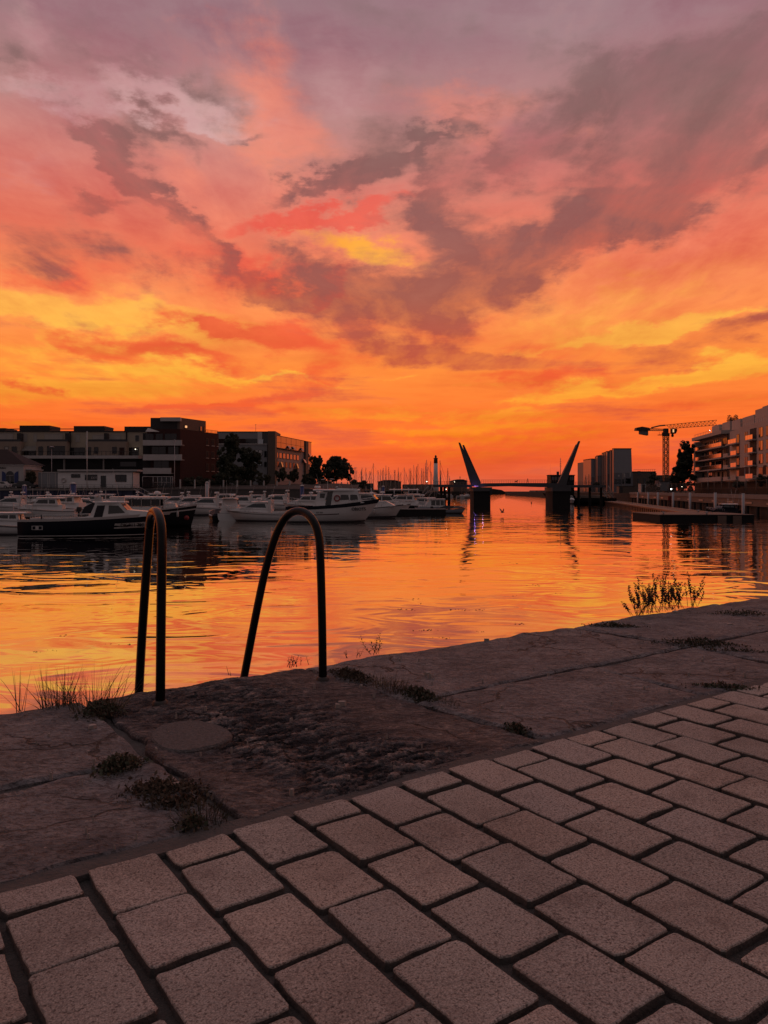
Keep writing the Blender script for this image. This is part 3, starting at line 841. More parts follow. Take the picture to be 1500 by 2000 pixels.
def leafy(s, t, stems, hgt, label, seed, spread=0.5, flower=False, leaf=0.02, every=0.018, long=0.0, cat='plant'):
    rnd = random.Random(seed)
    root = empty('leafy_weed' if not flower else 'flowering_weed', st(s, t, -0.005), 0, label, cat)
    b, lv = MB(), MB()
    for k in range(stems):
        a = rnd.uniform(0, 2 * PI)
        ex = rnd.gauss(0, spread)
        d = (Q * ex + NQ * rnd.uniform(-0.2, 0.35) * spread + Vector((0, 0, 1))).normalized()
        p = Q * rnd.uniform(-1, 1) * long + NQ * rnd.uniform(-.03, .03)
        L = hgt * rnd.uniform(0.45, 1.0)
        pts = []; n = 7
        for i in range(n + 1):
            pts.append(p.copy())
            d = (d + Vector((rnd.gauss(0, .07), rnd.gauss(0, .07), 0.10))).normalized()
            p = p + d * (L / n)
        b.tube(pts, [0.0022 * (1 - 0.7 * i / n) for i in range(n + 1)], 4)
        dist = 0.02
        while dist < L:
            u = dist / L * n; i = min(n - 1, int(u)); c = pts[i].lerp(pts[i + 1], u - i)
            if flower and dist > L * 0.42:
                for q in range(4):
                    r_ = 0.0065 * rnd.uniform(0.6, 1.3) * (1.15 - 0.5 * dist / L)
                    o_ = Vector((rnd.gauss(0, .006), rnd.gauss(0, .006), rnd.gauss(0, .003)))
                    lv.ball(c + o_, r_, 1, 5, 4)
                dist += 0.0155
            else:
                for sgn in (0, PI):
                    az_ = rnd.uniform(-0.4, 0.4) + sgn + (PI / 2 if int(dist / every) % 2 else 0)
                    e = Vector((math.cos(az_), math.sin(az_), rnd.uniform(0.2, 0.7))).normalized()
                    f = e.cross(Vector((0, 0, 1))).normalized()
                    l_ = leaf * rnd.uniform(0.6, 1.2) * (1.1 - 0.5 * dist / L); w_ = l_ * 0.2
                    lv.add([c, c + e * l_ * .5 + f * w_, c + e * l_ - Vector((0, 0, l_ * .15)), c + e * l_ * .5 - f * w_], [(0, 1, 2, 3)], 0)
                dist += every * rnd.uniform(0.8, 1.2)
    tag(b.build('stem', M_stem, root), kind='stuff')
    lv.build('leaves', [M_green, M_stem] if not flower else [M_dry, M_stem], root)
    return root
def edge_st(x, y):
    s, t = g_st(x, y); return s, min(t, TE + 0.0)
leafy(*edge_st(580, 1299), 12, 0.085, 'low leafy weed on the quay edge between the splayed handrail legs', 31, 0.6, leaf=0.022, every=0.012, long=0.09)
leafy(*edge_st(725, 1272), 7, 0.17, 'tallest leafy weed on the quay edge just right of the ladder', 32, 0.7, leaf=0.03, every=0.013, long=0.05)
leafy(*edge_st(690, 1282), 7, 0.06, 'small leafy weed between the ladder and the tallest leafy weed', 36, 0.7, leaf=0.02, every=0.012, long=0.06)
leafy(*edge_st(446, 1317), 2, 0.06, 'tiny sprig on the quay edge left of the splayed rear handrail', 33, 0.3, leaf=0.008, every=0.014, long=0.01)
s_, t_ = edge_st(1285, 1190)
leafy(s_ + .02, t_ - .02, 54, 0.34, 'bushy weed with dark seed spikes standing against the bright water', 38, 0.95, True, leaf=0.018, every=0.018, long=0.44)
leafy(s_ - 0.30, t_ - .02, 10, 0.32, 'long stems of a seeding weed leaning out left of the bushy one', 35, 1.2, True, leaf=0.018, every=0.018, long=0.16)

# ------------------------------------------------------------------ pale chips and dry bits lying on the stones
rnd = random.Random(77); b = MB()
M_chip = mat('pale_chip', (0.34, 0.28, 0.25), 0.8)
chips = [(180, 1424, 18), (835, 1318, 14), (840, 1323, 12), (668, 1377, 20), (660, 1382, 12), (950, 1252, 12), (980, 1385, 7), (1070, 1253, 7), (703, 1316, 6), (705, 1344, 8), (570, 1550, 12), (1425, 1222, 14), (1485, 1224, 16), (615, 1313, 8), (345, 1538, 20), (1320, 1197, 16)]
chips += [(rnd.uniform(60, 1480), 0, rnd.uniform(3, 7)) for _ in range(60)]
for x, y, w in chips:
    if y == 0:
        y0 = 1388 - (x / 1500) * 222 + 16; y1 = 1720 - (x / 1500) * 385
        y = rnd.uniform(y0, y1)
    p = gp(x, y, QUAY); k = p.y / F
    a = rnd.uniform(0, PI)
    L, W = w * k, w * k * rnd.uniform(0.5, 0.9)
    ring = [(math.cos(a + 2*PI*i/6) * L * .5 * rnd.uniform(.7, 1.1), math.sin(a + 2*PI*i/6) * W * .5 * rnd.uniform(.7, 1.1)) for i in range(6)]
    b.add([(p.x + u, p.y + v, QUAY - 0.01) for u, v in ring] + [(p.x + u * .9, p.y + v * .9, QUAY + 0.014 + rnd.uniform(0, .006)) for u, v in ring], [tuple(range(6, 12))] + [(i, (i+1)%6, 6+(i+1)%6, 6+i) for i in range(6)])
tag(b.build('debris', M_chip), kind='stuff')

# ------------------------------------------------------------------ far side: materials
M_white = mat('white_gelcoat', (0.68, 0.66, 0.64), 0.35, var=0.12, vscale=1.5)
M_offwhite = mat('weathered_white', (0.48, 0.45, 0.43), 0.6, var=0.2, vscale=1.0)
M_cream = mat('cream_render', (0.44, 0.37, 0.28), 0.85, var=0.15, vscale=0.6)
M_beige = mat('beige_render', (0.32, 0.245, 0.19), 0.85, var=0.15, vscale=0.6)
M_greywall = mat('grey_cladding', (0.25, 0.25, 0.26), 0.6, var=0.12, vscale=0.5)
M_concrete = mat('concrete', (0.22, 0.20, 0.185), 0.85, var=0.25, vscale=0.7, bump=0.01, bscale=4)
M_brick = mat('red_brick', (0.050, 0.017, 0.014), 0.9, var=0.25, vscale=1.2)
M_brown = mat('brown_cladding', (0.13, 0.095, 0.075), 0.7, var=0.15, vscale=0.6)
M_roofdark = mat('dark_roofing', (0.035, 0.032, 0.032), 0.8, var=0.2)
M_redroof = mat('old_red_tiles', (0.026, 0.012, 0.011), 0.9, var=0.3, vscale=2)
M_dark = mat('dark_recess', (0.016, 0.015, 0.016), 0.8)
M_glass = mat('window_glass', (0.012, 0.013, 0.015), 0.06, ior=1.6)
M_mirror = mat('coated_glass', (0.34, 0.33, 0.33), 0.07, metal=0.85)
M_blind = mat('pale_blind', (0.42, 0.38, 0.34), 0.8)
M_frame = mat('dark_frame', (0.04, 0.04, 0.042), 0.5)
M_pframe = mat('pale_frame', (0.35, 0.33, 0.32), 0.5)
M_blue = mat('blue_paint', (0.018, 0.035, 0.135), 0.5, var=0.2)
M_bluewall = mat('blue_stained_sheet_piling', (0.022, 0.028, 0.060), 0.7, var=0.4, vscale=0.5)
M_galv = mat('galvanised_steel', (0.34, 0.33, 0.33), 0.45, metal=0.5, var=0.15)
M_black = mat('black_rubber', (0.012, 0.012, 0.012), 0.6)
M_earth = mat('bare_bank', (0.032, 0.026, 0.020), 0.95, var=0.5, vscale=0.6, bump=0.15, bscale=1.0)
M_lamp = mat('lit_lamp', (1, 1, 1), 0.5, emit=(1.0, 0.86, 0.62), estr=5.0)
M_warm = mat('warm_glow_pane', (1, 0.7, 0.4), 0.5, emit=(1.0, 0.50, 0.22), estr=0.9)  # pane that emits a warm orange of its own
M_cold = mat('cold_flood_lamp', (1, 1, 1), 0.5, emit=(1.0, 0.93, 0.85), estr=9.0)
M_bark = mat('bark', (0.04, 0.03, 0.024), 0.9)
M_leaf = mat('tree_leaf', (0.038, 0.042, 0.022), 0.8, randv=0.2)
M_shrub = mat('shrub_leaf', (0.048, 0.046, 0.026), 0.8, randv=0.2)

class House:
    """A building: an Empty at its base, every piece a mesh of its own, in world coordinates."""
    def __init__(self, name, base, label, cat='building', group=None):
        self.r = empty(name, base, 0, label, cat, group)
        self.o = Vector(base)
    def add(self, name, m, mb, parent=None, label=None, kind=None):
        mb.v = [tuple(Vector(p) - self.o) for p in mb.v]
        o = mb.build(name, m, parent or self.r)
        return tag(o, label, None, None, kind)
    def px(self, name, m, x0, x1, y0, y1, Y, d=0.3, proud=0.0, parent=None):
        """A block whose front, at the distance Y - proud, fills x0..x1, y0..y1 of the photograph."""
        a, c = pt(x0, y1, Y), pt(x1, y0, Y)
        b = MB(); b.box(a.x, c.x, Y - proud, Y + d, a.z, c.z)
        return self.add(name, m, b, parent)
    def window(self, x0, x1, y0, y1, Y, pane=None, frame=None, mull=0):
        """Frame of four bars with the pane behind it."""
        a, c = pt(x0, y1, Y), pt(x1, y0, Y)
        w = 0.07
        b = MB()
        b.box(a.x, c.x, Y - .07, Y, a.z, a.z + w); b.box(a.x, c.x, Y - .07, Y, c.z - w, c.z)
        b.box(a.x, a.x + w, Y - .066, Y, a.z + w, c.z - w); b.box(c.x - w, c.x, Y - .066, Y, a.z + w, c.z - w)
        for k in range(mull):
            xm = a.x + (c.x - a.x) * (k + 1) / (mull + 1)
            b.box(xm - .03, xm + .03, Y - .062, Y, a.z + w, c.z - w)
        f = self.add('window', frame or M_frame, b)
        b = MB(); b.box(a.x + w, c.x - w, Y - .02, Y, a.z + w, c.z - w)
        self.add('pane', pane or M_glass, b, f)
        return f
    def frame_box(self, name, m, M, u0, u1, d0, d1, z0, z1, parent=None):
        b = MB(); b.box(u0, u1, d0, d1, z0, z1, 0, M)
        return self.add(name, m, b, parent)

def facade(P0, P1):
    """Frame of a wall that runs from P0 to P1: x along it, y into the building, z up."""
    d = Vector((P1[0] - P0[0], P1[1] - P0[1], 0)); L = d.length; d.normalize()
    n = Vector((-d.y, d.x, 0))
    return Matrix(((d.x, n.x, 0, P0[0]), (d.y, n.y, 0, P0[1]), (0, 0, 1, 0), (0, 0, 0, 1))), L

LZ = 3.45     # level of the left bank
# ------------------------------------------------------------------ left bank
b = MB(); b.box(-400, pt(700, 0, 152).x, 150, 900, -3, LZ)
tag(b.build('left_bank', M_earth), kind='structure')
wall = empty('quay_wall', (-60, 149.9, 0), 0, 'dark blue stained quay wall below the white cabin', 'quay wall')
b = MB(); w0, w1 = pt(-300, 0, 150).x, pt(275, 0, 150).x
x = w0; k = 0
while x < w1:
    b.box(x, x + 1.1, 149.5 + (0.18 if k % 2 else 0), 149.99, -2, LZ - .35); x += 1.1; k += 1
o = b.build('sheet_piling', M_bluewall, wall); o.location = -wall.location
b = MB(); b.box(w0, w1, 149.3, 150.3, LZ - .34, LZ + .05)
o = b.build('coping', M_concrete, wall); o.location = -wall.location
wall2 = empty('quay_wall', (-30, 151, 0), 0, 'blackish stone quay wall below the row of pale fence posts', 'quay wall')
b = MB(); b.box(w1 + .01, pt(700, 0, 150).x, 149.6, 150.2, -2, LZ - .3)
o = b.build('wall_face', M_wallstone, wall2); o.location = -wall2.location
b = MB(); b.box(w1 + .01, pt(700, 0, 150).x, 149.5, 150.3, LZ - .29, LZ - .02)
o = b.build('coping', M_wallstone, wall2); o.location = -wall2.location
# grassy bank behind the fence
b = MB(); xs = [pt(x, 0, 160).x for x in range(300, 701, 16)]
rnd = random.Random(3)
prof = [(151, 0.02), (158, 0.15), (164, 0.8), (172, 1.1), (190, 1.2)]
vs = [(x, y + rnd.uniform(-.6, .6), LZ + h * rnd.uniform(.8, 1.2) * (0.45 + 0.55 * min(1, i / 18))) for i, x in enumerate(xs) for (y, h) in prof]
m_ = len(prof)
fs = [(i*m_+j, (i+1)*m_+j, (i+1)*m_+j+1, i*m_+j+1) for i in range(len(xs)-1) for j in range(m_-1)]
b.add(vs, fs, 0, True)
tag(b.build('grass_bank', M_earth), kind='structure')

# ------------------------------------------------------------------ terraced apartment house
YA = 178.0
h = House('apartment_house', (pt(130, 0, YA).x, YA, LZ), 'long beige terraced apartment house with dark roof boxes on the left bank')
h.px('wall', M_cream, -420, 291, 843, 960, YA + 2.2, 12)
for x0, x1, y0 in ((-60, 10, 836), (38, 97, 831), (144, 204, 832), (243, 293, 833)):
    h.px('roof_box', M_roofdark, x0, x1, y0, 843.2, YA + 3.0, 6)
for x0, x1 in ((10, 38), (97, 144), (204, 222)):
    h.px('roof_rail', M_frame, x0, x1, 837, 838.6, YA + 3.2, .2)
h.px('parapet', M_roofdark, -420, 291, 841.6, 843.4, YA + 2.0, .6)
for x0, x1 in ((-60, 39), (71, 130), (168, 246)):                       # beige boxes of the third floor carry the upper terraces
    h.px('bay', M_beige, x0, x1, 862, 889.5, YA, 2.6)
for x0, x1 in ((-60, 40), (72, 133), (172, 249)):
    h.px('terrace_rail', M_frame, x0, x1, 858, 862.2, YA - .02, .08)
for x0, x1 in ((33, 41), (127, 135), (203, 209)):
    h.px('privacy_screen', M_roofdark, x0, x1, 846, 862, YA + .6, 1.2)
for x in (136, 246.5):
    h.px('joint', M_dark, x - .8, x + .8, 843, 889.5, YA + 1.8, .5)
h.px('balcony_slab', M_offwhite, -420, 270, 889.6, 895.5, YA - 1.2, 3.2)
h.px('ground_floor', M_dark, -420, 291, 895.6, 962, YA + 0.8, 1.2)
for x0, x1, y0, y1, p, ml in ((-2, 26, 846, 858, M_blind, 1), (43, 53, 847, 863, M_blind, 0), (66, 72, 847, 863, M_blind, 0), (87, 123, 847, 861, M_blind, 3), (148, 156, 848, 863, M_blind, 0), (181, 206, 849, 862, M_blind, 1), (210, 236, 849, 862, M_blind, 1), (264, 272, 850, 862, M_glass, 0)):
    h.window(x0, x1, y0, y1, YA + 2.18, p, M_pframe, ml)
for x0, x1, y0, y1, p, ml in ((23, 33, 872, 889, M_glass, 0), (9, 17, 872, 887, M_blind, 0), (75, 84, 872, 889, M_glass, 0), (92, 127, 871, 889, M_glass, 2), (184, 192, 873, 886, M_glass, 0), (219, 228, 873, 886, M_glass, 0), (233, 243, 874, 889, M_brick, 0), (172, 178, 873, 889, M_glass, 0)):
    h.window(x0, x1, y0, y1, YA - .01, p, M_frame, ml)
for x0, x1, y0, y1 in ((40, 70, 880, 889.5), (131, 166, 874, 889.5), (249, 271, 874, 889.5)):
    h.window(x0, x1, y0, y1, YA + 2.17, M_glass, M_frame, 2)
b = MB(); a_, c_ = pt(41, 870, YA), pt(70, 880, YA)
b.add([(a_.x, YA + 2.1, a_.z), (c_.x, YA + 2.1, a_.z), (c_.x, YA + .3, c_.z), (a_.x, YA + .3, c_.z)], [(0, 1, 2, 3), (3, 2, 1, 0)])
h.add('awning', M_blind, b)
for k in range(30):
    x = 26 + k * 8.2
    if k % 1 == 0: h.px('balcony_post', M_frame, x, x + .7, 881, 889.6, YA - 1.15, .06)
h.px('balcony_rail', M_frame, 26, 270, 881, 881.8, YA - 1.14, .05)
for x in (125, 202):
    h.px('pillar', M_concrete, x - 1.4, x + 1.4, 895.6, 960, YA - .6, .4)
h.px('shop_window', M_glass, 235, 266, 902, 911, YA + .75, .1)
h.px('terrace_edge', M_offwhite, 112, 270, 917, 921, YA - 3.6, 3)
b = MB(); b.ball(pt(264.5, 877.5, YA + 1.6), .10, 0, 8, 6); h.add('wall_lamp', M_lamp, b)

# ------------------------------------------------------------------ brick block with white balconies
YD = 166.0
h = House('balcony_house', (pt(330, 0, YD).x, YD, LZ), 'dark red brick block with three long white balconies')
zt = lambda y, Y=YD: pt(0, y, Y).z
C0 = pt(352, 0, YD); C1 = pt(427, 0, 179)
M1, L1_ = facade((C0.x, YD), (C1.x, 179.0))
h.px('front_wall', M_brick, 294, 352, 838, 962, YD, 9)
h.frame_box('side_wall', M_brick, M1, 0.004, L1_, 0, 9, LZ - 1, zt(838.5))
h.px('penthouse', M_roofdark, 294, 352, 816, 838, YD + .3, 8)
h.px('fascia', M_offwhite, 313, 352.2, 815, 822.5, YD - .6, 1.0)
Lp = L1_ * 0.66
h.frame_box('penthouse_side', M_brown, M1, .01, Lp, .1, 8, zt(837.9), zt(815.4))
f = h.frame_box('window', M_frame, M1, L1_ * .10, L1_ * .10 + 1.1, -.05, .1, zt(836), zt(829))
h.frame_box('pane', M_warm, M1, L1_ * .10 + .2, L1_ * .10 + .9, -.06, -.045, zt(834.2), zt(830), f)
for u in (.50, .59):
    f = h.frame_box('window', M_frame, M1, L1_ * u, L1_ * u + .7, -.02, .12, zt(837), zt(827.4))
    h.frame_box('pane', M_mirror if u < .55 else M_glass, M1, L1_ * u + .1, L1_ * u + .6, -.03, -.015, zt(836.4), zt(828), f)
for k in range(9):
    u = L1_ * (.68 + .036 * k)
    h.frame_box('roof_rail_post', M_frame, M1, u, u + .07, .2, .27, zt(838.4), zt(832.5))
h.frame_box('roof_rail', M_frame, M1, L1_ * .68, L1_, .2, .26, zt(833), zt(832.4))
for u, w in ((.655, .95), (.80, 1.15), (.945, .7)):
    for y0, y1 in ((851, 865), (877, 891), (903, 918)):
        f = h.frame_box('window', M_frame, M1, L1_ * u, L1_ * u + w, -.05, .1, zt(y1), zt(y0))
        h.frame_box('pane', M_dark, M1, L1_ * u + .1, L1_ * u + w - .1, -.06, -.045, zt(y1) + .1, zt(y0) - .1, f)
        h.frame_box('sill', M_offwhite, M1, L1_ * u - .05, L1_ * u + w + .05, -.14, .05, zt(y1) - .12, zt(y1) - .01, f)
# balconies
for x1, y0, y1 in ((355, 859.5, 870), (355, 887.5, 899), (334, 914, 925.5)):
    h.px('balcony', M_offwhite, 279, x1, y0, y1, YD - 2.4, .25)
    h.px('balcony_floor', M_concrete, 279, x1, y1 - 2.2, y1 - .1, YD - 2.1, 2.2)
    h.px('balcony_cheek', M_offwhite, 279, 280.4, y0, y1, YD - 2.1, 2.2)
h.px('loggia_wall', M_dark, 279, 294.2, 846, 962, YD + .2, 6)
for x0, x1, y0, y1 in ((284, 300, 847, 859), (304, 318, 847, 859), (322, 345, 847, 859), (296, 324, 872, 887), (328, 349, 872, 887), (300, 330, 900, 914)):
    h.window(x0, x1, y0, y1, YD - .02, M_glass, M_frame, 1)
b = MB(); p0, p1, p2 = pt(284, 843, YD - 2), pt(312, 843, YD - 2), pt(289, 835.5, YD - .5)
p3 = pt(300, 843, YD + .4)
b.add([p0, p1, p2, p3], [(0, 1, 2), (1, 3, 2), (3, 0, 2), (0, 3, 1)]); h.add('parasol_sail', M_blind, b)
b = MB()
for x in (278.5, 299, 308, 316, 325, 333.5, 337.5): b.tube([pt(x, 931, YD - 4), pt(x, 952, YD - 4)], .09, 5)
b.tube([pt(278.5, 931, YD - 4), pt(337.5, 931, YD - 4)], .09, 5); b.tube([pt(299, 942, YD - 4), pt(337, 942, YD - 4)], .06, 5)
h.add('veranda_frame', M_pframe, b)
h.px('veranda_glass', M_glass, 279, 337, 931.5, 952, YD - 3.9, .05)

# ------------------------------------------------------------------ office building with tilting windows
YE = 200.0
h = House('office_building', (pt(520, 0, YE).x, YE, LZ), 'grey office building with mirrored top floor and open tilting windows')
z = lambda y, Y=YE: pt(0, y, Y).z
h.px('upper_block', M_greywall, 424, 505, 843.5, 868, YE, 12)
h.px('dark_band', M_glass, 424, 505.2, 857, 866, YE - .05, .3)
h.px('parapet', M_roofdark, 424, 537.2, 842.6, 844, YE - .08, 11)
h.px('lower_block', M_greywall, 424, 522, 868.1, 962, YE - 1.2, 12)
h.px('cornice', M_offwhite, 424, 522, 866.4, 868.2, YE - 1.4, 2)
h.px('glass_corner', M_mirror, 503, 512, 844, 868, YE - .12, .5)
h.px('dark_corner', M_glass, 512, 523, 844, 870, YE + .3, 2)
h.px('stair_tower', M_brown, 523, 537.5, 842, 962, YE - 2.0, 10)
for x0, x1, y0, y1, p in ((497, 504, 879, 889, M_mirror), (505, 513, 879, 889, M_mirror), (497, 503, 900, 908, M_glass), (506, 512, 900, 909, M_glass), (516, 521, 881, 893, M_glass), (516, 521, 902, 912, M_glass)):
    h.window(x0, x1, y0, y1, YE - 1.21, p, M_frame, 0)
E0, E1 = pt(538, 0, YE), pt(608, 0, 230)
M2, L2_ = facade((E0.x, YE), (E1.x, 230.0))
h.frame_box('right_wing', M_greywall, M2, 0, L2_, 0.3, 11, LZ - 1, z(874))
h.frame_box('top_floor', M_mirror, M2, 0.01, L2_ * .80, 0, 10, z(874) + .01, z(850.5))
h.frame_box('top_floor', M_mirror, M2, L2_ * .88, L2_, 0, 10, z(900), z(850.5))
h.frame_box('brown_fin', M_brown, M2, L2_ * .80 + .01, L2_ * .88 - .01, -.3, 10, LZ, z(850))
h.frame_box('parapet', M_roofdark, M2, -.05, L2_ + .1, -.1, 10, z(850.4), z(849.4))
h.frame_box('cornice', M_roofdark, M2, 0, L2_ * .72, -.25, .4, z(875.2), z(873.6))
for k in range(1, 6):
    h.frame_box('panel_joint', M_frame, M2, L2_ * .135 * k, L2_ * .135 * k + .06, -.03, .1, z(873), z(851))
h.frame_box('panel_joint', M_frame, M2, .05, L2_ * .79, -.025, .1, z(863.2), z(862.6))
for k in range(7):
    u = L2_ * (.02 + .093 * k)
    f = h.frame_box('window', M_frame, M2, u, u + L2_ * .062, .2, .32, z(894), z(882.5))
    h.frame_box('pane', M_mirror, M2, u + .12, u + L2_ * .062 - .12, .18, .21, z(893), z(883.5), f)
for k in range(6):
    u = L2_ * (.06 + .105 * k)
    f = h.frame_box('window', M_frame, M2, u, u + L2_ * .05, .2, .32, z(912), z(900))
    h.frame_box('pane', M_glass, M2, u + .12, u + L2_ * .05 - .12, .18, .21, z(911), z(901), f)
def tilt(u, w, y0, y1, Mx=M2, out=.75):
    """A casement hinged at the top, swung out at the bottom: the gap below it reads as a dark wedge."""
    b = MB(); zt_, zb = z(y0), z(y1)
    vs = [(u, -.05, zt_), (u + w, -.05, zt_), (u + w, -out, zb), (u, -out, zb)]
    vs2 = [(a, c + .06, e) for a, c, e in vs]
    b.add([Mx @ Vector(p) for p in vs + vs2], [(0, 1, 2, 3), (7, 6, 5, 4), (0, 3, 7, 4), (1, 5, 6, 2), (3, 2, 6, 7)])
    f = h.add('tilting_window', M_mirror, b)
    b = MB(); b.box(u + .1, u + w - .1, -.04, .02, zb + .05, zt_ - .05, 0, Mx); h.add('opening', M_dark, b, f)
for u in (.30, .43, .66): tilt(L2_ * u, 1.5, 866.5, 873.2)
tilt(L2_ * .74, 1.5, 889, 898); tilt(L2_ * .91, 1.4, 876, 885); tilt(L2_ * .93, 1.3, 911, 922)
for u in (.13, .55): tilt(L2_ * u, .9, 901, 911, out=.5)
Mf, _ = facade((pt(424, 0, YE).x, YE - 1.2), (pt(522, 0, YE).x, YE - 1.2))
for x in (498, 507): tilt(pt(x, 0, YE).x - pt(424, 0, YE).x, .7, 900, 909, Mf, .5)
tilt(pt(505.5, 0, YE).x - pt(424, 0, YE).x, 1.2, 858, 867, Mf @ Matrix.Translation((0, 1.1, 0)), .7)
b = MB(); b.tube([pt(499.5, 843, YE + 3), pt(499.5, 828, YE + 3)], .05, 4); b.tube([pt(497.5, 830.5, YE + 3), pt(501.5, 828.5, YE + 3)], .03, 4); h.add('aerial', M_frame, b)

# ------------------------------------------------------------------ white cabin on the quay
YC = 153.5
h = House('harbour_cabin', (pt(168, 0, YC).x, YC, LZ), 'long low white harbour cabin with flat roof on the left quay', 'cabin')
h.px('wall', M_white, 113, 260, 922, 952.5, YC, 4)
h.px('annex', M_greywall, 74.5, 112.8, 923, 952.5, YC + .1, 3.5)
h.px('annex_cap', M_offwhite, 74, 113, 921.8, 923, YC, 3.6)
for x in (81, 93, 96, 108): h.px('annex_post', M_offwhite, x - .5, x + .5, 923.4, 952, YC, .15)
h.px('roof', M_roofdark, 112, 262, 920.6, 922, YC - .25, 4.5)
h.px('roof_edge', M_offwhite, 116, 268, 917, 920.5, YC + 1.0, 3.5)
for x0, x1, y0, y1 in ((139, 157, 926, 933), (166, 190, 927, 938), (225, 247, 927, 941)): h.window(x0, x1, y0, y1, YC - .01, M_glass, M_frame, 1)
d_ = h.window(197, 207, 929, 951.5, YC - .01, M_glass, M_frame, 0)
d_.name = 'door'
h.px('downpipe', M_frame, 258.4, 259.2, 923, 952, YC - .05, .1)
b = MB()
for x in range(76, 268, 12): b.tube([pt(x, 947, 150.2), pt(x, 954.6, 150.2)], .035, 4)
for y in (946.8, 950.2): b.tube([pt(74, y, 150.2), pt(272, y, 150.2)], .03, 4)
h.add('railing', M_frame, b)
lettering('window_lettering', 'EXIT', .62, M_offwhite, h.r, pt(184.5, 933.5, YC) - h.o + Vector((0, -.12, 0)), (R(90), 0, 0))
b = MB(); c = pt(125, 938, YC)
ring = [c + Vector((math.cos(2*PI*k/16) * .40, -.15, math.sin(2*PI*k/16) * .40)) for k in range(17)]
b.tube(ring, .10, 6, caps=False); o = b.build('lifebuoy', M_offwhite); tag(o, 'pale ring lifebuoy hanging at the end of the white cabin', 'lifebuoy')

# ------------------------------------------------------------------ small house with red roof, cut by the frame
YH = 155.0
h = House('harbour_house', (pt(5, 0, YH).x, YH, LZ), 'white house with dark red hipped roof and arched window beside the cabin', 'house')
h.px('wall', M_offwhite, -90, 46, 908.5, 953, YH, 8)
h.px('cornice', M_white, -91, 47.5, 907, 909, YH - .25, 8.4)
a0, a1 = pt(-92, 907, YH - .4), pt(49, 907, YH - .4); t0, t1 = pt(-60, 878, YH + 5), pt(19, 878, YH + 5)
b = MB(); vs = [(a0.x, YH - .4, a0.z), (a1.x, YH - .4, a0.z), (a1.x, YH + 9, a0.z), (a0.x, YH + 9, a0.z), (t0.x, YH + 4, t0.z), (t1.x, YH + 4, t0.z)]
b.add(vs, [(0, 1, 5, 4), (1, 2, 5), (2, 3, 4, 5), (3, 0, 4), (3, 2, 1, 0)]); h.add('roof', M_redroof, b)
def arch(x0, x1, y0, y1, d, m, name, parent=None, half=None):
    a, c = pt(x0, y1, YH), pt(x1, y0, YH); r = (c.x - a.x) / (2 if half is None else 1); cx = (a.x + c.x) / 2 if half is None else (c.x if half > 0 else a.x)
    zc = c.z - r
    ang = [PI * k / 10 for k in range(11)] if half is None else ([PI / 2 + PI / 2 * k / 6 for k in range(7)] if half > 0 else [PI / 2 * k / 6 for k in range(7)])
    pts = [(cx + r * math.cos(q), zc + r * math.sin(q)) for q in ang]
    if half is None: pts += [(a.x, a.z), (c.x, a.z)]
    elif half > 0: pts += [(a.x, a.z), (c.x, a.z)]
    else: pts += [(a.x, a.z), (c.x, a.z)]
    pts = sorted(set((round(u, 4), round(w, 4)) for u, w in pts), key=lambda q: math.atan2(q[1] - (a.z + c.z) / 2, q[0] - (a.x + c.x) / 2))
    b = MB(); b.prism(pts, YH - d, YH + .02, 0, 'y')
    return h.add(name, m, b, parent)
f = arch(12, 27, 920, 944, .05, M_glass, 'arched_window')
h.px('glazing_bar', M_pframe, 12.5, 26.5, 928, 928.8, YH - .08, .05, parent=f); h.px('glazing_bar', M_pframe, 19.2, 20, 928, 944, YH - .09, .05, parent=f)
arch(4, 11.4, 920.5, 943, .07, M_blue, 'shutter', half=1 and -1); arch(28, 36, 920.5, 943, .07, M_blue, 'shutter', half=1)
h.px('annex', M_beige, 46.2, 61, 918, 953, YH + 1, 5); h.px('annex_roof', M_offwhite, 45.9, 62, 916, 918, YH + .8, 5.4)
lettering('sign_lettering', 'd Edino', .55, M_dark, h.r, pt(12, 914, YH) - h.o + Vector((0, -.06, 0)), (R(90), 0, 0), 'RIGHT', .01)

# ------------------------------------------------------------------ trees and bushes
def leaves(b, c, r, n, size, rnd, mi=0):
    for _ in range(n):
        while True:
            q = Vector((rnd.uniform(-1, 1), rnd.uniform(-1, 1), rnd.uniform(-1, 1)))
            if q.length < 1: break
        k = (0.55 + 0.45 * rnd.random()) / max(.3, q.length) if rnd.random() < .6 else 1.0
        p = Vector(c) + Vector((q.x * r[0], q.y * r[1], q.z * r[2])) * k
        d = Vector((rnd.gauss(0, 1), rnd.gauss(0, 1), rnd.gauss(0, 1))).normalized(); e = d.orthogonal().normalized()
        s = size * rnd.uniform(.5, 1.3)
        b.add([p - d * s, p + e * s * .5, p + d * s, p - e * s * .5], [(0, 1, 2, 3)], mi)

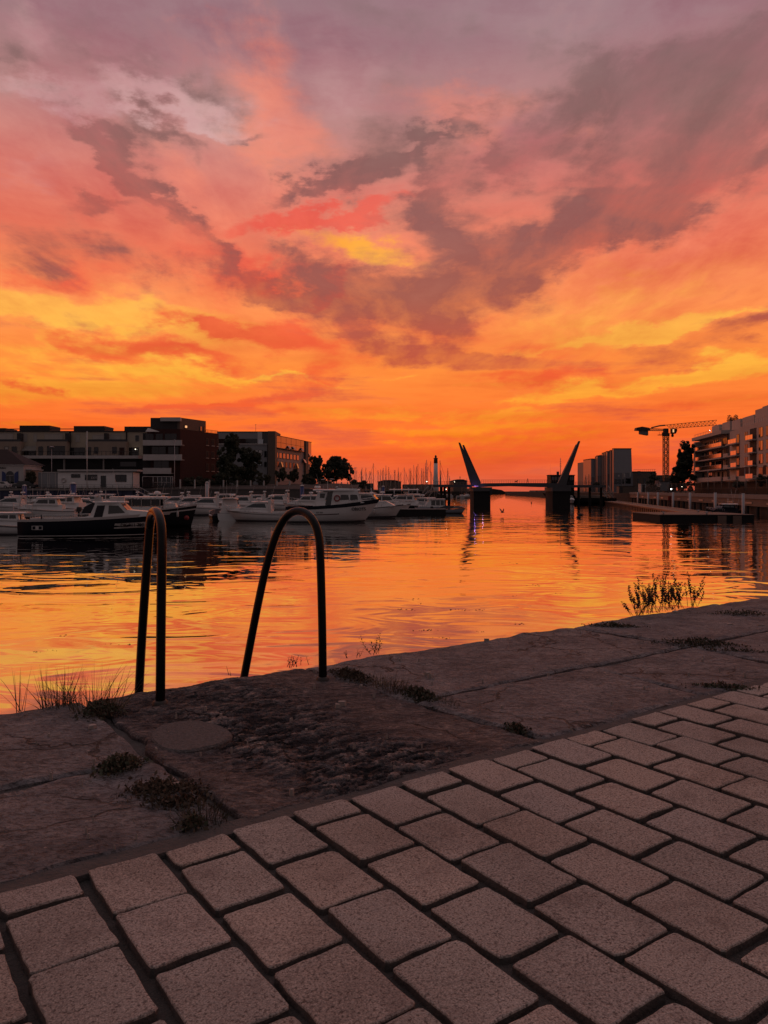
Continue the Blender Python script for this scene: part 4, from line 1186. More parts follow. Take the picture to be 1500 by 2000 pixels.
def tree(name, x, ybase, Y, crowns, label, seed, size=.28, dens=1.0, m=None, group=None, trunk=True, cat='tree'):
    """crowns: (x, y, half width, half height) in pixels of the photograph at the distance Y."""
    rnd = random.Random(seed); p0 = pt(x, ybase, Y); root = empty(name, p0, 0, label, cat, group)
    k = Y / F; b = MB(); tb = MB()
    top = pt(crowns[0][0], crowns[0][1], Y)
    th = max(.06, (top.z - p0.z) * .022)
    if trunk: tb.tube([Vector((0, 0, -.2)), (top - p0) * .5 + Vector((rnd.uniform(-.2, .2), 0, 0)), (top - p0)], [th, th * .7, th * .3], 7)
    for (cx, cy, rx, ry) in crowns:
        c = pt(cx, cy, Y) - p0 + Vector((0, rnd.uniform(-.3, .3) * rx * k, 0))
        if trunk: tb.tube([(top - p0) * .45, (top - p0) * .45 + (c - (top - p0) * .45) * .6 + Vector((0, 0, .2)), c], [th * .5, th * .35, th * .12], 5)
        RX, RZ = rx * k, ry * k
        nc = max(6, int(26 * dens))
        for _ in range(nc):
            q = Vector((rnd.gauss(0, .58), rnd.gauss(0, .5), rnd.gauss(0, .55)))
            if q.length > 1.12: q = q.normalized() * 1.12
            cc = c + Vector((q.x * RX, q.y * RX, q.z * RZ)); rr = rnd.uniform(.16, .42)
            leaves(b, cc, (RX * rr, RX * rr, RZ * rr), int(85 * dens * max(1, RX * RZ / 4)), size, rnd)
    if trunk: tb.build('trunk', M_bark, root)
    b.build('crown', m or M_leaf, root)
    return root
tree('tree', 447, 956, 172, [(447, 880, 17, 24), (440, 905, 18, 22), (455, 862, 11, 12), (450, 925, 22, 14)], 'tall dark tree against the left end of the office building', 1)
tree('tree', 484, 956, 172.5, [(485, 900, 19, 20), (478, 886, 13, 12), (497, 892, 9, 10), (482, 922, 24, 15)], 'rounder dark tree covering the office facade, right of the tall one', 2)
tree('tree', 616, 956, 205, [(615, 912, 12, 18), (620, 900, 8, 10), (612, 930, 14, 14), (624, 922, 8, 14)], 'small loose tree just right of the office building', 3)
tree('tree', 659, 956, 200, [(656, 915, 20, 18), (648, 908, 14, 12), (668, 908, 14, 12), (660, 900, 12, 9), (674, 924, 13, 14), (645, 928, 14, 12)], 'broad round tree standing against the sunset beside the office building', 4)
bushes = [(372, 940, 16, 10, 'low dark bush in front of the brick block'), (400, 942, 16, 9, 'dark bush at the foot of the brick side wall'), (428, 940, 15, 11, 'dark bush under the tall tree'), (515, 936, 12, 10, 'bush between the rounder tree and the brown stair tower'), (549, 924, 11, 14, 'leafy bush under the office windows, left of a pair'), (570, 928, 11, 13, 'leafy bush under the office windows, right of a pair'), (600, 938, 14, 9, 'bush at the right corner of the office building'), (632, 944, 12, 8, 'low bush between the two trees right of the office'), (700, 945, 14, 7, 'low scrub at the foot of the masts'), (345, 946, 10, 8, 'small bush behind the lamp post of the brick block'), (470, 945, 20, 8, 'low hedge bush behind the pale fence posts')]
for i, (x, y, rx, ry, lb) in enumerate(bushes):
    tree('bush', x, y + ry + 2, 168 + (i % 3) * 3, [(x, y, rx, ry), (x + rx * .4, y + 2, rx * .6, ry * .8)], lb, 20 + i, .26, .7, M_shrub, 'bushes on the left bank', cat='bush', trunk=False)
tree('bush', 61, 944, 153, [(60, 928, 6, 6), (64, 932, 6, 7), (57, 936, 6, 7)], 'spiky palm-like bush between the white house and the cabin', 51, .32, .8, M_shrub, 'bushes on the left bank', cat='bush', trunk=False)

# ------------------------------------------------------------------ fence, lamps, flagpole
fx = [352, 380.5, 409, 436.5, 463.5, 489.5, 515.5, 541, 566, 590, 612, 632, 640.5, 652, 667, 679, 690]
fr = empty('mesh_fence', pt(352, 957, 156), 0, 'dark mesh fence on pale concrete posts along the left bank', 'fence')
for i, x in enumerate(fx):
    Y = 156 + i * 1.4
    b = MB(); a_, c_ = pt(x, 936.5 + i * .35, Y), pt(x, 959, Y); b.box(a_.x - .13, a_.x + .13, Y - .12, Y + .12, LZ - .3, a_.z)
    o = b.build('post', M_offwhite, fr); o.location = -fr.location
b = MB()
for i in range(len(fx) - 1):
    Y0, Y1 = 156 + i * 1.4, 157.4 + i * 1.4
    for k in range(3):
        y = 938 + i * .33 + k * 8
        b.tube([pt(fx[i], y, Y0), pt(fx[i+1], y + .33, Y1)], .018, 4, caps=False)
    for k in range(12):
        u = k / 12; xx = fx[i] + (fx[i+1] - fx[i]) * u; YY = Y0 + (Y1 - Y0) * u
        b.tube([pt(xx, 938 + i * .33, YY), pt(xx, 957, YY)], .008, 3, caps=False)
o = b.build('wire_mesh', M_frame, fr); o.location = -fr.location; o['kind'] = 'stuff'

def lamp_post(x, ytop, ybase, Y, label, head=.5, lit=False, group='lamp posts along the quays'):
    p0 = pt(x, ybase, Y); r = empty('lamp_post', p0, 0, label, 'lamp post', group); H = pt(x, ytop, Y).z - p0.z
    b = MB(); b.tube([(0, 0, 0), (0, 0, 1.2), (0, 0, H)], [.10, .07, .045], 7); b.build('pole', M_galv, r)
    b = MB(); b.loft([[(math.cos(2*PI*k/10) * q, math.sin(2*PI*k/10) * q, H + zz) for k in range(10)] for q, zz in ((head * .25, .12), (head * .6, .08), (head, -.02), (head * .9, -.06))])
    b.build('lamp_head', M_cold if lit else M_galv, r)
    return r
lamp_post(341, 860, 953, 160, 'tall thin lamp post in front of the white balconies', .28)
lamp_post(101, 873, 953, 165, 'lamp post with wide shade in front of the beige apartments', .62)
lamp_post(631, 937, 955, 170, 'short lamp post with pale globe, below the broad round tree on its left', .55)
lamp_post(648, 936, 955, 172, 'short lamp post with pale globe under the broad round tree', .7)
lamp_post(694, 914, 955, 220, 'dark mast lamp just right of the broad round tree', .6)
b = MB(); p0 = pt(170, 956, 150.8); b.tube([p0, pt(170, 842, 150.8)], [.085, .05], 7)
fl = empty('flagpole', p0, 0, 'white flagpole with limp flag in front of the cabin', 'flagpole')
o = b.build('pole', M_white, fl); o.location = -p0
b = MB(); q0 = pt(170, 845, 150.8)
pts = [(0, 0), (-.25, -.5), (-.1, -1.2), (-.35, -2.1), (-.1, -2.6), (.08, -2.2), (.05, -1.0)]
b.prism([(q0.x + u, q0.z + w) for u, w in pts], 150.78, 150.86, 0, 'y'); o = b.build('flag', M_blind, fl); o.location = -p0

# parked cars
def car(x0, x1, ybase, Y, m, label, seed, flip=False, tall=1.0):
    L = (x1 - x0) / F * Y; c = pt((x0 + x1) / 2, ybase, Y); r = empty('parked_car', (c.x, Y, LZ), PI if flip else 0, label, 'car', 'cars parked on the left quay')
    Hh = 1.45 * tall
    prof = [(-.5, .28), (-.5, .75), (-.46, .88), (-.36, .92), (-.22, Hh - .06), (-.05, Hh), (.22, Hh - .03), (.33, .98), (.47, .86), (.5, .6), (.5, .28)]
    b = MB(); W = .85
    rings = []
    for sy, ins in ((-W, .0), (-W * .97, .0), (W * .97, .0), (W, .0)):
        k = 1.0 if abs(sy) < W else .985
        rings.append([(u * L * k, sy * (1 if zz < .95 else .84), zz * k + .01) for u, zz in prof])
    b.loft(rings, 0, False); b.build('body', m, r)
    for sy in (-1, 1):
        b = MB(); b.add([(-.30 * L, sy * .80, .97), (-.20 * L, sy * .735, Hh - .14), (.20 * L, sy * .735, Hh - .12), (.29 * L, sy * .80, .99)], [(0, 1, 2, 3) if sy > 0 else (3, 2, 1, 0)]); b.build('side_window', M_glass, r)
        for u in (-.31, .31):
            b = MB(); b.tube([(u * L, sy * .62, .32), (u * L, sy * .87, .32)], .32, 14); w = b.build('wheel', M_black, r)
            b = MB(); b.tube([(u * L, sy * .86, .32), (u * L, sy * .885, .32)], .18, 10); b.build('rim', M_galv, w)
    b = MB(); b.box(.485 * L, .505 * L, -.75, -.4, .62, .76); b.build('headlight', M_pframe, r)
    b = MB(); b.box(.485 * L, .505 * L, .4, .75, .62, .76); b.build('headlight', M_pframe, r)
    return r
car(27, 71, 955, 152.4, mat('dark_car_paint', (.02, .02, .022), .25), 'dark estate car with pale roof rails parked beside the cabin', 1, True, 1.05)
car(-18, 22, 955, 152.8, M_offwhite, 'white car parked in front of the arched window', 2)
# gangway down to the boats
g = empty('gangway', pt(262, 950, 149), 0, 'steel gangway sloping down from the left quay to the boats', 'gangway')
for dy in (0, 1.2):
    b = MB(); a_, c_ = pt(262, 946, 149 - dy), pt(303, 968, 147 - dy)
    b.tube([a_, c_], .05, 5); b.tube([a_ - Vector((0, 0, .9)), c_ - Vector((0, 0, .9))], .07, 5)
    for k in range(7): q = a_.lerp(c_, k / 6); b.tube([q, q - Vector((0, 0, .9))], .03, 4)
    o = b.build('side_rail', M_galv, g); o.location = -g.location
b = MB(); a_, c_ = pt(262, 955, 149), pt(303, 977, 147)
b.add([a_, c_, c_ - Vector((0, 1.2, 0)), a_ - Vector((0, 1.2, 0))], [(0, 1, 2, 3), (3, 2, 1, 0)]); o = b.build('walkway', M_galv, g); o.location = -g.location

# ------------------------------------------------------------------ footbridge with two leaning arms
YB = 164.0
M_bridge = mat('bridge_steel', (0.06, 0.058, 0.062), 0.6, var=0.1)
M_pier = mat('wet_pier', (0.007, 0.006, 0.006), 0.9, var=0.3)
M_purple = mat('purple_lamp', (0.5, 0.3, 0.9), 0.4, emit=(0.50, 0.25, 0.95), estr=0.35)
h = House('footbridge', (pt(1013, 0, YB).x, YB, 0), 'dark drawbridge with two leaning V arms across the harbour mouth', 'bridge')
def pxprism(name, m, pts, Y0, Y1, parent=None, Yr=None):
    Yr = Y0 if abs(Y0 - YB) < 3 else YB
    b = MB(); b.prism([(pt(x, y, Yr or YB).x, pt(x, y, Yr or YB).z) for x, y in pts], Y0, Y1, 0, 'y')
    return h.add(name, m, b, parent)
pxprism('deck', M_bridge, [(934, 951.8), (934, 945.6), (945, 943.8), (1000, 943.2), (1066, 943.3), (1090, 944), (1107, 947), (1107, 951.5), (1060, 951.4), (1000, 949.6), (955, 950.6)], YB - 1.8, YB + 1.8)
# arms: two blades each, joined below
pxprism('arm', M_bridge, [(921.5, 950), (895.7, 864.3), (898.8, 864.3), (907.5, 883), (938.8, 942), (936, 950)], YB - 1.5, YB - 1.0)
pxprism('arm', M_bridge, [(924, 950), (903.5, 869), (906.5, 869), (939.2, 941.8), (938, 950)], YB + 1.0, YB + 1.5)
pxprism('arm_web', M_bridge, [(921.9, 949), (904, 884), (908.5, 885), (937, 940), (936, 949)], YB - .99, YB + .99)
pxprism('arm', M_bridge, [(1088, 950), (1091, 942), (1130.2, 861.4), (1133.6, 861.4), (1112, 926), (1105, 950)], YB - 1.5, YB - 1.0)
pxprism('arm', M_bridge, [(1088, 950), (1092, 941), (1125, 868.4), (1128.4, 866.5), (1110, 928), (1104, 950)], YB + 1.0, YB + 1.5)
pxprism('arm_web', M_bridge, [(1089, 949), (1093, 941), (1122.5, 881), (1125, 880), (1110.5, 926), (1104, 949)], YB - .99, YB + .99)
for x0, x1, xb in ((921.5, 953.5, 955.5), (1072.2, 1106, 1106)):
    a_, c_ = pt(x0, 0, YB), pt(x1, 0, YB)
    b = MB(); b.box(a_.x, c_.x, YB - 3.5, YB + 3.5, -2.5, pt(0, 959.5, YB).z); h.add('pier', M_pier, b)
    b = MB(); b.box(a_.x - .15, pt(xb, 0, YB).x + .1, YB - 3.8, YB + 3.8, pt(0, 959.4, YB).z, pt(0, 951.7, YB).z); h.add('pier_cap', M_bridge, b)
b = MB(); b.box(pt(952, 0, YB).x, pt(955.8, 0, YB).x, YB - 3.9, YB - 3.55, pt(0, 966, YB).z, pt(0, 956, YB).z); h.add('fender', M_black, b)
# approach spans
for x0, x1, y0, y1 in ((846, 922, 946.4, 951.6), (1106, 1184, 947.2, 952.2)):
    pxprism('approach_deck', M_bridge, [(x0, y1), (x0, y0), (x1, y0), (x1, y1)], YB - 1.6, YB + 1.6)
for x in (862, 868.5, 877, 1130, 1152, 1174):
    b = MB(); p = pt(x, 951.5, YB); b.tube([(p.x, YB, -2), (p.x, YB, p.z)], .28, 8); h.add('pile', M_pier, b)
# railings: post by post
def railing(x0, x1, ya, yb_, n, Yr):
    b = MB()
    for k in range(n + 1):
        x = x0 + (x1 - x0) * k / n; b.tube([pt(x, ya, Yr), pt(x, yb_ + .6, Yr)], .030, 4)
    b.tube([pt(x0, ya, Yr), pt(x1, ya, Yr)], .035, 4); b.tube([pt(x0, (ya + yb_) / 2, Yr), pt(x1, (ya + yb_) / 2, Yr)], .015, 4)
    h.add('railing', M_bridge, b)
railing(940, 1090, 937.6, 943.6, 34, YB - 1.7); railing(940, 1090, 937.4, 943.6, 34, YB + 1.7)
railing(850, 921, 940.8, 946.4, 16, YB - 1.5); railing(1107, 1184, 941.6, 947.2, 18, YB - 1.5)
# stairs at both ends
def stairs(pts_a, pts_b, Y, wid, n, name='stair'):
    """Two pale handrails with posts, treads between them; pts: (top x, y), (bottom x, y) of the near handrail."""
    (xa, ya), (xb, yb_) = pts_a; f = None
    A_, B_ = pt(xa, ya, Y), pt(xb, yb_, Y); (xc, yc), (xd, yd) = pts_b; C_, D_ = pt(xc, yc, Y + wid), pt(xd, yd, Y + wid)
    b = MB(); b.tube([A_, B_], .055, 5); b.tube([C_, D_], .055, 5)
    f = h.add('handrail', M_offwhite, b)
    b = MB(); n_ = 9
    for P_, R_ in ((A_, B_), (C_, D_)):
        for k in range(n_ + 1):
            q = P_.lerp(R_, k / n_); b.tube([q, q - Vector((0, 0, 1.0))], .018, 4)
        b.bar(P_ - Vector((0, 0, 1.0)), R_ - Vector((0, 0, 1.0)), .14)
    h.add('baluster', M_galv, b, f)
    for k in range(n):
        u = (k + .5) / n; q = A_.lerp(B_, u) - Vector((0, 0, 1.0)); r_ = C_.lerp(D_, u) - Vector((0, 0, 1.0))
        b = MB(); d = (B_ - A_); d.z = 0; d = d.normalized() * .16
        b.add([q - d, q + d, r_ + d, r_ - d], [(0, 1, 2, 3), (3, 2, 1, 0)]); h.add('tread', M_galv, b)
stairs(((837, 949), (824.5, 962)), ((848, 948), (835.5, 962)), YB - 1.0, 1.2, 9)
stairs(((1176.5, 949), (1186, 963.5)), ((1188, 948.6), (1197.5, 963)), YB - 1.0, 1.2, 9)
# the purple lamps at the foot of the left arm
b = MB(); b.ball(pt(930, 949.6, YB - 2.6), (.5, .14, .10), 0, 8, 5); h.add('uplight', M_purple, b)
for k, (x, y, dy, e) in enumerate(((927.5, 947.5, -2.6, 9), (943, 948.5, -2.9, 4))):
    l = bpy.data.lights.new('uplight_glow', 'POINT'); l.energy = e; l.color = (0.42, 0.22, 1.0) if k == 0 else (0.75, 0.45, 1.0); l.shadow_soft_size = .1
    o = bpy.data.objects.new('uplight_glow', l); COL.objects.link(o); o.location = pt(x, y, YB + dy) - h.o; o.parent = h.r
# stairs and decks done; walkers on the bridge
def walker(x, Y, zb, Hh, m, label, phase=1):
    r = empty('person', (pt(x, 0, Y).x, Y, zb), 0, label, 'person')
    me = bpy.data.meshes.new('person')
    k = Hh / 1.75
    J = {'pel': (0, 0, .95), 'ch': (.02, 0, 1.30), 'nk': (.03, 0, 1.50), 'hd': (.05, 0, 1.62), 'hd2': (.05, 0, 1.70),
         'hl': (0, -.10, .90), 'kl': (.14 * phase, -.10, .50), 'al': (.12 * phase, -.10, .07), 'tl': (.26 * phase, -.10, .04), 'hr': (0, .10, .90), 'kr': (-.06 * phase, .10, .50), 'ar': (-.26 * phase, .10, .09), 'tr': (-.14 * phase, .10, .04),
         'sl': (.02, -.19, 1.42), 'el': (-.08 * phase, -.24, 1.16), 'wl': (.0 * phase, -.24, .92), 'sr': (.02, .19, 1.42), 'er': (.06 * phase, .24, 1.16), 'wr': (.20 * phase, .24, .96)}
    RD = {'pel': .15, 'ch': .17, 'nk': .06, 'hd': .10, 'hd2': .09, 'hl': .09, 'kl': .06, 'al': .04, 'tl': .035, 'hr': .09, 'kr': .06, 'ar': .04, 'tr': .035, 'sl': .065, 'el': .045, 'wl': .035, 'sr': .065, 'er': .045, 'wr': .035}
    names = list(J); ed = [('pel', 'ch'), ('ch', 'nk'), ('nk', 'hd'), ('hd', 'hd2'), ('pel', 'hl'), ('hl', 'kl'), ('kl', 'al'), ('al', 'tl'), ('pel', 'hr'), ('hr', 'kr'), ('kr', 'ar'), ('ar', 'tr'), ('ch', 'sl'), ('sl', 'el'), ('el', 'wl'), ('ch', 'sr'), ('sr', 'er'), ('er', 'wr')]
    me.from_pydata([Vector(J[n]) * k for n in names], [(names.index(a), names.index(c)) for a, c in ed], [])
    o = link('body', me, r); me.materials.append(m)
    mod = o.modifiers.new('skin', 'SKIN'); o.modifiers.new('sub', 'SUBSURF').levels = 1
    for i, n in enumerate(names):
        sv = me.skin_vertices[0].data[i]; sv.radius = (RD[n] * k, RD[n] * k); sv.use_root = n == 'pel'
    return r
M_cloth = mat('dark_clothing', (.015, .015, .017), .8)
walker(1030.5, YB, pt(0, 943.2, YB).z, 1.05, M_cloth, 'person in dark clothes walking across the footbridge')
# a dog ahead of the walker
r = empty('dog', (pt(1007, 0, YB).x, YB, pt(0, 943.1, YB).z), 0, 'dark dog trotting ahead of the person on the footbridge', 'dog')
me = bpy.data.meshes.new('dog_body')
P_ = [(0, 0, .34), (.18, 0, .36), (.30, 0, .37), (.40, 0, .48), (.48, 0, .52), (.60, 0, .49), (-.12, 0, .34), (-.28, 0, .42), (.28, -.06, .26), (.30, -.06, .14), (.27, -.06, .01), (.28, .06, .26), (.24, .06, .14), (.26, .06, .01), (-.10, -.06, .26), (-.05, -.06, .17), (-.14, -.06, .12), (-.12, -.06, .01), (-.10, .06, .26), (-.07, .06, .17), (-.18, .06, .12), (-.17, .06, .01)]
RDs = [.10, .11, .09, .06, .065, .03, .085, .02, .05, .025, .02, .05, .025, .02, .055, .035, .022, .02, .055, .035, .022, .02]
me.from_pydata([Vector(p) * .95 for p in P_], [(0, 1), (1, 2), (2, 3), (3, 4), (4, 5), (0, 6), (6, 7), (2, 8), (8, 9), (9, 10), (2, 11), (11, 12), (12, 13), (6, 14), (14, 15), (15, 16), (16, 17), (6, 18), (18, 19), (19, 20), (20, 21)], [])
o = link('body', me, r); me.materials.append(M_cloth); o.modifiers.new('skin', 'SKIN'); o.modifiers.new('sub', 'SUBSURF').levels = 1
for i in range(len(P_)): me.skin_vertices[0].data[i].radius = (RDs[i], RDs[i]); me.skin_vertices[0].data[i].use_root = i == 0

# ------------------------------------------------------------------ harbour front behind the bridge
YL = 900.0
h = House('lighthouse', (pt(851, 0, YL).x, YL, 0), 'tall white lighthouse with dark top and lantern among the masts', 'lighthouse')
def lathe(prof, n=16):
    c = pt(851, 0, YL)
    b = MB(); b.loft([[(c.x + q * math.cos(2*PI*k/n), YL + q * math.sin(2*PI*k/n), zz) for k in range(n)] for q, zz in prof]); return b
zl = lambda y: pt(0, y, YL).z
kk = 1.18 * YL / F
h.add('tower', M_white, lathe([(5.4 * kk, 0), (5.0 * kk, zl(948)), (3.8 * kk, zl(930)), (3.3 * kk, zl(905))]))
h.add('upper_tower', M_brown, lathe([(3.3 * kk, zl(904.99)), (3.1 * kk, zl(896)), (3.9 * kk, zl(895.5)), (3.9 * kk, zl(894.6))]))
h.add('lantern', M_glass, lathe([(1.7 * kk, zl(894.5)), (1.7 * kk, zl(891.6))], 8)); h.add('cap', M_roofdark, lathe([(2.0 * kk, zl(891.6)), (1.6 * kk, zl(890.4)), (.3 * kk, zl(888.6))], 10))
YW = 420.0
def shed(name, x0, x1, y0, y1, Y, m, label, ridge=None, n=0):
    h2 = House(name, (pt((x0 + x1) / 2, 0, Y).x, Y, 0), label, 'building')
    a_, c_ = pt(x0, y1, Y), pt(x1, y0, Y)
    b = MB(); b.box(a_.x, c_.x, Y, Y + 25, 0, c_.z); h2.add('wall', m, b)
    if ridge:
        b = MB(); rz_ = pt(0, ridge, Y).z; o_ = .6
        b.prism([(a_.x - o_, c_.z), (a_.x + (c_.x - a_.x) * .28, rz_), (a_.x + (c_.x - a_.x) * .72, rz_), (c_.x + o_, c_.z)], Y - .4, Y + 25, 0, 'y'); h2.add('roof', M_roofdark, b)
    for k in range(n):
        x = x0 + (x1 - x0) * (k + .3) / n
        q0, q1 = pt(x, (y0 + y1) / 2 + 1.5, Y), pt(x + (x1 - x0) * .4 / n, y0 + 2.2, Y)
        b = MB(); b.box(q0.x, q1.x, Y - .08, Y - .01, q0.z, q1.z); h2.add('window', M_glass, b)
    return h2
shed('harbour_shed', 738, 783, 941, 951, YW, M_brown, 'long low shed with pitched roof behind the sailing boats', 937.5)
shed('harbour_shed', 690, 728, 944, 952, YW, M_roofdark, 'dark flat shed at the left end of the masts', None)
shed('harbour_shed', 788, 846, 946, 953, YW, M_brown, 'low dark shed between the pitched shed and the lighthouse', None)
shed('harbour_office', 885.5, 912.5, 939.5, 948, 420, M_brown, 'small harbour building with low pyramid roof left of the leaning arm', 936.2, 4)
b = MB(); b.tube([pt(898.5, 936.5, 421), pt(898.5, 930, 421)], .15, 5); b.tube([pt(897, 932.5, 421), pt(900, 932.5, 421)], .08, 4); tag(b.build('roof_mast', M_frame), 'short mast on the roof of the small pyramid-roofed harbour building', 'mast')
# far shore
b = MB()
b.prism([(pt(686, 0, 300).x, -1), (pt(686, 0, 300).x, 2.9), (pt(760, 0, 300).x, 3.2), (pt(820, 0, 300).x, 2.5), (pt(852, 0, 300).x, 1.6), (pt(866, 0, 300).x, -1)], 262, 400, 0, 'y')
tag(b.build('far_shore', M_earth), kind='structure')
b = MB(); b.prism([(pt(600, 0, 430).x, -1), (pt(600, 0, 430).x, 2.6), (pt(918, 0, 430).x, 2.4), (pt(926, 0, 430).x, -1)], 415, 900, 0, 'y')
tag(b.build('outer_mole', M_earth), kind='structure')
b = MB(); b.prism([(pt(936, 0, 640).x, -1), (pt(938, 0, 640).x, 4.6), (pt(964, 0, 640).x, 4.2), (pt(980, 0, 640).x, 3.2), (pt(985, 0, 640).x, 2.0), (pt(994, 0, 640).x, 1.6), (pt(995, 0, 640).x, -1)], 640, 760, 0, 'y')
tag(b.build('headland', M_earth), kind='structure')
b = MB(); b.prism([(pt(1044, 0, 1500).x, -1), (pt(1046, 0, 1500).x, 2.3), (pt(1800, 0, 1500).x, 3), (pt(1800, 0, 1500).x, -1)], 1500, 1560, 0, 'y')
tag(b.build('breakwater', M_earth), kind='structure')
# the pale two-rail quay in front of the masts
qw = empty('jetty', pt(760, 960, 200), 0, 'low jetty with two pale horizontal beams in front of the masts', 'jetty')
for (x0, x1, y0, y1, Y, m) in ((690, 826, 957.5, 959.4, 200, M_concrete), (690, 826, 964.2, 966, 200, M_concrete), (690, 826, 959.5, 964.1, 201, M_dark), (690, 826, 966.1, 984, 201, M_dark)):
    b = MB(); a_, c_ = pt(x0, y1, Y), pt(x1, y0, Y); b.box(a_.x, c_.x, Y, Y + 1.2, a_.z, c_.z); o = b.build('beam' if m is M_concrete else 'wall_face', m, qw); o.location = -qw.location
for x in (700, 725, 742, 770, 798, 815):
    b = MB(); b.tube([pt(x, 953, 199.8), pt(x, 984, 199.8)], .16, 6); o = b.build('post', M_galv, qw); o.location = -qw.location

# ------------------------------------------------------------------ right bank
RZ_ = 2.55
def qx(Y): return 50 + (Y - 100) * 0.185      # quay face
b = MB(); vs = [(qx(60), 60), (300, 60), (300, 520), (qx(230) + 8, 520), (qx(230), 230)]
b.prism([(x, y) for x, y in vs], -3, RZ_ - .3, 0)
tag(b.build('right_bank', M_earth), kind='structure')
rq = empty('quay_wall', (qx(120), 120, 0), 0, 'long concrete quay beam on dark piles along the right bank', 'quay wall')
Mq, Lq = facade((qx(62) - .5, 62), (qx(228) - .5, 228))
def qpart(name, m, u0, u1, d0, d1, z0, z1):
    b = MB(); b.box(u0, u1, d0, d1, z0, z1, 0, Mq); o = b.build(name, m, rq); o.location = -rq.location; return o
# d < 0 lies inside the bank (x right of the face), d > 0 over the water
qpart('beam', M_concrete, 0, Lq, -.4, .35, RZ_ - .55, RZ_ + .02)
qpart('beam', M_brown, 0, Lq, -.4, .20, RZ_ - 1.55, RZ_ - .56)
qpart('back_wall', M_dark, 0, Lq, -.9, -.42, -2, RZ_ - .31)
for k in range(34):
    b = MB(); c = Mq @ Vector((2 + k * 4.9, .05, 0)); b.tube([(c.x, c.y, -2), (c.x, c.y, RZ_ - 1.5)], .22, 8); o = b.build('pile', M_pier, rq); o.location = -rq.location
for k in range(16):
    qpart('fender_plank', M_galv, 4 + k * 9.8, 4 + k * 9.8 + 3.2, .21, .30, RZ_ - 1.25, RZ_ - 1.0)
# long floating walkway with ribbed side and its head float
fw = empty('floating_walkway', (42, 128, 0), 0, 'long floating walkway with ribbed side catching the orange sky', 'pontoon')
M_deckwood = mat('wet_deck_boards', (0.05, 0.042, 0.037), 0.6, var=0.3, vscale=2.0)
M_rib = mat('walkway_steel', (0.17, 0.11, 0.085), 0.35, metal=0.3, var=0.2)
A_, B_ = Vector((35.0, 86.0, 0)), Vector((54.4, 190, 0))
Mw, Lw = facade((A_.x, A_.y), (B_.x, B_.y))
def wpart(name, m, u0, u1, d0, d1, z0, z1):
    b = MB(); b.box(u0, u1, d0, d1, z0, z1, 0, Mw); o = b.build(name, m, fw); o.location = -fw.location; return o
wpart('deck', M_deckwood, 0, Lw, -1.6, .9, .48, .60)
wpart('float', M_pier, .2, Lw, -1.3, .55, -.4, .47)
wpart('edge_beam', M_rib, 0, Lw, .91, 1.02, .42, .64)
for k in range(54):
    wpart('rib', M_rib, .6 + k * 1.92, .6 + k * 1.92 + .9, .56, .90, -.1, .41)
wpart('kerb', M_galv, 0, Lw, -1.75, -1.61, .48, .72)
hf = empty('head_float', (34, 85, 0), 0, 'black head float lying across the near end of the floating walkway', 'pontoon')
b = MB(); b.box(29.0, 38.9, 80.7, 89.6, -.4, .53); o = b.build('float', M_pier, hf); o.location = -hf.location
b = MB(); b.box(28.9, 39.0, 80.6, 89.7, .54, .62); o = b.build('deck', M_deckwood, hf); o.location = -hf.location
for x in (35.0, 36.6):
    b = MB(); b.box(x, x + .9, 80.5, 80.59, -.2, .5); o = b.build('fender', M_rib, hf); o.location = -hf.location
for x, y in ((29.6, 81.4), (34.2, 81.4), (36.4, 89.0)):
    b = MB(); b.tube([(x, y, .6), (x, y, .85)], .08, 7); b.tube([(x - .22, y, .85), (x + .22, y, .85)], .05, 6); o = b.build('bollard', M_galv, hf); o.location = -hf.location
for i, (x, yt, yb_, wpx) in enumerate(((1223, 962, 977, 3.0), (1232, 961, 977, 3.0), (1246, 961, 980, 3.2), (1266, 961.5, 983, 3.6), (1285, 961.5, 987, 4), (1314.5, 961.5, 992, 4.4), (1347.5, 962, 997, 4.6), (1397, 962, 1003, 5.4), (1451.5, 963.5, 1012, 5.8))):
    Y = 3.2 * F / (yb_ - HOR); 
    x_w = pt(x, 0, Y).x; b = MB(); b.tube([(x_w, Y, -3), (x_w, Y, pt(0, yt, Y).z)], wpx / 2 * Y / F, 12)
    tag(b.build('mooring_pile', M_galv), ('pale steel guide pile, number %s from the near end of the floating walkway' % ['nine', 'eight', 'seven', 'six', 'five', 'four', 'three', 'two', 'one'][i]) if False else
        ['far pale guide pile just right of the bridge stairs', 'far pale guide pile, second right of the bridge stairs', 'pale guide pile left of the rubble heap on the quay', 'pale guide pile in front of the rubble heap', 'pale guide pile in front of the grey site hut', 'pale guide pile just right of the floodlamp and red lifebuoy box', 'pale guide pile midway along the floating walkway', 'pale guide pile beside the moored cabin boat', 'nearest and tallest pale guide pile, standing off the head float'][i], 'pile', 'guide piles of the floating walkway')
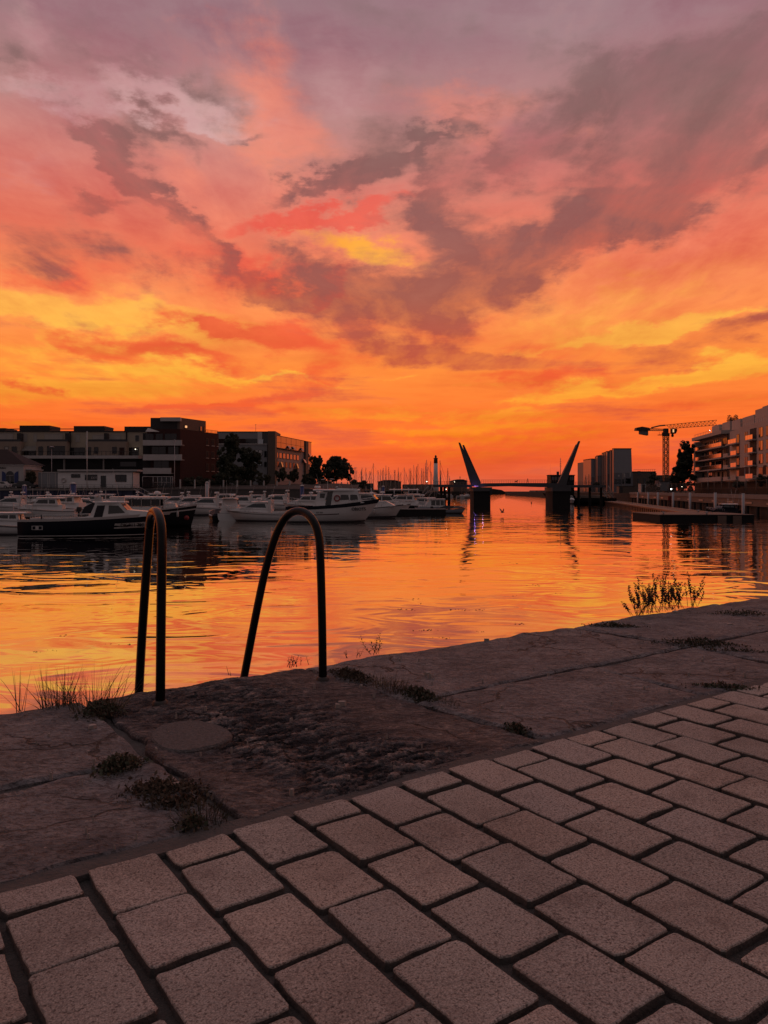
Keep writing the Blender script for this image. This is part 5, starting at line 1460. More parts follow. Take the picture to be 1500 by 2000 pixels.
for i, (x, yt, Y, wpx, m, lb) in enumerate(((143, 944, 112, 11, M_blue, 'thick blue mooring pile behind the navy boat'), (48, 948, 140, 8, M_blue, 'blue mooring pile in front of the dark parked car'), (590, 948.5, 128, 8, M_blue, 'blue mooring pile behind the splayed handrail'), (658, 951.5, 158, 6, M_blue, 'short blue mooring pile behind the white boat with a lifebuoy'), (748.5, 950, 150, 6.4, M_blue, 'blue mooring pile below the shed with the pitched roof'), (404.5, 942, 142, 7.4, M_galv, 'thick pale grey pile below the fence, among the cruisers'))):
    p = pt(x, yt, Y); r_ = wpx / 2 * Y / F
    pr = empty('mooring_pile', (p.x, Y, 0), 0, lb, 'pile', 'mooring piles of the marina')
    b = MB(); b.tube([(0, 0, -3), (0, 0, p.z - .12)], r_, 14); b.build('shaft', m, pr)
    b = MB(); b.loft([[(math.cos(2*PI*k/14) * q, math.sin(2*PI*k/14) * q, p.z + zz) for k in range(14)] for q, zz in ((r_ * 1.06, -.12), (r_ * 1.06, -.02), (r_ * .6, .10), (.02, .16))]); b.build('cap', M_offwhite, pr)

# ------------------------------------------------------------------ white balcony building on the right bank
P0, P1 = Vector((95.8, 240, 0)), Vector((79.5, 138, 0))
MR, LR = facade(P1, P0)                 # x = 0 at the near end; y < 0 would lie in the street behind, y > 0 is towards the water... see below
# frame: u measured from the far end, d out of the wall towards the water
dR = (P1 - P0).normalized(); nR = Vector((dR.y, -dR.x, 0))
if nR.x > 0: nR = -nR
MR = Matrix(((dR.x, nR.x, 0, P0.x), (dR.y, nR.y, 0, P0.y), (0, 0, 1, 0), (0, 0, 0, 1)))
LR = (P1 - P0).length
h = House('apartment_block', (P0.x, P0.y, RZ_), 'pale apartment block with glass balconies on the right bank', 'building')
def uof(x):
    """How far along the facade the column x of the photograph falls."""
    k = (x - CX) / F
    return (P0.x - k * P0.y) / (k * dR.y - dR.x)
def fb(name, m, x0, x1, d0, d1, z0, z1, parent=None, uu=False):
    u0, u1 = (x0, x1) if uu else (uof(x0), uof(x1))
    b = MB(); b.box(min(u0, u1), max(u0, u1), d0, d1, z0, z1, 0, MR); return h.add(name, m, b, parent)
M_pale = mat('pale_render', (0.46, 0.40, 0.36), 0.8, var=0.12, vscale=0.3)
M_balglass = mat('balcony_glass', (0.72, 0.62, 0.58), 0.16, metal=0.95)
LV = [5.9, 8.95, 11.95, 14.95, 18.1]
uE = LR + 25
u1380 = uof(1412); uS3 = uof(1445)
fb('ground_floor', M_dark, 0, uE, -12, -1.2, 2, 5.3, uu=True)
# section one: long balconies
fb('wall', M_pale, 0, u1380 + 3, -14, -1.6, 5.3, LV[4], uu=True)
for i, zf in enumerate(LV[:4]):
    u0, u1 = uof(1361), u1380
    fb('balcony_slab', M_pale, u0, u1, -1.58, .55, zf - .35, zf, uu=True)
    if i == 0:
        fb('balcony_front', M_pale, 0, u1, .35, .56, zf - .02, zf + .85, uu=True)
    else:
        n = 11
        for k in range(n):
            a_ = u0 + (u1 - u0) * k / n; c_ = u0 + (u1 - u0) * (k + 1) / n
            fb('balcony_pane', M_balglass, a_ + .05, c_ - .05, .42, .46, zf + .06, zf + 1.02, uu=True)
        fb('balcony_rail', M_pframe, u0, u1, .40, .50, zf + 1.03, zf + 1.10, uu=True)
        fb('end_balcony', M_pale, uof(1346), uof(1357.5), -1.58, .5, zf - .35, zf + .15, uu=True)
        fb('balcony_pane', M_balglass, uof(1349), uof(1357.5), .44, .48, zf + .16, zf + 1.05, uu=True)
    rnd = random.Random(40 + i); u = uof(1361) + .3
    while u < u1 - 1.6:
        w = rnd.choice((.9, 1.2, 1.8)); f = fb('window', M_frame, u, u + w, -1.59, -1.5, zf + .1, zf + 2.35, uu=True)
        fb('pane', rnd.choice((M_glass, M_glass, M_blind, M_brown)), u + .08, u + w - .08, -1.5, -1.47, zf + .18, zf + 2.27, f, uu=True); u += w + rnd.choice((.25, .5, 1.1))
    fb('pier', M_pale, uof(1357.6), uof(1360.8), -1.6, .45, zf - .3, zf + 2.72, uu=True)
fb('roof_slab', M_pale, uof(1356), u1380 + 1.0, -3, .75, LV[4], LV[4] + .95, uu=True)
fb('dark_recess', M_dark, u1380 + .1, u1380 + 2.8, -2, -.9, 5.3, LV[4], uu=True)
def zrow(x, y, d=0.0):
    """Height of the row y of the photograph on the facade at the column x, d metres out of the wall."""
    p = MR @ Vector((uof(x), d, 0)); return CZ - (y - HOR) / F * p.y
# set back top floor, roof boxes, terrace rails
fb('top_floor', M_pale, uof(1366), uof(1425), -12, -4.2, LV[4] + .5, LV[4] + 2.9, uu=True)
for x0, x1, yy in ((1367, 1380, 831), (1386, 1400, 824.5), (1403.5, 1419, 820), (1423, 1444, 813)):
    fb('roof_box', M_pale, x0, x1, -8, -3.4, LV[4] + .9, zrow((x0 + x1) / 2, yy, -3.4))
fb('terrace_rail', M_pframe, uof(1358), uof(1416), .3, .36, LV[4] + 1.75, LV[4] + 1.82, uu=True)
for k in range(18):
    u = uof(1358) + (uof(1416) - uof(1358)) * k / 17; fb('terrace_post', M_pframe, u, u + .07, .3, .36, LV[4] + .95, LV[4] + 1.75, uu=True)
# section two and three
fb('wall', M_pale, u1380 + 2.9, uS3, -14, -.9, 5.3, LV[4] + .4, uu=True)
fb('wall', M_pale, uS3 + .01, uE, -14, 0, 5.3, LV[4] + .6, uu=True)
fb('plinth', M_pale, u1380 + 2.9, uE, -.6, .12, 5.25, 6.6, uu=True)
for i, zf in enumerate(LV[:4]):
    a_, c_ = uof(1427), uof(1443)
    if i < 3: fb('balcony_front', M_pale, uof(1418), a_, -.88, .75, zf - .3, zf + .7, uu=True)
    fb('balcony_slab', M_pale, a_ - (.0 if i < 3 else 2), c_, -.88, .75, zf - .3, zf, uu=True)
    for k in range(3):
        if i in (0, 1, 2) and k == 0: continue
        fb('balcony_pane', M_balglass if i else M_blind, a_ + (c_ - a_) * k / 3 + .05, a_ + (c_ - a_) * (k + 1) / 3 - .05, .66, .70, zf + .03, zf + 1.05, uu=True)
    f = fb('window', M_frame, uof(1432), uof(1437), -.9, -.82, zf + .1, zf + 2.3, uu=True); fb('pane', M_glass, uof(1432) + .1, uof(1437) - .1, -.82, -.8, zf + .2, zf + 2.2, f, uu=True)
    f = fb('window', M_frame, uof(1440), uof(1442.5), -.9, -.82, zf + .5, zf + 2.3, uu=True); fb('pane', M_brown, uof(1440) + .08, uof(1442.5) - .08, -.82, -.8, zf + .6, zf + 2.2, f, uu=True)
    for x0, x1 in ((1455, 1457), (1458.5, 1460.5)):
        if i > 0:
            f = fb('slot_window', M_frame, x0, x1, -.02, .06, zf + .1, zf + 2.2); fb('pane', M_glass, uof(x0) + .08, uof(x1) - .08, .06, .075, zf + .2, zf + 2.1, f, uu=True)
    # loggia: dark opening with slab and glass
    f = fb('loggia', M_dark, 1465, 1477.5, -.02, .05, zf + .05, zf + 2.6)
    fb('balcony_slab', M_pale, uof(1463.5), uof(1478.5), .06, 1.0, zf - .28, zf + .02, uu=True)
    a_, c_ = uof(1464), uof(1478)
    for k in range(3):
        if k == 0 and i in (1, 2): continue
        fb('balcony_pane', M_balglass, a_ + (c_ - a_) * k / 3 + .04, a_ + (c_ - a_) * (k + 1) / 3 - .04, .90, .94, zf + .05, zf + 1.05, uu=True)
    for x0, x1 in ((1482.5, 1490.5), (1497, 1506), (1514, 1524)):
        f = fb('window', M_frame, x0, x1, -.02, .08, zf + .2, zf + 2.45)
        fb('pane', M_glass, uof(x0) + .1, (uof(x0) + uof(x1)) / 2 + .2, .08, .095, zf + .3, zf + 2.35, f, uu=True)
        fb('pane', M_mirror if i in (1, 2, 3) and x0 < 1495 else M_glass, (uof(x0) + uof(x1)) / 2 + .26, uof(x1) - .1, .08, .10, zf + .3, zf + 2.35, f, uu=True)
fb('brick_panel', M_brick, 1445.2, 1462, -.01, .05, 6.65, 8.7); fb('brick_panel', M_brick, 1491, 1497, -.01, .05, 6.65, 8.7)
for x0, x1, yy, dd in ((1449.5, 1463, 799, -3), (1467, 1483, 792, -2.5), (1488, 1515, 797, -3)):
    fb('roof_box', M_pale, x0, x1, -9, dd, LV[4] + .6, zrow((x0 + x1) / 2, yy, dd))
fb('terrace_rail', M_pframe, uS3 + .2, uE, -.1, -.04, LV[4] + 1.5, LV[4] + 1.57, uu=True)
for k in range(26):
    u = uS3 + .3 + k * 1.5; fb('terrace_post', M_pframe, u, u + .07, -.1, -.04, LV[4] + .6, LV[4] + 1.5, uu=True)
b = MB(); b.ball(MR @ Vector((uof(1382), -.6, LV[4] + 2.1)), .11, 0, 8, 6); h.add('terrace_lamp', M_cold, b)
for i, (x, hh) in enumerate(((1391, 2.6), (1396, 1.8), (1403, 2.0), (1364, 1.0))):
    p = MR @ Vector((uof(x), -4.5, LV[4] + (3.4 if i < 3 else 1.0))); rnd = random.Random(i + 60)
    rr = empty('roof_shrub', p, 0, ['tallest pointed shrub on the roof of the pale apartment block', 'small shrub beside the tallest one on the apartment roof', 'roundish shrub on the apartment roof, nearest of three', 'low planter shrub on the corner terrace of the apartment block'][i], 'shrub', 'shrubs on the apartment roof')
    b = MB(); leaves(b, (0, 0, hh * .5), (.7, .7, hh * .55), 260, .18, rnd); b.build('foliage', M_leaf, rr)
    b = MB(); b.tube([(0, 0, -.3), (0, 0, hh * .6)], .05, 5); b.build('stem', M_bark, rr)

# big dark tree at the far end of the block, scrub and fence in front
tree('tree', 1334, 958, 232, [(1337, 890, 14, 22), (1331, 910, 14, 20), (1343, 874, 9, 10), (1327, 930, 13, 18), (1338, 940, 16, 16), (1346, 900, 7, 25)], 'tall dark tree at the far end of the pale apartment block', 71, .34, 1.0)
tree('tree', 1277, 955, 320, [(1277, 931, 8, 9), (1274, 940, 8, 9)], 'small round dark tree left of the crane mast', 72, .4, .7)
for i, (x, y, rx, ry, Y, lb) in enumerate(((1312, 948, 8, 7, 260, 'dark scrub at the foot of the crane'), (1325, 945, 9, 9, 240, 'dark scrub between the crane and the tall dark tree'), (1492, 938, 12, 9, 150, 'dark bush in front of the near end of the pale apartment block'), (1440, 946, 10, 5, 165, 'low bush behind the right bank fence'), (1166, 946, 5, 3, 260, 'small dark bush left of the grey sawtooth building'))):
    tree('bush', x, y + ry + 2, Y, [(x, y, rx, ry)], lb, 80 + i, .3, .8, M_shrub, 'bushes on the right bank', cat='bush', trunk=False)
fr = empty('site_fence', (qx(150) + 6, 150, RZ_), 0, 'dark mesh site fence in front of the pale apartment block', 'fence')
fY = [96 + k * 5.5 for k in range(20)]
pts_ = [Vector((qx(y) + 5.5, y, RZ_ - .3)) for y in fY]
for p in pts_:
    b = MB(); b.tube([p, p + Vector((0, 0, 2.6))], .06, 6); o = b.build('post', M_brown, fr); o.location = -fr.location
for p, q in zip(pts_[:-1], pts_[1:]):
    b = MB()
    for zz in (.15, 1.3, 2.5): b.tube([p + Vector((0, 0, zz)), q + Vector((0, 0, zz))], .022, 4, caps=False)
    for k in range(14):
        c = p.lerp(q, (k + .5) / 14); b.tube([c + Vector((0, 0, .15)), c + Vector((0, 0, 2.5))], .012, 3, caps=False)
    o = b.build('panel', M_frame, fr); o.location = -fr.location
lamp_post(1324.5 + 10, 945, 958, 230, 'slim unlit lamp post at the foot of the tall dark tree', .2)
lamp_post(1455, 912, 958, 160, 'tall slim lamp post before the apartment block, nearer of two', .2)
lamp_post(1383, 922, 958, 185, 'tall slim lamp post before the long glass balconies', .2)

# ------------------------------------------------------------------ grey sawtooth building
M_panel = mat('grey_translucent_panel', (0.26, 0.255, 0.27), 0.45, var=0.06, vscale=0.1)
M_panel2 = mat('dark_lower_panel', (0.16, 0.155, 0.17), 0.5, var=0.08, vscale=0.1)
M_side = mat('satin_metal_side', (0.36, 0.30, 0.28), 0.3, metal=0.55, var=0.1, vscale=0.2)
h = House('sawtooth_building', (pt(1200, 0, 340).x, 340, RZ_), 'tall grey building made of upright slabs stepping back from the water', 'building')
blocks = [(1199.2, 1233, 877, 336, 2.6, 'a'), (1193.5, 1198, 880.5, 339, 2.2, 'b'), (1186.5, 1192, 882.5, 341.6, 2.6, 'a'), (1181.5, 1185.5, 884.5, 344.6, 1.6, 'b'), (1178, 1180.5, 885.5, 346.6, 2, 'b'), (1167.5, 1176, 891, 349, 2.4, 'a'), (1164, 1166.4, 893.5, 352, 1.6, 'b'), (1155, 1163, 897, 354, 14, 'a')]
for x0, x1, yt, Y, dp, kind in blocks:
    a_, c_ = pt(x0, 0, Y), pt(x1, yt, Y)
    zm = 3.2 + (c_.z - 3.2) * .42
    m_ = (MB()); lean = .7 if kind == 'a' and x0 > 1190 else .2
    m_.add([(a_.x, Y, zm), (c_.x + lean * .5, Y, zm), (c_.x + lean * .5, Y + dp, zm), (a_.x, Y + dp, zm), (a_.x, Y, c_.z), (c_.x, Y, c_.z), (c_.x, Y + dp, c_.z), (a_.x, Y + dp, c_.z)], [(4,5,6,7), (0,1,5,4), (1,2,6,5), (2,3,7,6), (3,0,4,7)])
    s_ = h.add('slab_block', M_panel if kind == 'a' else M_side, m_)
    b = MB(); b.box(a_.x, c_.x + lean, Y + .02, Y + dp, RZ_ - .4, zm - .01); h.add('lower_block', M_panel2 if kind == 'a' else M_side, b)
    b = MB(); b.box(a_.x - .1, c_.x + .1, Y - .1, Y + dp, c_.z, c_.z + .35); h.add('parapet', M_roofdark, b, s_)
    b = MB(); b.box(a_.x - .12, a_.x - .01, Y + .1, Y + dp - .1, RZ_, c_.z - .1); h.add('side_panel', M_side, b, s_)
    b = MB(); b.box(a_.x + .2, c_.x - .1, Y + dp, Y + dp + 12, RZ_, c_.z - .8); h.add('core', M_panel2, b, s_)
    if kind == 'a' and x1 - x0 > 8:
        for xx in ((x0 + x1) / 2 - 1, (x0 + x1) / 2 + 2):
            b = MB(); q = pt(xx, 0, Y); b.box(q.x, q.x + .25, Y - .06, Y, RZ_, zm if x0 > 1190 else c_.z - 4); h.add('panel_joint', M_side, b, s_)
for x0, x1, y0, y1 in ((1200.5, 1206, 936, 945), (1208, 1213, 936, 945), (1215, 1219, 936, 945), (1222, 1232, 934, 944.5), (1207, 1210, 927.5, 931), (1218, 1221, 925, 932), (1230, 1232.4, 923, 931)):
    f = h.px('window', M_frame if y0 > 932 else M_offwhite, x0, x1, y0, y1, 335.98, .2, .05)
    h.px('pane', M_glass if y0 > 932 else M_blind, x0 + .5, x1 - .5, y0 + .6, y1 - .6, 335.9, .05, .02, f)
h = House('low_brick_building', (pt(1257, 0, 350).x, 350, RZ_), 'low dark building with roof railing between the sawtooth building and the crane', 'building')
h.px('wall', M_brown, 1234.5, 1281, 922, 962, 350, 16); h.px('parapet', M_roofdark, 1234, 1281.5, 920.6, 922, 349.8, 16)
for x in range(1238, 1281, 4): h.px('roof_rail_post', M_galv, x, x + .35, 916.6, 920.6, 351, .1)
h.px('roof_rail', M_galv, 1238, 1281, 916.4, 916.9, 351, .08)
for x0, x1, y0, y1 in ((1245, 1251, 920, 928), (1245, 1248, 935, 945), (1257, 1261, 934, 946), (1263.5, 1265, 931, 936)):
    h.window(x0, x1, y0, y1, 349.98, M_glass, M_brown, 0)
shed('far_block', 1284, 1320, 928, 950, 380, M_roofdark, 'dark low block behind the crane mast', None, 3)

# ------------------------------------------------------------------ tower crane
M_crane = mat('crane_yellow_brown', (0.24, 0.12, 0.055), 0.5, var=0.1)
M_craned = mat('crane_dark', (0.05, 0.03, 0.022), 0.6)
YK = 300.0
h = House('tower_crane', (pt(1300.5, 0, YK).x, YK, RZ_), 'tower crane with long lattice jib reaching over the apartment block', 'crane')
kx = YK / F
def lattice(b, corners0, corners1, n, r, rd, faces=(0, 1, 2, 3)):
    """Chords from corners0 to corners1 with zigzag bracing on the chosen faces."""
    m_ = len(corners0)
    for a, c in zip(corners0, corners1): b.bar(a, c, r)
    for k in range(n):
        P = [a.lerp(c, k / n) for a, c in zip(corners0, corners1)]; Q_ = [a.lerp(c, (k + 1) / n) for a, c in zip(corners0, corners1)]
        for f in faces[:m_]:
            g = (f + 1) % m_
            b.bar(P[f], P[g], rd)
            if k % 2: b.bar(P[f], Q_[g], rd)
            else: b.bar(P[g], Q_[f], rd)
c = pt(1300.5, 0, YK); w = 4.2 * kx
sq = lambda z_: [Vector((c.x - w, YK - w, z_)), Vector((c.x + w, YK - w, z_)), Vector((c.x + w, YK + w, z_)), Vector((c.x - w, YK + w, z_))]
zb, z1, z2 = pt(0, 934, YK).z, pt(0, 852, YK).z, pt(0, 846, YK).z
b = MB(); lattice(b, sq(zb), sq(z1), 13, .26, .13); h.add('mast', M_crane, b)
b = MB(); b.box(c.x - w * 1.1, c.x + w * 1.1, YK - w * 1.1, YK + w * 1.1, RZ_ - .4, pt(0, 933.9, YK).z); h.add('mast_foot', M_craned, b)
b = MB()
for k in range(9): zz = zb + (z1 - zb) * (k + .5) / 9; b.box(c.x - w * .5, c.x + w * .3, YK - w * .4, YK - w * .3, zz, zz + .08)
b.bar(Vector((c.x - w * .4, YK - w * .35, zb)), Vector((c.x - w * .4, YK - w * .35, z1)), .08); b.bar(Vector((c.x + w * .2, YK - w * .35, zb)), Vector((c.x + w * .2, YK - w * .35, z1)), .08)
h.add('ladder', M_craned, b)
b = MB(); b.box(c.x - w * 1.3, c.x + w * 1.3, YK - w * 1.3, YK + w * 1.3, z1, z2 - .02); h.add('slewing_ring', M_craned, b)
b = MB(); b.box(c.x - w * 1.0, c.x + w * .9, YK - w, YK + w, z2, pt(0, 837, YK).z); h.add('tower_head', M_craned, b)
b = MB(); q = pt(1292, 848.5, YK); b.box(q.x - 1.2, c.x - w, YK - 1, YK + 1, q.z - .3, q.z - .1)
for xx in (q.x - 1.2, q.x + .6): b.tube([(xx, YK - 1, q.z - .1), (xx, YK - 1, q.z + .9)], .05, 4)
b.box(q.x + .3, q.x + 1.8, YK - .5, YK + .5, q.z - .1, q.z + .8); h.add('platform', M_craned, b)
# cab
b = MB(); q0, q1 = pt(1307, 848, YK), pt(1316.5, 838.5, YK)
b.prism([(q0.x, q0.z), (q1.x - .5, q0.z), (q1.x, q0.z + 1.0), (q1.x, q1.z), (q0.x, q1.z)], YK - 3.2, YK - 1.2, 0, 'y'); cb = h.add('cab', M_craned, b)
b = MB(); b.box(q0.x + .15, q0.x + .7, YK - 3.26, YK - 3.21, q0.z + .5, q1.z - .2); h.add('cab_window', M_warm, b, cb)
# jib towards the right and a little nearer
J0t, J0a, J0b = pt(1301, 830, YK), pt(1309, 837.2, YK - .8), pt(1309, 837.2, YK + .8)
Je = 1400; Yj = 284.0
J1t, J1a, J1b = pt(Je, 820.5, Yj), pt(Je, 830.3, Yj - .8), pt(Je, 830.3, Yj + .8)
b = MB(); lattice(b, [J0t, J0a, J0b], [J1t, J1a, J1b], 13, .16, .10); h.add('jib', M_crane, b)
b = MB(); lattice(b, [pt(1297, 841.5, YK - 1.0), pt(1297, 841.5, YK + 1.0), pt(1297, 838.2, YK + 1.0), pt(1297, 838.2, YK - 1.0)], [pt(1262, 841, 304), pt(1262, 841, 306), pt(1262, 836.5, 306), pt(1262, 836.5, 304)], 8, .2, .1)
h.add('counter_jib', M_crane, b)
b = MB(); b.tube([pt(1300, 830.5, YK), pt(1288, 831.6, 301), pt(1272, 835.5, 303)], .28, 6); h.add('tie_bar', M_crane, b)
b = MB(); b.prism([(pt(x, y, 305).x, pt(x, y, 305).z) for x, y in ((1240.5, 841), (1242, 835.5), (1252, 833.6), (1266, 836), (1268, 840), (1266, 842), (1250, 841.5))], 303.6, 306.4, 0, 'y'); h.add('counter_deck', M_craned, b)
b = MB(); b.prism([(pt(x, y, 305).x, pt(x, y, 305).z) for x, y in ((1249, 841.3), (1264.5, 841.6), (1264.5, 850.6), (1249, 847.8))], 304, 306, 0, 'y'); h.add('counterweight', M_concrete, b)
b = MB(); q = pt(1313.5, 837, YK - 1); b.bar(q, pt(1313.5, 849, YK - 1), .12); b.ball(pt(1313.5, 850.5, YK - 1), (.55, .4, .75), 0, 7, 5); h.add('hook_block', M_craned, b)

# ------------------------------------------------------------------ building site on the right quay
h = House('site_hut', (pt(1297, 0, 205).x, 205, RZ_), 'grey site hut on the right quay under the crane', 'hut')
h.px('wall', M_greywall, 1288.5, 1307.5, 940.5, 959, 205, 3); h.px('roof', M_roofdark, 1288, 1308, 939.8, 940.6, 204.8, 3.4)
for k in range(9): h.px('panel_rib', M_greywall, 1289.5 + k * 2.1, 1290.2 + k * 2.1, 941, 958.5, 204.95, .06)
b = MB(); a_, c_ = pt(1280, 947, 206), pt(1287, 938.8, 206); b.box(a_.x, c_.x, 206, 206.15, a_.z, c_.z)
r = empty('site_board', (a_.x, 206, RZ_), 0, 'pink site board beside the grey site hut', 'sign'); o = b.build('board', mat('pink_board', (.5, .26, .22), .6), r); o.location = -r.location  # the board has a plain pink base colour
b = MB()
for xx in (a_.x + .1, c_.x - .1): b.tube([(xx, 206.2, RZ_ - .3), (xx, 206.2, c_.z)], .05, 5)
o = b.build('post', M_galv, r); o.location = -r.location
rnd = random.Random(8); b = MB()
for k in range(70):
    x = rnd.uniform(1261, 1289); p = pt(x, 958 - rnd.random() ** 1.6 * 11, 200); d = Vector((rnd.gauss(0, 1), rnd.gauss(0, .5), rnd.gauss(.3, .8))).normalized() * rnd.uniform(.5, 1.5)
    b.bar(p - d * .5, p + d * .5, rnd.uniform(.06, .16))
tag(b.build('rubble', M_brown), kind='stuff')
for k, x in enumerate((1280, 1283, 1286)):
    b = MB(); b.bar(pt(x, 957, 201), pt(x + 5, 945, 201), .22); tag(b.build('leaning_plank', M_offwhite), ('leftmost of three pale planks leaning on the rubble heap', 'middle one of three pale planks leaning on the rubble heap', 'rightmost of three pale planks on the rubble heap, nearest the site hut')[k], 'plank', 'pale planks leaning on the rubble heap')
def lamp(x, y, Y, r_, m, label):
    o = empty('floodlamp', pt(x, y, Y), 0, label, 'lamp', 'lit lamps around the harbour')
    b = MB(); b.ball((0, 0, 0), r_, 0, 8, 6); b.build('bulb', m, o)
    b = MB(); b.tube([(0, .3, -pt(x, y, Y).z + 1.0), (0, .3, 0), (0, .05, .05)], .05, 5); b.build('pole', M_frame, o)
lamp(1311, 955.3, 195, .16, M_cold, 'brightest white floodlamp beside the grey site hut')
lamp(833.5, 940.5, 260, .15, M_lamp, 'small lit lamp at the top of the left bridge stairs')
lamp(871.5, 955.5, 160, .08, M_lamp, 'small lit lamp under the left bridge span')
lamp(887.6, 941, 380, .17, M_lamp, 'small lit lamp on the harbour building with pyramid roof')
lamp(1332, 950.5, 205, .08, M_lamp, 'faint lit lamp right of the white floodlamp')
r = empty('lifebuoy_stand', pt(1309, 988, 158), 0, 'red lifebuoy box on a post on the right quay', 'lifebuoy')
b = MB(); b.tube([(0, 0, -.5), (0, 0, 1.9)], .07, 6); b.build('post', mat('red_paint', (.22, .025, .02), .5), r)
b = MB(); b.box(-.42, .42, -.12, .12, 1.15, 2.0); b.build('box', MATS['red_paint'], r)
# small things along the right bank
for i, (x0, x1, y0, y1, Y, m, lb, nm, ct) in enumerate(((1252, 1262, 944.5, 952, 215, M_offwhite, 'pale builder container left of the rubble heap', 'container', 'container'), (1209, 1240, 950, 958, 230, M_brown, 'low brown builder shelter right of the bridge stairs', 'site_shelter', 'shelter'))):
    p = pt((x0 + x1) / 2, y1, Y); r = empty(nm, (p.x, Y, RZ_ - .3), 0, lb, ct); a_, c_ = pt(x0, y1, Y), pt(x1, y0, Y)
    b = MB(); b.box(a_.x, c_.x, Y, Y + 2.4, RZ_ - .3, c_.z); o = b.build('wall', m, r); o.location = -r.location
    b = MB(); b.box(a_.x - .1, c_.x + .1, Y - .1, Y + 2.5, c_.z, c_.z + .12); o = b.build('roof', M_roofdark, r); o.location = -r.location
    b = MB(); b.box(a_.x + .3, a_.x + 1.1, Y - .05, Y - .01, RZ_ - .2, c_.z - .25); o = b.build('door', M_frame, r); o.location = -r.location

# ------------------------------------------------------------------ boats
M_navy = mat('navy_hull', (0.004, 0.005, 0.012), 0.5, ior=1.25)
M_blackhull = mat('black_hull', (0.006, 0.006, 0.007), 0.5, ior=1.25)
M_greyhull = mat('pale_blue_hull', (0.30, 0.32, 0.36), 0.35)
M_bglass = mat('boat_window', (0.015, 0.016, 0.018), 0.05, ior=1.7)
M_clear = mat('boat_windscreen', (0.10, 0.10, 0.10), 0.06, metal=0.25)
M_canvas = mat('dark_canvas', (0.02, 0.02, 0.024), 0.9)
M_stripe = mat('pale_stripe', (0.5, 0.48, 0.46), 0.4)
M_antifoul = mat('dark_antifouling', (0.015, 0.013, 0.016), 0.7)
M_fender = mat('fender', (0.40, 0.37, 0.35), 0.5)
M_redbuoy = mat('red_fender', (0.22, 0.02, 0.02), 0.5)
M_steel = mat('polished_rail', (0.45, 0.44, 0.43), 0.25, metal=0.8)

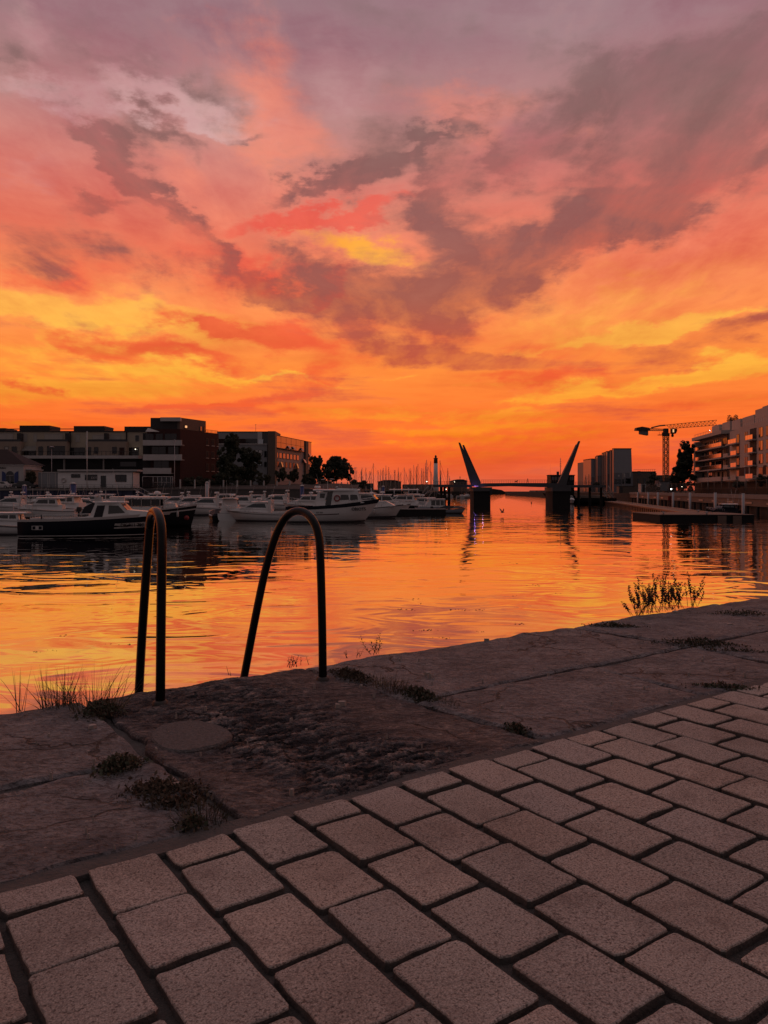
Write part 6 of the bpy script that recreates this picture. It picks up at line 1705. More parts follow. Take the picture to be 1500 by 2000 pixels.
class Boat:
    """Local axes: +x bow, z up, z = 0 the waterline."""
    def __init__(self, label, X, Y, rz, L, B, fs, fb, hull=None, cat='boat', group='boats moored in the marina', name='motor_boat', rake=.12):
        self.r = empty(name, (X, Y, 0), rz, label, cat, group)
        self.L, self.B, self.fs, self.fb, self.rake = L, B, fs, fb, rake * L
        L_ = L; b = MB(); N = 12; rows = []
        for i in range(N + 1):
            u = i / N
            hb, z = self.hb(u), self.sheer(u)
            kz = -.25 * (1 - u ** 4)
            def X_(h): return -L/2 + L * u - self.rake * (1 - h) * u ** 3
            ring = []
            for s_, zz in ((1.0, z), (.985, z * .55), (.93 - .25 * u ** 2, z * .18), (.80 - .5 * u ** 2, -.02), (.0, kz)):
                ring.append((X_(max(0, zz / z)), hb * s_, zz))
            rows.append(ring + [(x, -y, zz) for x, y, zz in reversed(ring[:-1])])
        b.loft(rows, 0, True, close=False, cap0=True, cap1=False)
        self.hull = b.build('hull', hull or M_white, self.r)
        b = MB(); top = []
        for i in range(N + 1):
            u = i / N; top.append((-L/2 + L * u, self.hb(u), self.sheer(u)))
        vs = [(x, y * .97, z - .05) for x, y, z in top] + [(x, -y * .97, z - .05) for x, y, z in top]
        b.add(vs, [(i, i + 1, N + 2 + i, N + 1 + i)[::-1] for i in range(N)])
        b.build('deck', M_offwhite, self.r)
    def hb(self, u):
        return self.B / 2 * (.90 + .10 * min(1, u / .3)) * (1 - max(0, (u - .42) / .58) ** 2.3) + .02
    def sheer(self, u):
        return self.fs + (self.fb - self.fs) * u ** 2
    def band(self, name, m, z0, z1, u0=0.0, u1=1.0, out=.015, n=14):
        """A stripe along both sides; z0, z1 are fractions of the sheer height."""
        b = MB()
        for sy in (1, -1):
            vs = []
            for i in range(n + 1):
                u = u0 + (u1 - u0) * i / n; z = self.sheer(u); hb = self.hb(u)
                for f in (z0, z1):
                    s_ = 1.0 if f > .99 else (.985 + .015 * (f - .55) / .45 if f > .55 else (.93 - .25*u*u) + (.985 - .93 + .25*u*u) * max(0, (f - .18)) / .37)
                    x = -self.L/2 + self.L * u - self.rake * (1 - f) * u ** 3
                    vs.append((x + (.01 if u > .95 else 0), sy * (hb * s_ + out), z * f))
            fs = [(2*i, 2*i+1, 2*i+3, 2*i+2) for i in range(n)]
            b.add(vs, fs if sy < 0 else [q[::-1] for q in fs])
        if u1 > .99: pass
        return b.build(name, m, self.r)
    def side_pt(self, u, f, sy, out=.03):
        z = self.sheer(u); s_ = .985
        return Vector((-self.L/2 + self.L * u - self.rake * (1 - f) * u ** 3, sy * (self.hb(u) * s_ + out), z * f))
    def house(self, prof, w0, w1, m=None, name='cabin', z0=None):
        """prof: (x, z) side outline, z above the waterline; half width w0 at the bottom, w1 at the top."""
        zs = [p[1] for p in prof]; za, zb = min(zs), max(zs)
        W = lambda z: w0 + (w1 - w0) * (z - za) / max(.01, zb - za)
        self.W = W
        b = MB(); vs = [(x, W(z), z) for x, z in prof] + [(x, -W(z), z) for x, z in prof]; n = len(prof)
        b.add(vs, [tuple(range(n)), tuple(range(2*n - 1, n - 1, -1))] + [(i, n + i, n + (i + 1) % n, (i + 1) % n) for i in range(n)])
        return b.build(name, m or M_white, self.r)
    def win(self, poly, m=None, sides=(1, -1), parent=None):
        for sy in sides:
            b = MB(); vs = [(x, sy * (self.W(z) + .012), z) for x, z in poly]
            b.add(vs, [tuple(range(len(poly)))[::(1 if sy < 0 else -1)]]); b.build('window', m or M_bglass, self.r)
    def front(self, x0, z0, x1, z1, n=2, m=None, gap=.05):
        """Windscreen panes on a sloping front between (x0, z0) and (x1, z1)."""
        for k in range(n):
            a = -1 + 2 * k / n; c = -1 + 2 * (k + 1) / n
            b = MB(); o = .015
            b.add([(x0 + o, (self.W(z0)) * a + gap, z0), (x0 + o, self.W(z0) * c - gap, z0), (x1 + o, self.W(z1) * c - gap, z1), (x1 + o, self.W(z1) * a + gap, z1)], [(0, 1, 2, 3)])
            b.build('windscreen', m or M_clear, self.r)
    def roof(self, x0, x1, z, w, th=.07, m=None, camber=.05, name='roof'):
        b = MB(); n = 6; rings = []
        for i in range(n + 1):
            x = x0 + (x1 - x0) * i / n; k = 1 - .25 * (abs(2 * i / n - 1) ** 3)
            rings.append([(x, w * k * s_, z + (0 if s_ in (-1, 1) else camber) ) for s_ in (-1, -.6, 0, .6, 1)] + [(x, w * k * s_, z + th + (0 if s_ in (-1, 1) else camber)) for s_ in (1, .6, 0, -.6, -1)])
        b.loft(rings, 0, False); return b.build(name, m or M_white, self.r)
    def rail(self, u0, u1, h=.55, n=7, name='pulpit', both=True):
        b = MB()
        tops = []
        for sy in (1, -1):
            t = []
            for i in range(n + 1):
                u = u0 + (u1 - u0) * i / n; p = Vector((-self.L/2 + self.L * u, sy * self.hb(u) * .93, self.sheer(u) - .03)); q = p + Vector((.03, 0, h)); b.tube([p, q], .016, 4); t.append(q)
            tops.append(t)
        path = tops[0] + (tops[1][::-1] if u1 > .9 else [])
        b.tube(path, .019, 5)
        if u1 <= .9: b.tube(tops[1], .019, 5)
        b.build(name, M_steel, self.r)
    def outboard(self, y=0.0, s=1.0, m=None):
        x = -self.L/2 - .05
        b = MB(); b.loft([[(x - .45*s, y-.2*s, .75*s), (x + .02, y-.2*s, .75*s), (x+.02, y+.2*s, .75*s), (x-.45*s, y+.2*s, .75*s)], [(x-.55*s, y-.23*s, 1.0*s), (x+.05, y-.23*s, 1.0*s), (x+.05, y+.23*s, 1.0*s), (x-.55*s, y+.23*s, 1.0*s)], [(x-.5*s, y-.18*s, 1.3*s), (x-.02, y-.18*s, 1.35*s), (x-.02, y+.18*s, 1.35*s), (x-.5*s, y+.18*s, 1.3*s)]], 0, False)
        b.box(x - .3*s, x - .08*s, y - .08*s, y + .08*s, -.35, .76*s)
        b.build('outboard_motor', m or M_black, self.r)
    def mast(self, x, z, h, arms=(), r=.03, y=0):
        b = MB(); b.tube([(x, y, z), (x, y, z + h)], [r, r * .6], 5)
        for (hh, w) in arms: b.tube([(x, y - w, z + hh), (x, y + w, z + hh)], r * .6, 4)
        b.build('mast', M_offwhite, self.r)
    def whip(self, x, z, h, y=.5, lean=-.25):
        b = MB(); b.tube([(x, y, z), (x + lean * h, y, z + h)], [.018, .008], 4); b.build('aerial', M_offwhite, self.r)
    def radar(self, x, z, y=0):
        b = MB(); b.tube([(x, y, z), (x, y, z + .25)], .06, 6)
        b.loft([[(x + math.cos(2*PI*k/10) * q, y + math.sin(2*PI*k/10) * q, z + zz) for k in range(10)] for q, zz in ((.24, .25), (.31, .29), (.31, .42), (.22, .48))]); b.build('radar', M_white, self.r)
    def fender(self, u, sy=-1, m=None):
        p = self.side_pt(u, 1, sy, .1); b = MB(); b.tube([p + Vector((0, 0, .05)), p - Vector((0, 0, .25))], .012, 4); b.tube([p - Vector((0, 0, .22)), p - Vector((0, 0, .30)), p - Vector((0, 0, .72)), p - Vector((0, 0, .80))], [.03, .10, .10, .03], 8); b.build('fender', m or M_fender, self.r)
    def cockpit(self, x0, x1):
        """Dark well between the coamings."""
        b = MB(); z = self.fs + .02; w = self.B * .36
        b.box(x0, x1, -w, w, z - .04, z + .004); b.build('cockpit', M_canvas, self.r)
        b = MB()
        for sy in (-1, 1): b.box(x0, x1, sy * w - .05, sy * w + .05, z, z + .22)
        b.box(x0 - .1, x0, -w, w, z, z + .22); b.build('coaming', M_white, self.r)

def pilothouse(label, X, Y, rz, L=7.2, hull=None, stripe=None, seed=0, outb=True, roofm=None, name='motor_boat'):
    rnd = random.Random(seed); B = L * .36; s = L / 7.2
    b = Boat(label, X, Y, rz, L, B, .85 * s, 1.35 * s, hull, name=name)
    b.band('antifouling_band', M_antifoul, .02, .16); b.band('rub_rail', stripe or M_frame, .90, .97)
    z0 = .92 * s; hz = 2.35 * s + rnd.uniform(-.1, .15)
    b.house([(-.30*L, z0), (.40*L, z0 + .25*s), (.26*L, z0 + .75*s), (-.30*L, z0 + .7*s)], B * .38, B * .30, name='trunk_cabin')
    xa, xb = -.24*L, .08*L
    b.house([(xa, z0 + .6*s), (.17*L, z0 + .68*s), (xb, hz), (xa + .04*L, hz)], B * .36, B * .31)
    zl, zh = z0 + .85*s, hz - .14*s
    b.win([(xa + .05*L, zl), (xa + .15*L, zl), (xa + .15*L, zh), (xa + .06*L, zh)]); b.win([(xa + .17*L, zl), (.12*L, zl + .05), (.075*L, zh), (xa + .17*L, zh)])
    b.front(.158*L, z0 + .80*s, xb + .012*L, hz - .1*s, 3)
    b.roof(xa - .09*L, xb + .04*L, hz, B * .36, m=roofm)
    b.rail(.60, .995, .5*s); b.cockpit(-.47*L, -.31*L)
    if outb: b.outboard(0, s)
    b.whip(xa + .05*L, hz, 2.0, .3); b.whip(-.34*L, z0 + .8*s, 2.2, -B*.3, rnd.uniform(-.4, .3)); b.whip(-.30*L, z0 + .8*s, 1.8, B*.25, rnd.uniform(-.5, .2)); b.radar(-.05*L, hz + .06, -.2) if rnd.random() < .6 else b.mast(-.1*L, hz, .8, ((.6, .2),))
    b.fender(.35); b.fender(.62)
    return b

def cruiser(label, X, Y, rz, L=8.0, hull=None, seed=0, arch=True, top=True, name='motor_boat'):
    rnd = random.Random(seed); B = L * .34; s = L / 8
    b = Boat(label, X, Y, rz, L, B, .95 * s, 1.45 * s, hull, name=name, rake=.16)
    b.band('antifouling_band', M_antifoul, .02, .14); b.band('rub_rail', M_frame, .80, .86)
    z0 = 1.0 * s
    b.house([(-.22*L, z0), (.42*L, z0 + .3*s), (.30*L, z0 + .62*s), (-.22*L, z0 + .5*s)], B * .40, B * .32, name='trunk_cabin')
    hz = 2.25 * s
    b.house([(-.20*L, z0 + .42*s), (.27*L, z0 + .52*s), (.06*L, hz), (-.14*L, hz), (-.20*L, z0 + .9*s)], B * .36, B * .28)
    b.win([(-.14*L, z0 + .66*s), (.18*L, z0 + .70*s), (.06*L, hz - .12*s), (-.12*L, hz - .12*s)])
    b.front(.245*L, z0 + .66*s, .085*L, hz - .1*s, 2)
    if top: b.roof(-.22*L, .09*L, hz, B * .32, .09)
    if arch:
        q = MB(); xx = -.20*L
        for sy in (-1, 1): q.box(xx - .12, xx + .16, sy * B * .40 - .05, sy * B * .40 + .05, z0, hz + .25*s)
        q.box(xx - .12, xx + .16, -B * .40, B * .40, hz + .25*s, hz + .36*s); q.build('radar_arch', M_white, b.r)
        b.radar(xx, hz + .36*s)
    b.rail(.55, .995, .5*s); b.cockpit(-.46*L, -.24*L)
    b.whip(-.2*L, hz, 1.7, .5); b.whip(-.40*L, 1.1*s, 2.1, -B*.3, rnd.uniform(-.4, .3))
    b.fender(.30); b.fender(.55)
    return b

def openboat(label, X, Y, rz, L=5.5, hull=None, seed=0, canopy=False, name='motor_boat', cover=False):
    B = L * .38; s = L / 5.5
    b = Boat(label, X, Y, rz, L, B, .6 * s, .95 * s, hull, name=name)
    b.band('antifouling_band', M_antifoul, .02, .18); b.band('rub_rail', M_frame, .88, .97)
    if cover:
        b.house([(-.46*L, .60*s), (.46*L, .95*s), (.30*L, 1.25*s), (-.1*L, 1.35*s), (-.44*L, .85*s)], B * .44, B * .12, M_canvas, 'cover')
    else:
        b.cockpit(-.45*L, .15*L)
        b.house([(-.05*L, .62*s), (.30*L, .85*s), (.22*L, 1.15*s), (.02*L, 1.15*s)], B * .36, B * .28, name='cuddy')
        b.W = lambda z: B * .26
        b.front(.10*L, 1.15*s, -.01*L, 1.6*s, 2)
    if canopy:
        q = MB()
        for x in (-.30*L, .02*L):
            for sy in (-1, 1): q.tube([(x, sy * B * .36, .7*s), (x, sy * B * .34, 1.9*s)], .025, 5)
        q.build('canopy_frame', M_steel, b.r); b.roof(-.36*L, .08*L, 1.9*s, B * .40, .05, M_canvas, .12, 'canopy')
    b.rail(.62, .995, .35*s); b.outboard(0, s * .9)
    return b

def place(x, wl, bow=None):
    if x < 740: wl = max(wl, 991.5)
    Y = CZ * F / (wl - HOR)
    return (x - CX) / F * Y, Y

# --- the navy boat in front
X, Y = place(184, 1047.5); k = Y / F; L = 277 * k
b = Boat('navy blue wooden-style boat with white cabin and registration number on its bow', X, Y + .6, R(6), L, L * .30, 30 * k, 42 * k, M_navy, rake=.10)
b.band('rub_rail', M_stripe, .06, .10); b.band('gunwale', M_offwhite, .99, 1.14, out=.03); b.band('bow_band', M_stripe, .44, .72, .66, .93, .022)
zz = 30 * k
fx = lambda px: (px - 184) * k
b.house([(fx(150), zz), (fx(296), 40 * k), (fx(286), 48 * k), (fx(240), 52 * k), (fx(150), zz + .2)], L * .105, L * .085, M_white, 'trunk_cabin')
b.house([(fx(172), zz), (fx(252), 44 * k), (fx(233), 64.5 * k), (fx(186), 64.5 * k)], L * .10, L * .088)
b.win([(fx(211), 44 * k), (fx(243), 46 * k), (fx(230), 60 * k), (fx(212), 60.5 * k)])
b.win([(fx(182), 32 * k), (fx(199), 32 * k), (fx(205), 60.5 * k), (fx(190), 60.5 * k)], M_canvas)
b.front(fx(250), 47 * k, fx(236), 62.5 * k, 2, M_clear)
b.roof(fx(180), fx(240), 64.5 * k, L * .098, .10)
b.house([(fx(160), 45 * k), (fx(175), 45 * k), (fx(186), 64 * k), (fx(182), 66 * k), (fx(166), 58 * k)], L * .09, L * .085, M_canvas, 'spray_hood')
b.rail(.03, .40, .40, 7, 'stern_rail'); b.cockpit(fx(70), fx(150))
b.mast(fx(200), 65 * k, .8, ((.6, .3),)); b.whip(fx(225), 66 * k, 2.4, .3, -.2)
for yy, xx in ((-.5, 190), (.3, 214), (-.2, 230)):
    q = MB(); q.box(fx(xx) - .25, fx(xx) + .25, yy - .15, yy + .15, 67 * k, 67 * k + .35); q.build('roof_box', M_offwhite, b.r)
p = b.side_pt(.80, .58, -1, .045); p2 = b.side_pt(.86, .58, -1, .045); ang = math.atan2(p2.y - p.y, p2.x - p.x)
lettering('registration_lettering', 'DK 911 700 A', 9 * k, M_dark, b.r, p, (R(90), 0, ang), bold=.006)
q = MB(); p = b.side_pt(.135, .60, -1, .02); w = 20 * k
q.box(p.x - w/2, p.x + w/2, p.y - .01, p.y + .01, p.z - 4 * k, p.z + 4 * k); pl = q.build('name_plate', M_stripe, b.r)
q = MB()
for u0, u1 in ((-.43, -.16), (.14, .43)): q.box(p.x + w * u0, p.x + w * u1, p.y - .016, p.y - .010, p.z - 3 * k, p.z + 3 * k)
q.build('plate_panel', M_navy, pl)
for u in (.02, .16): 
    q = MB(); pp = b.side_pt(u, 1.0, -1, -.1); q.tube([pp, pp + Vector((0, 0, .45))], .05, 6); q.build('bollard', M_black, b.r)
# --- the dark launch behind it with the long roof
X, Y = place(290, 1029); k = Y / F; L = 186 * k
b = Boat('black launch with long white roof on posts, its bow behind the narrow handrail', X, Y, R(4), L, L * .28, 27 * k, 42 * k, M_blackhull, rake=.06)
b.band('sheer_stripe', M_stripe, .80, .86); b.band('gunwale', M_offwhite, .99, 1.05, out=.02)
fx = lambda px: (px - 290) * k
b.house([(fx(236), 30 * k), (fx(318), 33 * k), (fx(318), 40 * k), (fx(236), 40 * k)], L * .11, L * .10)
b.house([(fx(320), 36 * k), (fx(345), 38 * k), (fx(343), 46 * k), (fx(322), 46 * k)], L * .06, L * .055, M_white, 'hatch_box')
q = MB()
for px_ in (228, 246, 263, 281, 299, 316):
    for sy in (-1, 1): q.tube([(fx(px_), sy * L * .10, 38 * k), (fx(px_), sy * L * .10, 56 * k)], .035, 5)
q.build('roof_post', M_offwhite, b.r)
b.W = lambda z: L * .097
for x0, x1 in ((248, 262), (265, 280), (283, 298), (301, 314)): b.win([(fx(x0), 41 * k), (fx(x1), 41 * k), (fx(x1), 54 * k), (fx(x0), 54 * k)], M_bglass)
b.roof(fx(220), fx(330), 56 * k, L * .125, .10); b.radar(fx(307), 58 * k); b.rail(.70, .99, .4)
b.fender(.82, -1); p = b.side_pt(.93, .45, -1, .15)
q = MB(); q.ball(p, .22, 0, 8, 6); q.build('buoy', M_redbuoy, b.r)
# --- white cruiser cut by the left edge
X, Y = place(2, 1045); k = Y / F; L = 130 * k
b = pilothouse('white cabin boat with dark outboard cut by the left edge of the view', X, Y + .8, R(184), L, None, M_navy, 3)
# --- pilothouse cruiser in the middle
X, Y = place(503, 1018); k = Y / F; L = 128 * k
b = cruiser('white flush cabin cruiser pointing left, nearest cruiser between the two handrails', X, Y + .5, R(178), L, M_white, 5)
b.radar(-.02 * L, 2.3 * L / 8, .3)
X, Y = place(441, 1017); k = Y / F
b = pilothouse('white boat seen from its flat stern, left of the flush cabin cruiser', X, Y + 2.6, R(97), 6.6, None, None, 6, False)
X, Y = place(420, 1016)
b = openboat('dark inflatable boat with outboard between the cruisers', X, Y + 1, R(110), 4.6, M_blackhull, 7, cover=True)
# --- white boat with navy sheer band and name
X, Y = place(651, 1019.5); k = Y / F; L = 182 * k
b = Boat('white fishing boat with navy sheer band and lifebuoy on its wheelhouse', X, Y, R(3), L, L * .31, 29 * k, 44 * k, M_white, rake=.17)
b.band('sheer_band', M_navy, .84, 1.04, out=.025); b.band('antifouling_band', M_antifoul, .02, .09); b.band('stripe', M_brick, .46, .51, .30, .58, .015)
fx = lambda px: (px - 651) * k
b.house([(fx(618), 28 * k), (fx(712), 38 * k), (fx(700), 42 * k), (fx(640), 42 * k), (fx(618), 40 * k)], L * .115, L * .10, M_white, 'trunk_cabin')
b.house([(fx(640), 34 * k), (fx(704), 40 * k), (fx(699), 60.5 * k), (fx(652), 60.5 * k)], L * .108, L * .098)
for x0, x1 in ((665, 681), (683.5, 698)): b.win([(fx(x0), 43 * k), (fx(x1 + 1), 43.5 * k), (fx(x1 - 1), 53 * k), (fx(x0 + .5), 53.5 * k)])
b.win([(fx(635), 30 * k), (fx(646), 30 * k), (fx(650), 57 * k), (fx(640), 57 * k)], M_bglass)
b.house([(fx(611), 30 * k), (fx(632), 30 * k), (fx(640), 58 * k), (fx(622), 58 * k)], L * .10, L * .095, M_white, 'aft_house')
b.win([(fx(625), 47 * k), (fx(634), 47 * k), (fx(636), 56 * k), (fx(626), 56 * k)])
b.front(fx(703), 45 * k, fx(700), 58 * k, 2)
b.roof(fx(612), fx(703), 60.5 * k, L * .112, .14)
b.house([(fx(690), 60.5 * k), (fx(700), 60.5 * k), (fx(697), 65 * k), (fx(660), 66 * k), (fx(650), 62 * k)], L * .10, L * .09, M_white, 'roof_trunk')
p0 = Vector((fx(658.5), -L * .112, 46.5 * k)); q = MB(); rr = 5.2 * k
q.tube([p0 + Vector((math.cos(2*PI*i/18) * rr, -.04, math.sin(2*PI*i/18) * rr)) for i in range(19)], rr * .24, 7, caps=False)
o = q.build('lifebuoy', M_redbuoy); o.matrix_world = Matrix.Translation((X, Y, 0)) @ Matrix.Rotation(R(3), 4, 'Z'); tag(o, 'dark red ring lifebuoy on the wheelhouse of the white fishing boat', 'lifebuoy')
p = b.side_pt(.80, .66, -1, .06); p2 = b.side_pt(.86, .66, -1, .06); ang = math.atan2(p2.y - p.y, p2.x - p.x)
lettering('name_lettering', 'ORIOTS', 8.5 * k, M_dark, b.r, p, (R(84), 0, ang), bold=.008)
b.rail(.66, .99, .35); b.mast(fx(640), 62 * k, .9, ((.7, .25),)); b.whip(fx(626), 61 * k, 1.6, .4); b.radar(fx(620), 61 * k, .3)
p = b.side_pt(.36, .62, -1, .03)
lettering('hull_lettering', 'DK 884', 4 * k, M_dark, b.r, p, (R(88), 0, 0))
X, Y = place(716, 1013)
b = pilothouse('white boat whose raked bow shows just right of the fishing boat', X, Y + 3.0, R(-6), 8.4, None, None, 9, False)
# --- cruisers left of the middle, bows to the left
for i, (x, wl, L, lb) in enumerate(((400, 1006, 7.6, 'white cruiser in front of the thick pale grey pile, pointing left'), (366, 1001, 7.4, 'white cruiser second from the bow of the black launch'), (338, 996, 7.2, 'white cruiser just above the bow of the black launch'))):
    X, Y = place(x, wl); cruiser(lb, X, Y, R(200 + 3 * i), L, None, 20 + i, i != 1)
# --- the cluster above the navy boat
cl = [(88, 1012, 'p', 190, 6.8, 'white cabin boat above the stern of the navy boat'), (128, 1008, 'p', 172, 7.4, 'white boat with tall wheelhouse just left of the thick blue pile'), (165, 1006, 'c', 20, 7.2, 'white cruiser just right of the thick blue pile'),
      (60, 1000, 'o', 200, 5.6, 'small open boat behind the white boats at the far left'), (195, 1000, 'o', 15, 5.8, 'small open boat behind the cabin of the navy boat'), (22, 1003, 'c', 185, 7.6, 'white cruiser behind the boat cut by the left edge'),
      (215, 994, 'p', 5, 7.0, 'white cabin boat behind the wheelhouse roof of the navy boat'), (252, 990, 'c', 190, 7.4, 'white cruiser behind the long roof of the black launch'), (110, 992, 'c', 10, 7.4, 'white cruiser in the second row behind the thick blue pile'), (290, 988, 'p', 185, 6.8, 'cabin boat at the foot of the gangway')]
for i, (x, wl, kd, an, L, lb) in enumerate(cl):
    X, Y = place(x, wl)
    (pilothouse if kd == 'p' else cruiser if kd == 'c' else openboat)(lb, X, Y, R(an), L, seed=40 + i)
# --- boats between the middle and the pontoon end
cr = [(752, 1003, 'p', 8, 7.2, 'white cabin boat right of the raked bow, below a short blue pile'), (470, 999, 'c', 195, 7.8, 'white cruiser behind the flush cabin cruiser, farther left'), (540, 998, 'c', 178, 8.4, 'white cruiser with radar arch left of the blue pile behind the splayed handrail'), (602, 1001, 'p', 170, 7.4, 'white cabin boat right of the blue pile behind the splayed handrail'),
      (640, 996, 'c', 10, 7.8, 'white cruiser behind the roof of the fishing boat'), (690, 994, 'c', 15, 7.8, 'white cruiser behind the windscreen of the fishing boat'), (722, 992, 'p', 185, 7.2, 'white cabin boat in the row behind the raked bow'), (435, 990, 'p', 190, 7.0, 'white cabin boat right of the thick pale grey pile'), (500, 988, 'c', 185, 7.8, 'far white cruiser below the middle of the pale fence posts'),
      (570, 987, 'o', 180, 6.2, 'far open boat left of the blue pile behind the splayed handrail'), (668, 985, 'p', 5, 7.4, 'far cabin boat beside the short blue pile')]
for i, (x, wl, kd, an, L, lb) in enumerate(cr):
    X, Y = place(x, wl)
    (pilothouse if kd == 'p' else cruiser if kd == 'c' else openboat)(lb, X, Y, R(an), L, seed=70 + i)
bk = [(40, 993, 'c', 12, 7.6, 'white cruiser in the back row under the parked cars'), (78, 992, 'p', 176, 6.8, 'white cabin boat in the back row left of the blue sheet piling stairs'), (150, 992, 'c', 188, 8.0, 'white cruiser in the back row below the cabin door'), (182, 995, 'p', 8, 7.0, 'white cabin boat in the second row below the cabin windows'), (225, 992, 'c', 6, 7.8, 'white cruiser in the back row below the right end of the cabin'),
      (318, 992, 'p', 182, 7.2, 'white cabin boat in the back row below the glazed veranda'), (385, 992, 'c', 5, 7.6, 'white cruiser in the back row left of the thick pale grey pile'), (612, 993, 'c', 184, 8.0, 'white cruiser in the back row behind the stern of the fishing boat'), (775, 990, 'c', 176, 7.4, 'white cruiser in the back row behind the canopy boat'), (812, 988, 'p', 4, 7.0, 'white cabin boat in the back row near the bridge stairs')]
for i, (x, wl, kd, an, L, lb) in enumerate(bk):
    X, Y = place(x, wl); Y -= (i % 3) * 2.5
    (pilothouse if kd == 'p' else cruiser)(lb, X, Y, R(an), L, seed=120 + i)
# --- the dark pontoon end with its boats
X0, Y0 = place(757, 1004.5)
pn = empty('mooring_pontoon', (place(820, 1005)[0], Y0, 0), 0, 'black mooring pontoon end in front of the boats nearest the bridge', 'pontoon')
bq = MB(); bq.box(X0, place(872, 1005)[0], Y0, Y0 + 2.2, -.3, .62); o = bq.build('float', M_pier, pn); o.location = -pn.location
bq = MB(); bq.box(X0 - .05, place(872, 1005)[0] + .05, Y0 - .06, Y0 + 2.26, .621, .70); o = bq.build('deck', M_deckboards if False else M_concrete, pn); o.location = -pn.location
X, Y = place(787, 1001); b = pilothouse('dark hulled fishing boat with tall white canopy behind the pontoon end', X, Y + 1, R(175), 7.6, M_blackhull, None, 90, False); b.roof(-.3*7.6, .25*7.6, 3.2, 1.1, .08); b.mast(.2, 2.4, .8)
X, Y = place(822, 1001); b = pilothouse('small white wheelhouse boat in the middle of the pontoon end', X, Y + 1.4, R(185), 6.4, None, None, 91)
X, Y = place(845, 1002); k = Y / F
b = Boat('white houseboat-like cabin boat with three dark panes at the pontoon end', X, Y + .9, R(4), 66 * k, 2.6, .8, 1.0, M_greyhull)
b.house([(-27 * k, .75), (22 * k, .8), (22 * k, 26 * k), (-8 * k, 26 * k), (-14 * k, 15 * k), (-27 * k, 14 * k)], 1.15, 1.05)
for x0, x1 in ((-4, 4), (5.5, 13), (14.5, 21)): b.win([(x0 * k, 15 * k), (x1 * k, 15 * k), (x1 * k, 24.5 * k), (x0 * k, 24.5 * k)])
b.roof(-12 * k, 24 * k, 26 * k, 1.25, .09, M_offwhite); b.rail(.05, .30, .4, 4, 'stern_rail')
X, Y = place(879, 1003); openboat('covered inflatable boat at the tip of the pontoon, nearest the bridge', X, Y + .6, R(-8), 4.4, M_greyhull, 93, cover=True)
for i, (x, wl, L, an, kd, lb) in enumerate(((887, 971, 6.5, 10, 'o', 'small pale boat moored under the left bridge span'), (902, 969, 9.0, 85, 's', 'dark sailing boat seen end-on beside the left bridge pier'))):
    X, Y = place(x, wl)
    if kd == 'o': openboat(lb, X, min(Y, 300), R(an), L, M_stripe, 95)
# --- cabin boat behind the head float on the right
X, Y = pt(1415, 0, 92).x, 92
b = pilothouse('dark blue cabin boat moored behind the black head float on the right', X, Y, R(190), 4.6, M_navy, None, 97, True)
for c_ in b.r.children:
    if c_.name.split('.')[0] in ('cabin', 'trunk_cabin', 'deck', 'coaming'): c_.data.materials[0] = M_navy

# --- the harbour tug behind the right arm
k = 185 / F; cx = pt(1096, 0, 185).x
b = Boat('black harbour tug with white wheelhouse behind the right leaning arm', pt(1122, 0, 185).x, 186, R(182), 15, 5.0, 1.6, 2.4, M_blackhull, group=None, name='tug_boat')
W_ = lambda px_: -(pt(px_, 0, 186).x - pt(1122, 0, 186).x)
zt_ = lambda y: pt(0, y, 185).z
b.house([(W_(1119), 1.5), (W_(1074), 1.5), (W_(1073.5), zt_(929)), (W_(1120), zt_(929))], 1.9, 1.8, M_blackhull, 'wheelhouse')
for x0, x1 in ((1075.5, 1080), (1081, 1086), (1087.5, 1092), (1111, 1113), (1114, 1118)): b.win([(W_(x0), zt_(938)), (W_(x1), zt_(938)), (W_(x1), zt_(931)), (W_(x0), zt_(931))], M_clear)
b.roof(W_(1121.5), W_(1072.5), zt_(929), 2.3, .16, M_roofdark)
q = MB(); q.tube([(W_(1090), .6, zt_(929)), (W_(1090), .6, zt_(921))], .32, 8); q.build('funnel', M_roofdark, b.r)
b.mast(W_(1096.5), zt_(929), zt_(894) - zt_(929), tuple((zt_(y) - zt_(929), w) for y, w in ((901, .25), (905, .4), (909, .3), (912, .5))), .09)
q = MB()
for y, w in ((901, .22), (906, .3), (910, .35), (897, .15)): q.bar((W_(1096.5) - w, 0, zt_(y)), (W_(1096.5) + w, 0, zt_(y)), .05)
q.build('mast_arm', M_frame, b.r)
b.whip(W_(1075.5), zt_(929), 2.9, .4, 0)
X, Y = pt(1150, 0, 182).x, 180
b = Boat('low black barge under the right bridge span', X, Y, R(183), 11, 3.6, 1.3, 1.5, M_blackhull, group=None, name='barge'); b.house([(-2, 1.2), (3.5, 1.2), (3.3, 2.0), (-1.8, 2.0)], 1.3, 1.2, M_brown, 'hold_cover')
b.rail(.05, .45, .6, 4, 'stern_rail')
X, Y = pt(1113.5, 0, 178).x, 178.5
b = pilothouse('small pale cabin boat squeezed between the right pier and the barge', X, Y, R(268), 5.6, None, None, 98, False)

# --- far ships at sea
def ship(x, y, Y, L, label, house):
    p = pt(x, 0, Y)
    b = Boat(label, p.x, Y, R(175), L, L * .22, L * .05, L * .07, M_brown, cat='ship', group=None, name='ship')
    b.house([(-.35*L, L*.05), (house*L - .35*L, L*.05), (house*L - .36*L, L*.17), (-.34*L, L*.17)], L*.09, L*.08, M_offwhite)
    b.mast(-.2*L, L*.17, L*.15, ((L*.1, L*.03),), L*.012)
ship(1027.5, 958, 620, 4.6, 'tiny workboat far out between the bridge piers, left of two', .4)
ship(1043, 957, 900, 6.5, 'tiny ship far out between the bridge piers, right of two', .3)

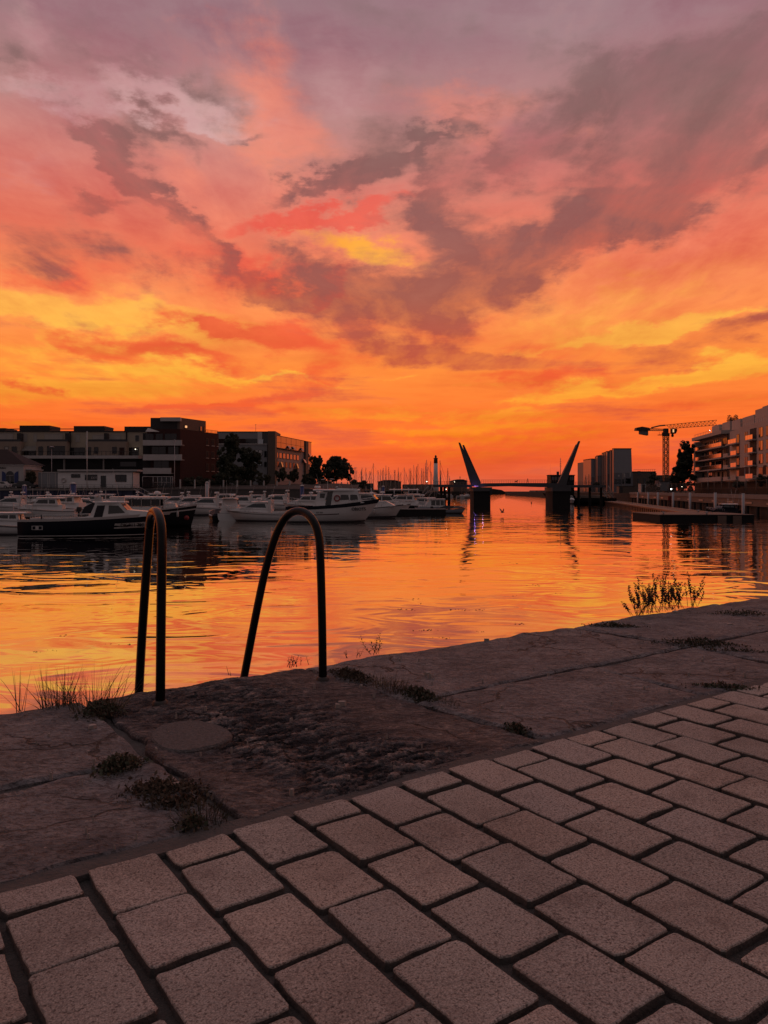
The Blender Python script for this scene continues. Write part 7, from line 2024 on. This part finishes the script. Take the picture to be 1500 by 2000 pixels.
# ------------------------------------------------------------------ sailing boats: the forest of masts
M_mast = mat('weathered_mast', (0.10, 0.075, 0.065), 0.5)
M_mastp = mat('pale_mast', (0.30, 0.27, 0.25), 0.45)
def sailboat(x, ytop, Y, rz, label, pale=False):
    p = pt(x, 0, Y); H = pt(x, ytop, Y).z; L = max(6.5, min(13, H * .72))
    b = Boat(label, p.x, Y, rz, L, L * .3, .9, 1.15, M_offwhite, cat='sailing boat', group='sailing boats with bare masts in the outer basin', name='sailing_boat')
    m = M_mastp if pale else M_mast
    q = MB(); q.tube([(.06*L, 0, .8), (.06*L, 0, H)], [.15, .09], 6)
    for f in (.45, .72): q.tube([(.06*L, -.9, H * f), (.06*L, .9, H * f)], .035, 4)
    q.build('mast', m, b.r)
    q = MB()
    for sy in (-1, 1): q.tube([(.04*L, sy * L * .14, 1.0), (.06*L, sy * .9, H * .45), (.06*L, 0, H * .96)], .022, 3, caps=False)
    q.tube([(.48*L, 0, 1.2), (.06*L, 0, H * .95)], .05, 4, caps=False); q.tube([(-.48*L, 0, 1.0), (.06*L, 0, H)], .02, 3, caps=False)
    q.build('rigging', m, b.r)
    q = MB(); q.tube([(.05*L, 0, 1.9), (-.36*L, 0, 1.95)], .13, 6); q.build('boom', M_canvas, b.r)
    b.house([(-.15*L, .9), (.25*L, 1.0), (.2*L, 1.4), (-.15*L, 1.4)], L * .10, L * .085)
    return b
tops = [(694, 914, 0), (699, 917, 1), (703, 920, 1), (706, 917, 0), (709.5, 913, 0), (713, 922, 1), (717, 913, 0), (720, 920, 0), (727, 920, 1), (732, 905, 0), (736, 918, 1), (741, 917, 1), (746, 914, 1), (749, 919, 0), (754, 909, 1), (758, 920, 1), (761.5, 912, 0), (765, 927, 1), (768, 918, 0), (774, 918, 1), (778, 913, 0), (781, 922, 1), (785, 922, 0), (787, 913, 1), (791, 923, 1), (797, 915, 1), (800, 919, 0), (802.5, 914, 0), (805.5, 908, 1), (811, 911, 0), (815, 924, 0), (819, 906, 0), (824, 914, 1), (827, 915, 0), (830, 898, 1), (831.5, 904, 1), (838, 912, 1), (841, 922, 1), (844, 901, 0), (856.5, 899, 0), (859, 919, 1), (862, 927, 1), (875, 914, 0), (878.5, 930, 1), (912, 934, 1), (1144, 928, 0), (1152, 926, 0), (1147.5, 930, 1)]
words_ = {0: 'dark', 1: 'pale'}
rnd = random.Random(12)
NTH = ['first', 'second', 'third', 'fourth', 'fifth', 'sixth', 'seventh', 'eighth', 'ninth', 'tenth', 'eleventh', 'twelfth', 'thirteenth', 'fourteenth', 'fifteenth', 'sixteenth', 'seventeenth', 'eighteenth', 'nineteenth', 'twentieth', 'twenty-first', 'twenty-second', 'twenty-third', 'twenty-fourth']
xs_ = sorted(q[0] for q in tops)
left_ = [x for x in xs_ if x <= 770]; mid_ = [x for x in xs_ if 770 < x < 850][::-1]; right_ = [x for x in xs_ if 850 < x < 1000]; far_ = [x for x in xs_ if x > 1000]
for i, (x, yt, pl) in enumerate(tops):
    Y = 300 + 130 * rnd.random()
    if x > 862: Y = 330 + 30 * rnd.random()
    tone = 'pale' if pl else 'dark'
    if x in left_: lb = 'sailing boat with bare %s mast, %s mast right of the broad round tree' % (tone, NTH[left_.index(x)])
    elif x in mid_: lb = 'sailing boat with bare %s mast, %s mast left of the lighthouse' % (tone, NTH[mid_.index(x)])
    elif x in right_: lb = 'sailing boat with bare %s mast, %s mast right of the lighthouse' % (tone, NTH[right_.index(x)])
    else: lb = 'sailing boat with bare %s mast, %s mast left of the sawtooth building' % (tone, NTH[len(far_) - 1 - far_.index(x)])
    if x == 875: lb += ', standing apart'
    sailboat(x, yt, Y, R(rnd.choice((5, 178, 12, 95, 185))), lb, bool(pl))
X, Y = place(902, 968.5)
sailboat(902, 948, 300, R(88), 'dark sailing boat seen end-on beside the left bridge pier', False)

# ------------------------------------------------------------------ birds
def gull():
    p = gp(981, 1001, 0.0); p = pt(981, 1001, 96); r = empty('gull', p, R(20), 'gull flying low over the water with raised wings', 'bird')
    me = bpy.data.meshes.new('gull')
    V = [(0, 0, 0), (.16, 0, .02), (.24, 0, .03), (.31, 0, .02), (-.14, 0, -.01), (-.26, 0, -.02), (.06, -.16, .10), (.02, -.36, .34), (-.10, -.52, .52), (.06, .16, .10), (.02, .36, .34), (-.10, .52, .52)]
    rr = [.07, .055, .045, .012, .05, .02, .035, .025, .008, .035, .025, .008]
    me.from_pydata(V, [(0, 1), (1, 2), (2, 3), (0, 4), (4, 5), (0, 6), (6, 7), (7, 8), (0, 9), (9, 10), (10, 11)], [])
    o = link('body', me, r); me.materials.append(M_brown); o.modifiers.new('skin', 'SKIN'); o.modifiers.new('sub', 'SUBSURF').levels = 1
    for i, q in enumerate(rr): me.skin_vertices[0].data[i].radius = (q * 1.4, q * (.5 if i in (6, 7, 8, 9, 10, 11) else 1)); me.skin_vertices[0].data[i].use_root = i == 0
    b = MB()
    for sy in (-1, 1):
        b.add([(.10, sy*.05, .04), (.06, sy*.36, .35), (-.12, sy*.54, .54), (-.12, sy*.32, .27), (-.10, sy*.06, .02)], [(0, 1, 2, 3, 4), (4, 3, 2, 1, 0)])
    b.build('wing_feathers', M_brown, r)
gull()
def duck(x, y, label, rz):
    p = gp(x, y, 0); r = empty('duck', (p.x, p.y, 0), rz, label, 'bird', 'ducks swimming on the harbour water')
    b = MB(); s = 1.5
    b.loft([[(xx * s, math.cos(2*PI*k/8) * w * s, .07 * s + math.sin(2*PI*k/8) * h_ * s) for k in range(8)] for xx, w, h_ in ((-.24, .01, .01), (-.16, .07, .05), (0, .11, .09), (.12, .09, .08), (.18, .03, .03))]); b.build('body', M_canvas, r)
    b = MB(); b.tube([(.12 * s, 0, .10 * s), (.16 * s, 0, .22 * s)], [.04 * s, .03 * s], 6); b.ball((.18 * s, 0, .25 * s), .05 * s, 0, 7, 5); b.tube([(.21 * s, 0, .24 * s), (.28 * s, 0, .23 * s)], [.02 * s, .008 * s], 5); b.build('head', M_canvas, r)
duck(1134, 1007, 'duck on the water left of the head float, farther of a pair', R(160)); duck(1130, 1012, 'duck on the water left of the head float, nearer of a pair', R(20)); duck(1038, 983, 'lone small duck on the water between the bridge piers', R(90))

# drifting leaves and weed on the water
rnd = random.Random(21); b = MB()
for x, y, w, n in ((815, 1171, 14, 6), (822, 1180, 6, 3), (795, 1191, 18, 9), (915, 1191, 40, 14), (1018, 1218, 16, 8), (835, 1231, 32, 16), (938, 1233, 8, 4), (855, 1246, 26, 9), (1015, 1164, 14, 5), (235, 1258, 30, 8), (75, 1273, 10, 4), (100, 1271, 12, 4), (125, 1241, 10, 3), (1035, 1143, 20, 6), (1090, 1160, 8, 3), (1240, 1170, 12, 4), (1000, 1100, 20, 5)):
    for _ in range(n):
        p = gp(x + rnd.uniform(-w, w), y + rnd.uniform(-1.6, 1.6), 0); s = p.y / F * rnd.uniform(.6, 2.0); a = rnd.uniform(0, PI)
        b.add([(p.x + s * math.cos(a + q) * (1.6 if j % 2 == 0 else .7), p.y + s * math.sin(a + q) * 1.6, .006) for j, q in enumerate((0, PI/2, PI, 3*PI/2))], [(0, 1, 2, 3)])
tag(b.build('debris', M_dark), kind='stuff')
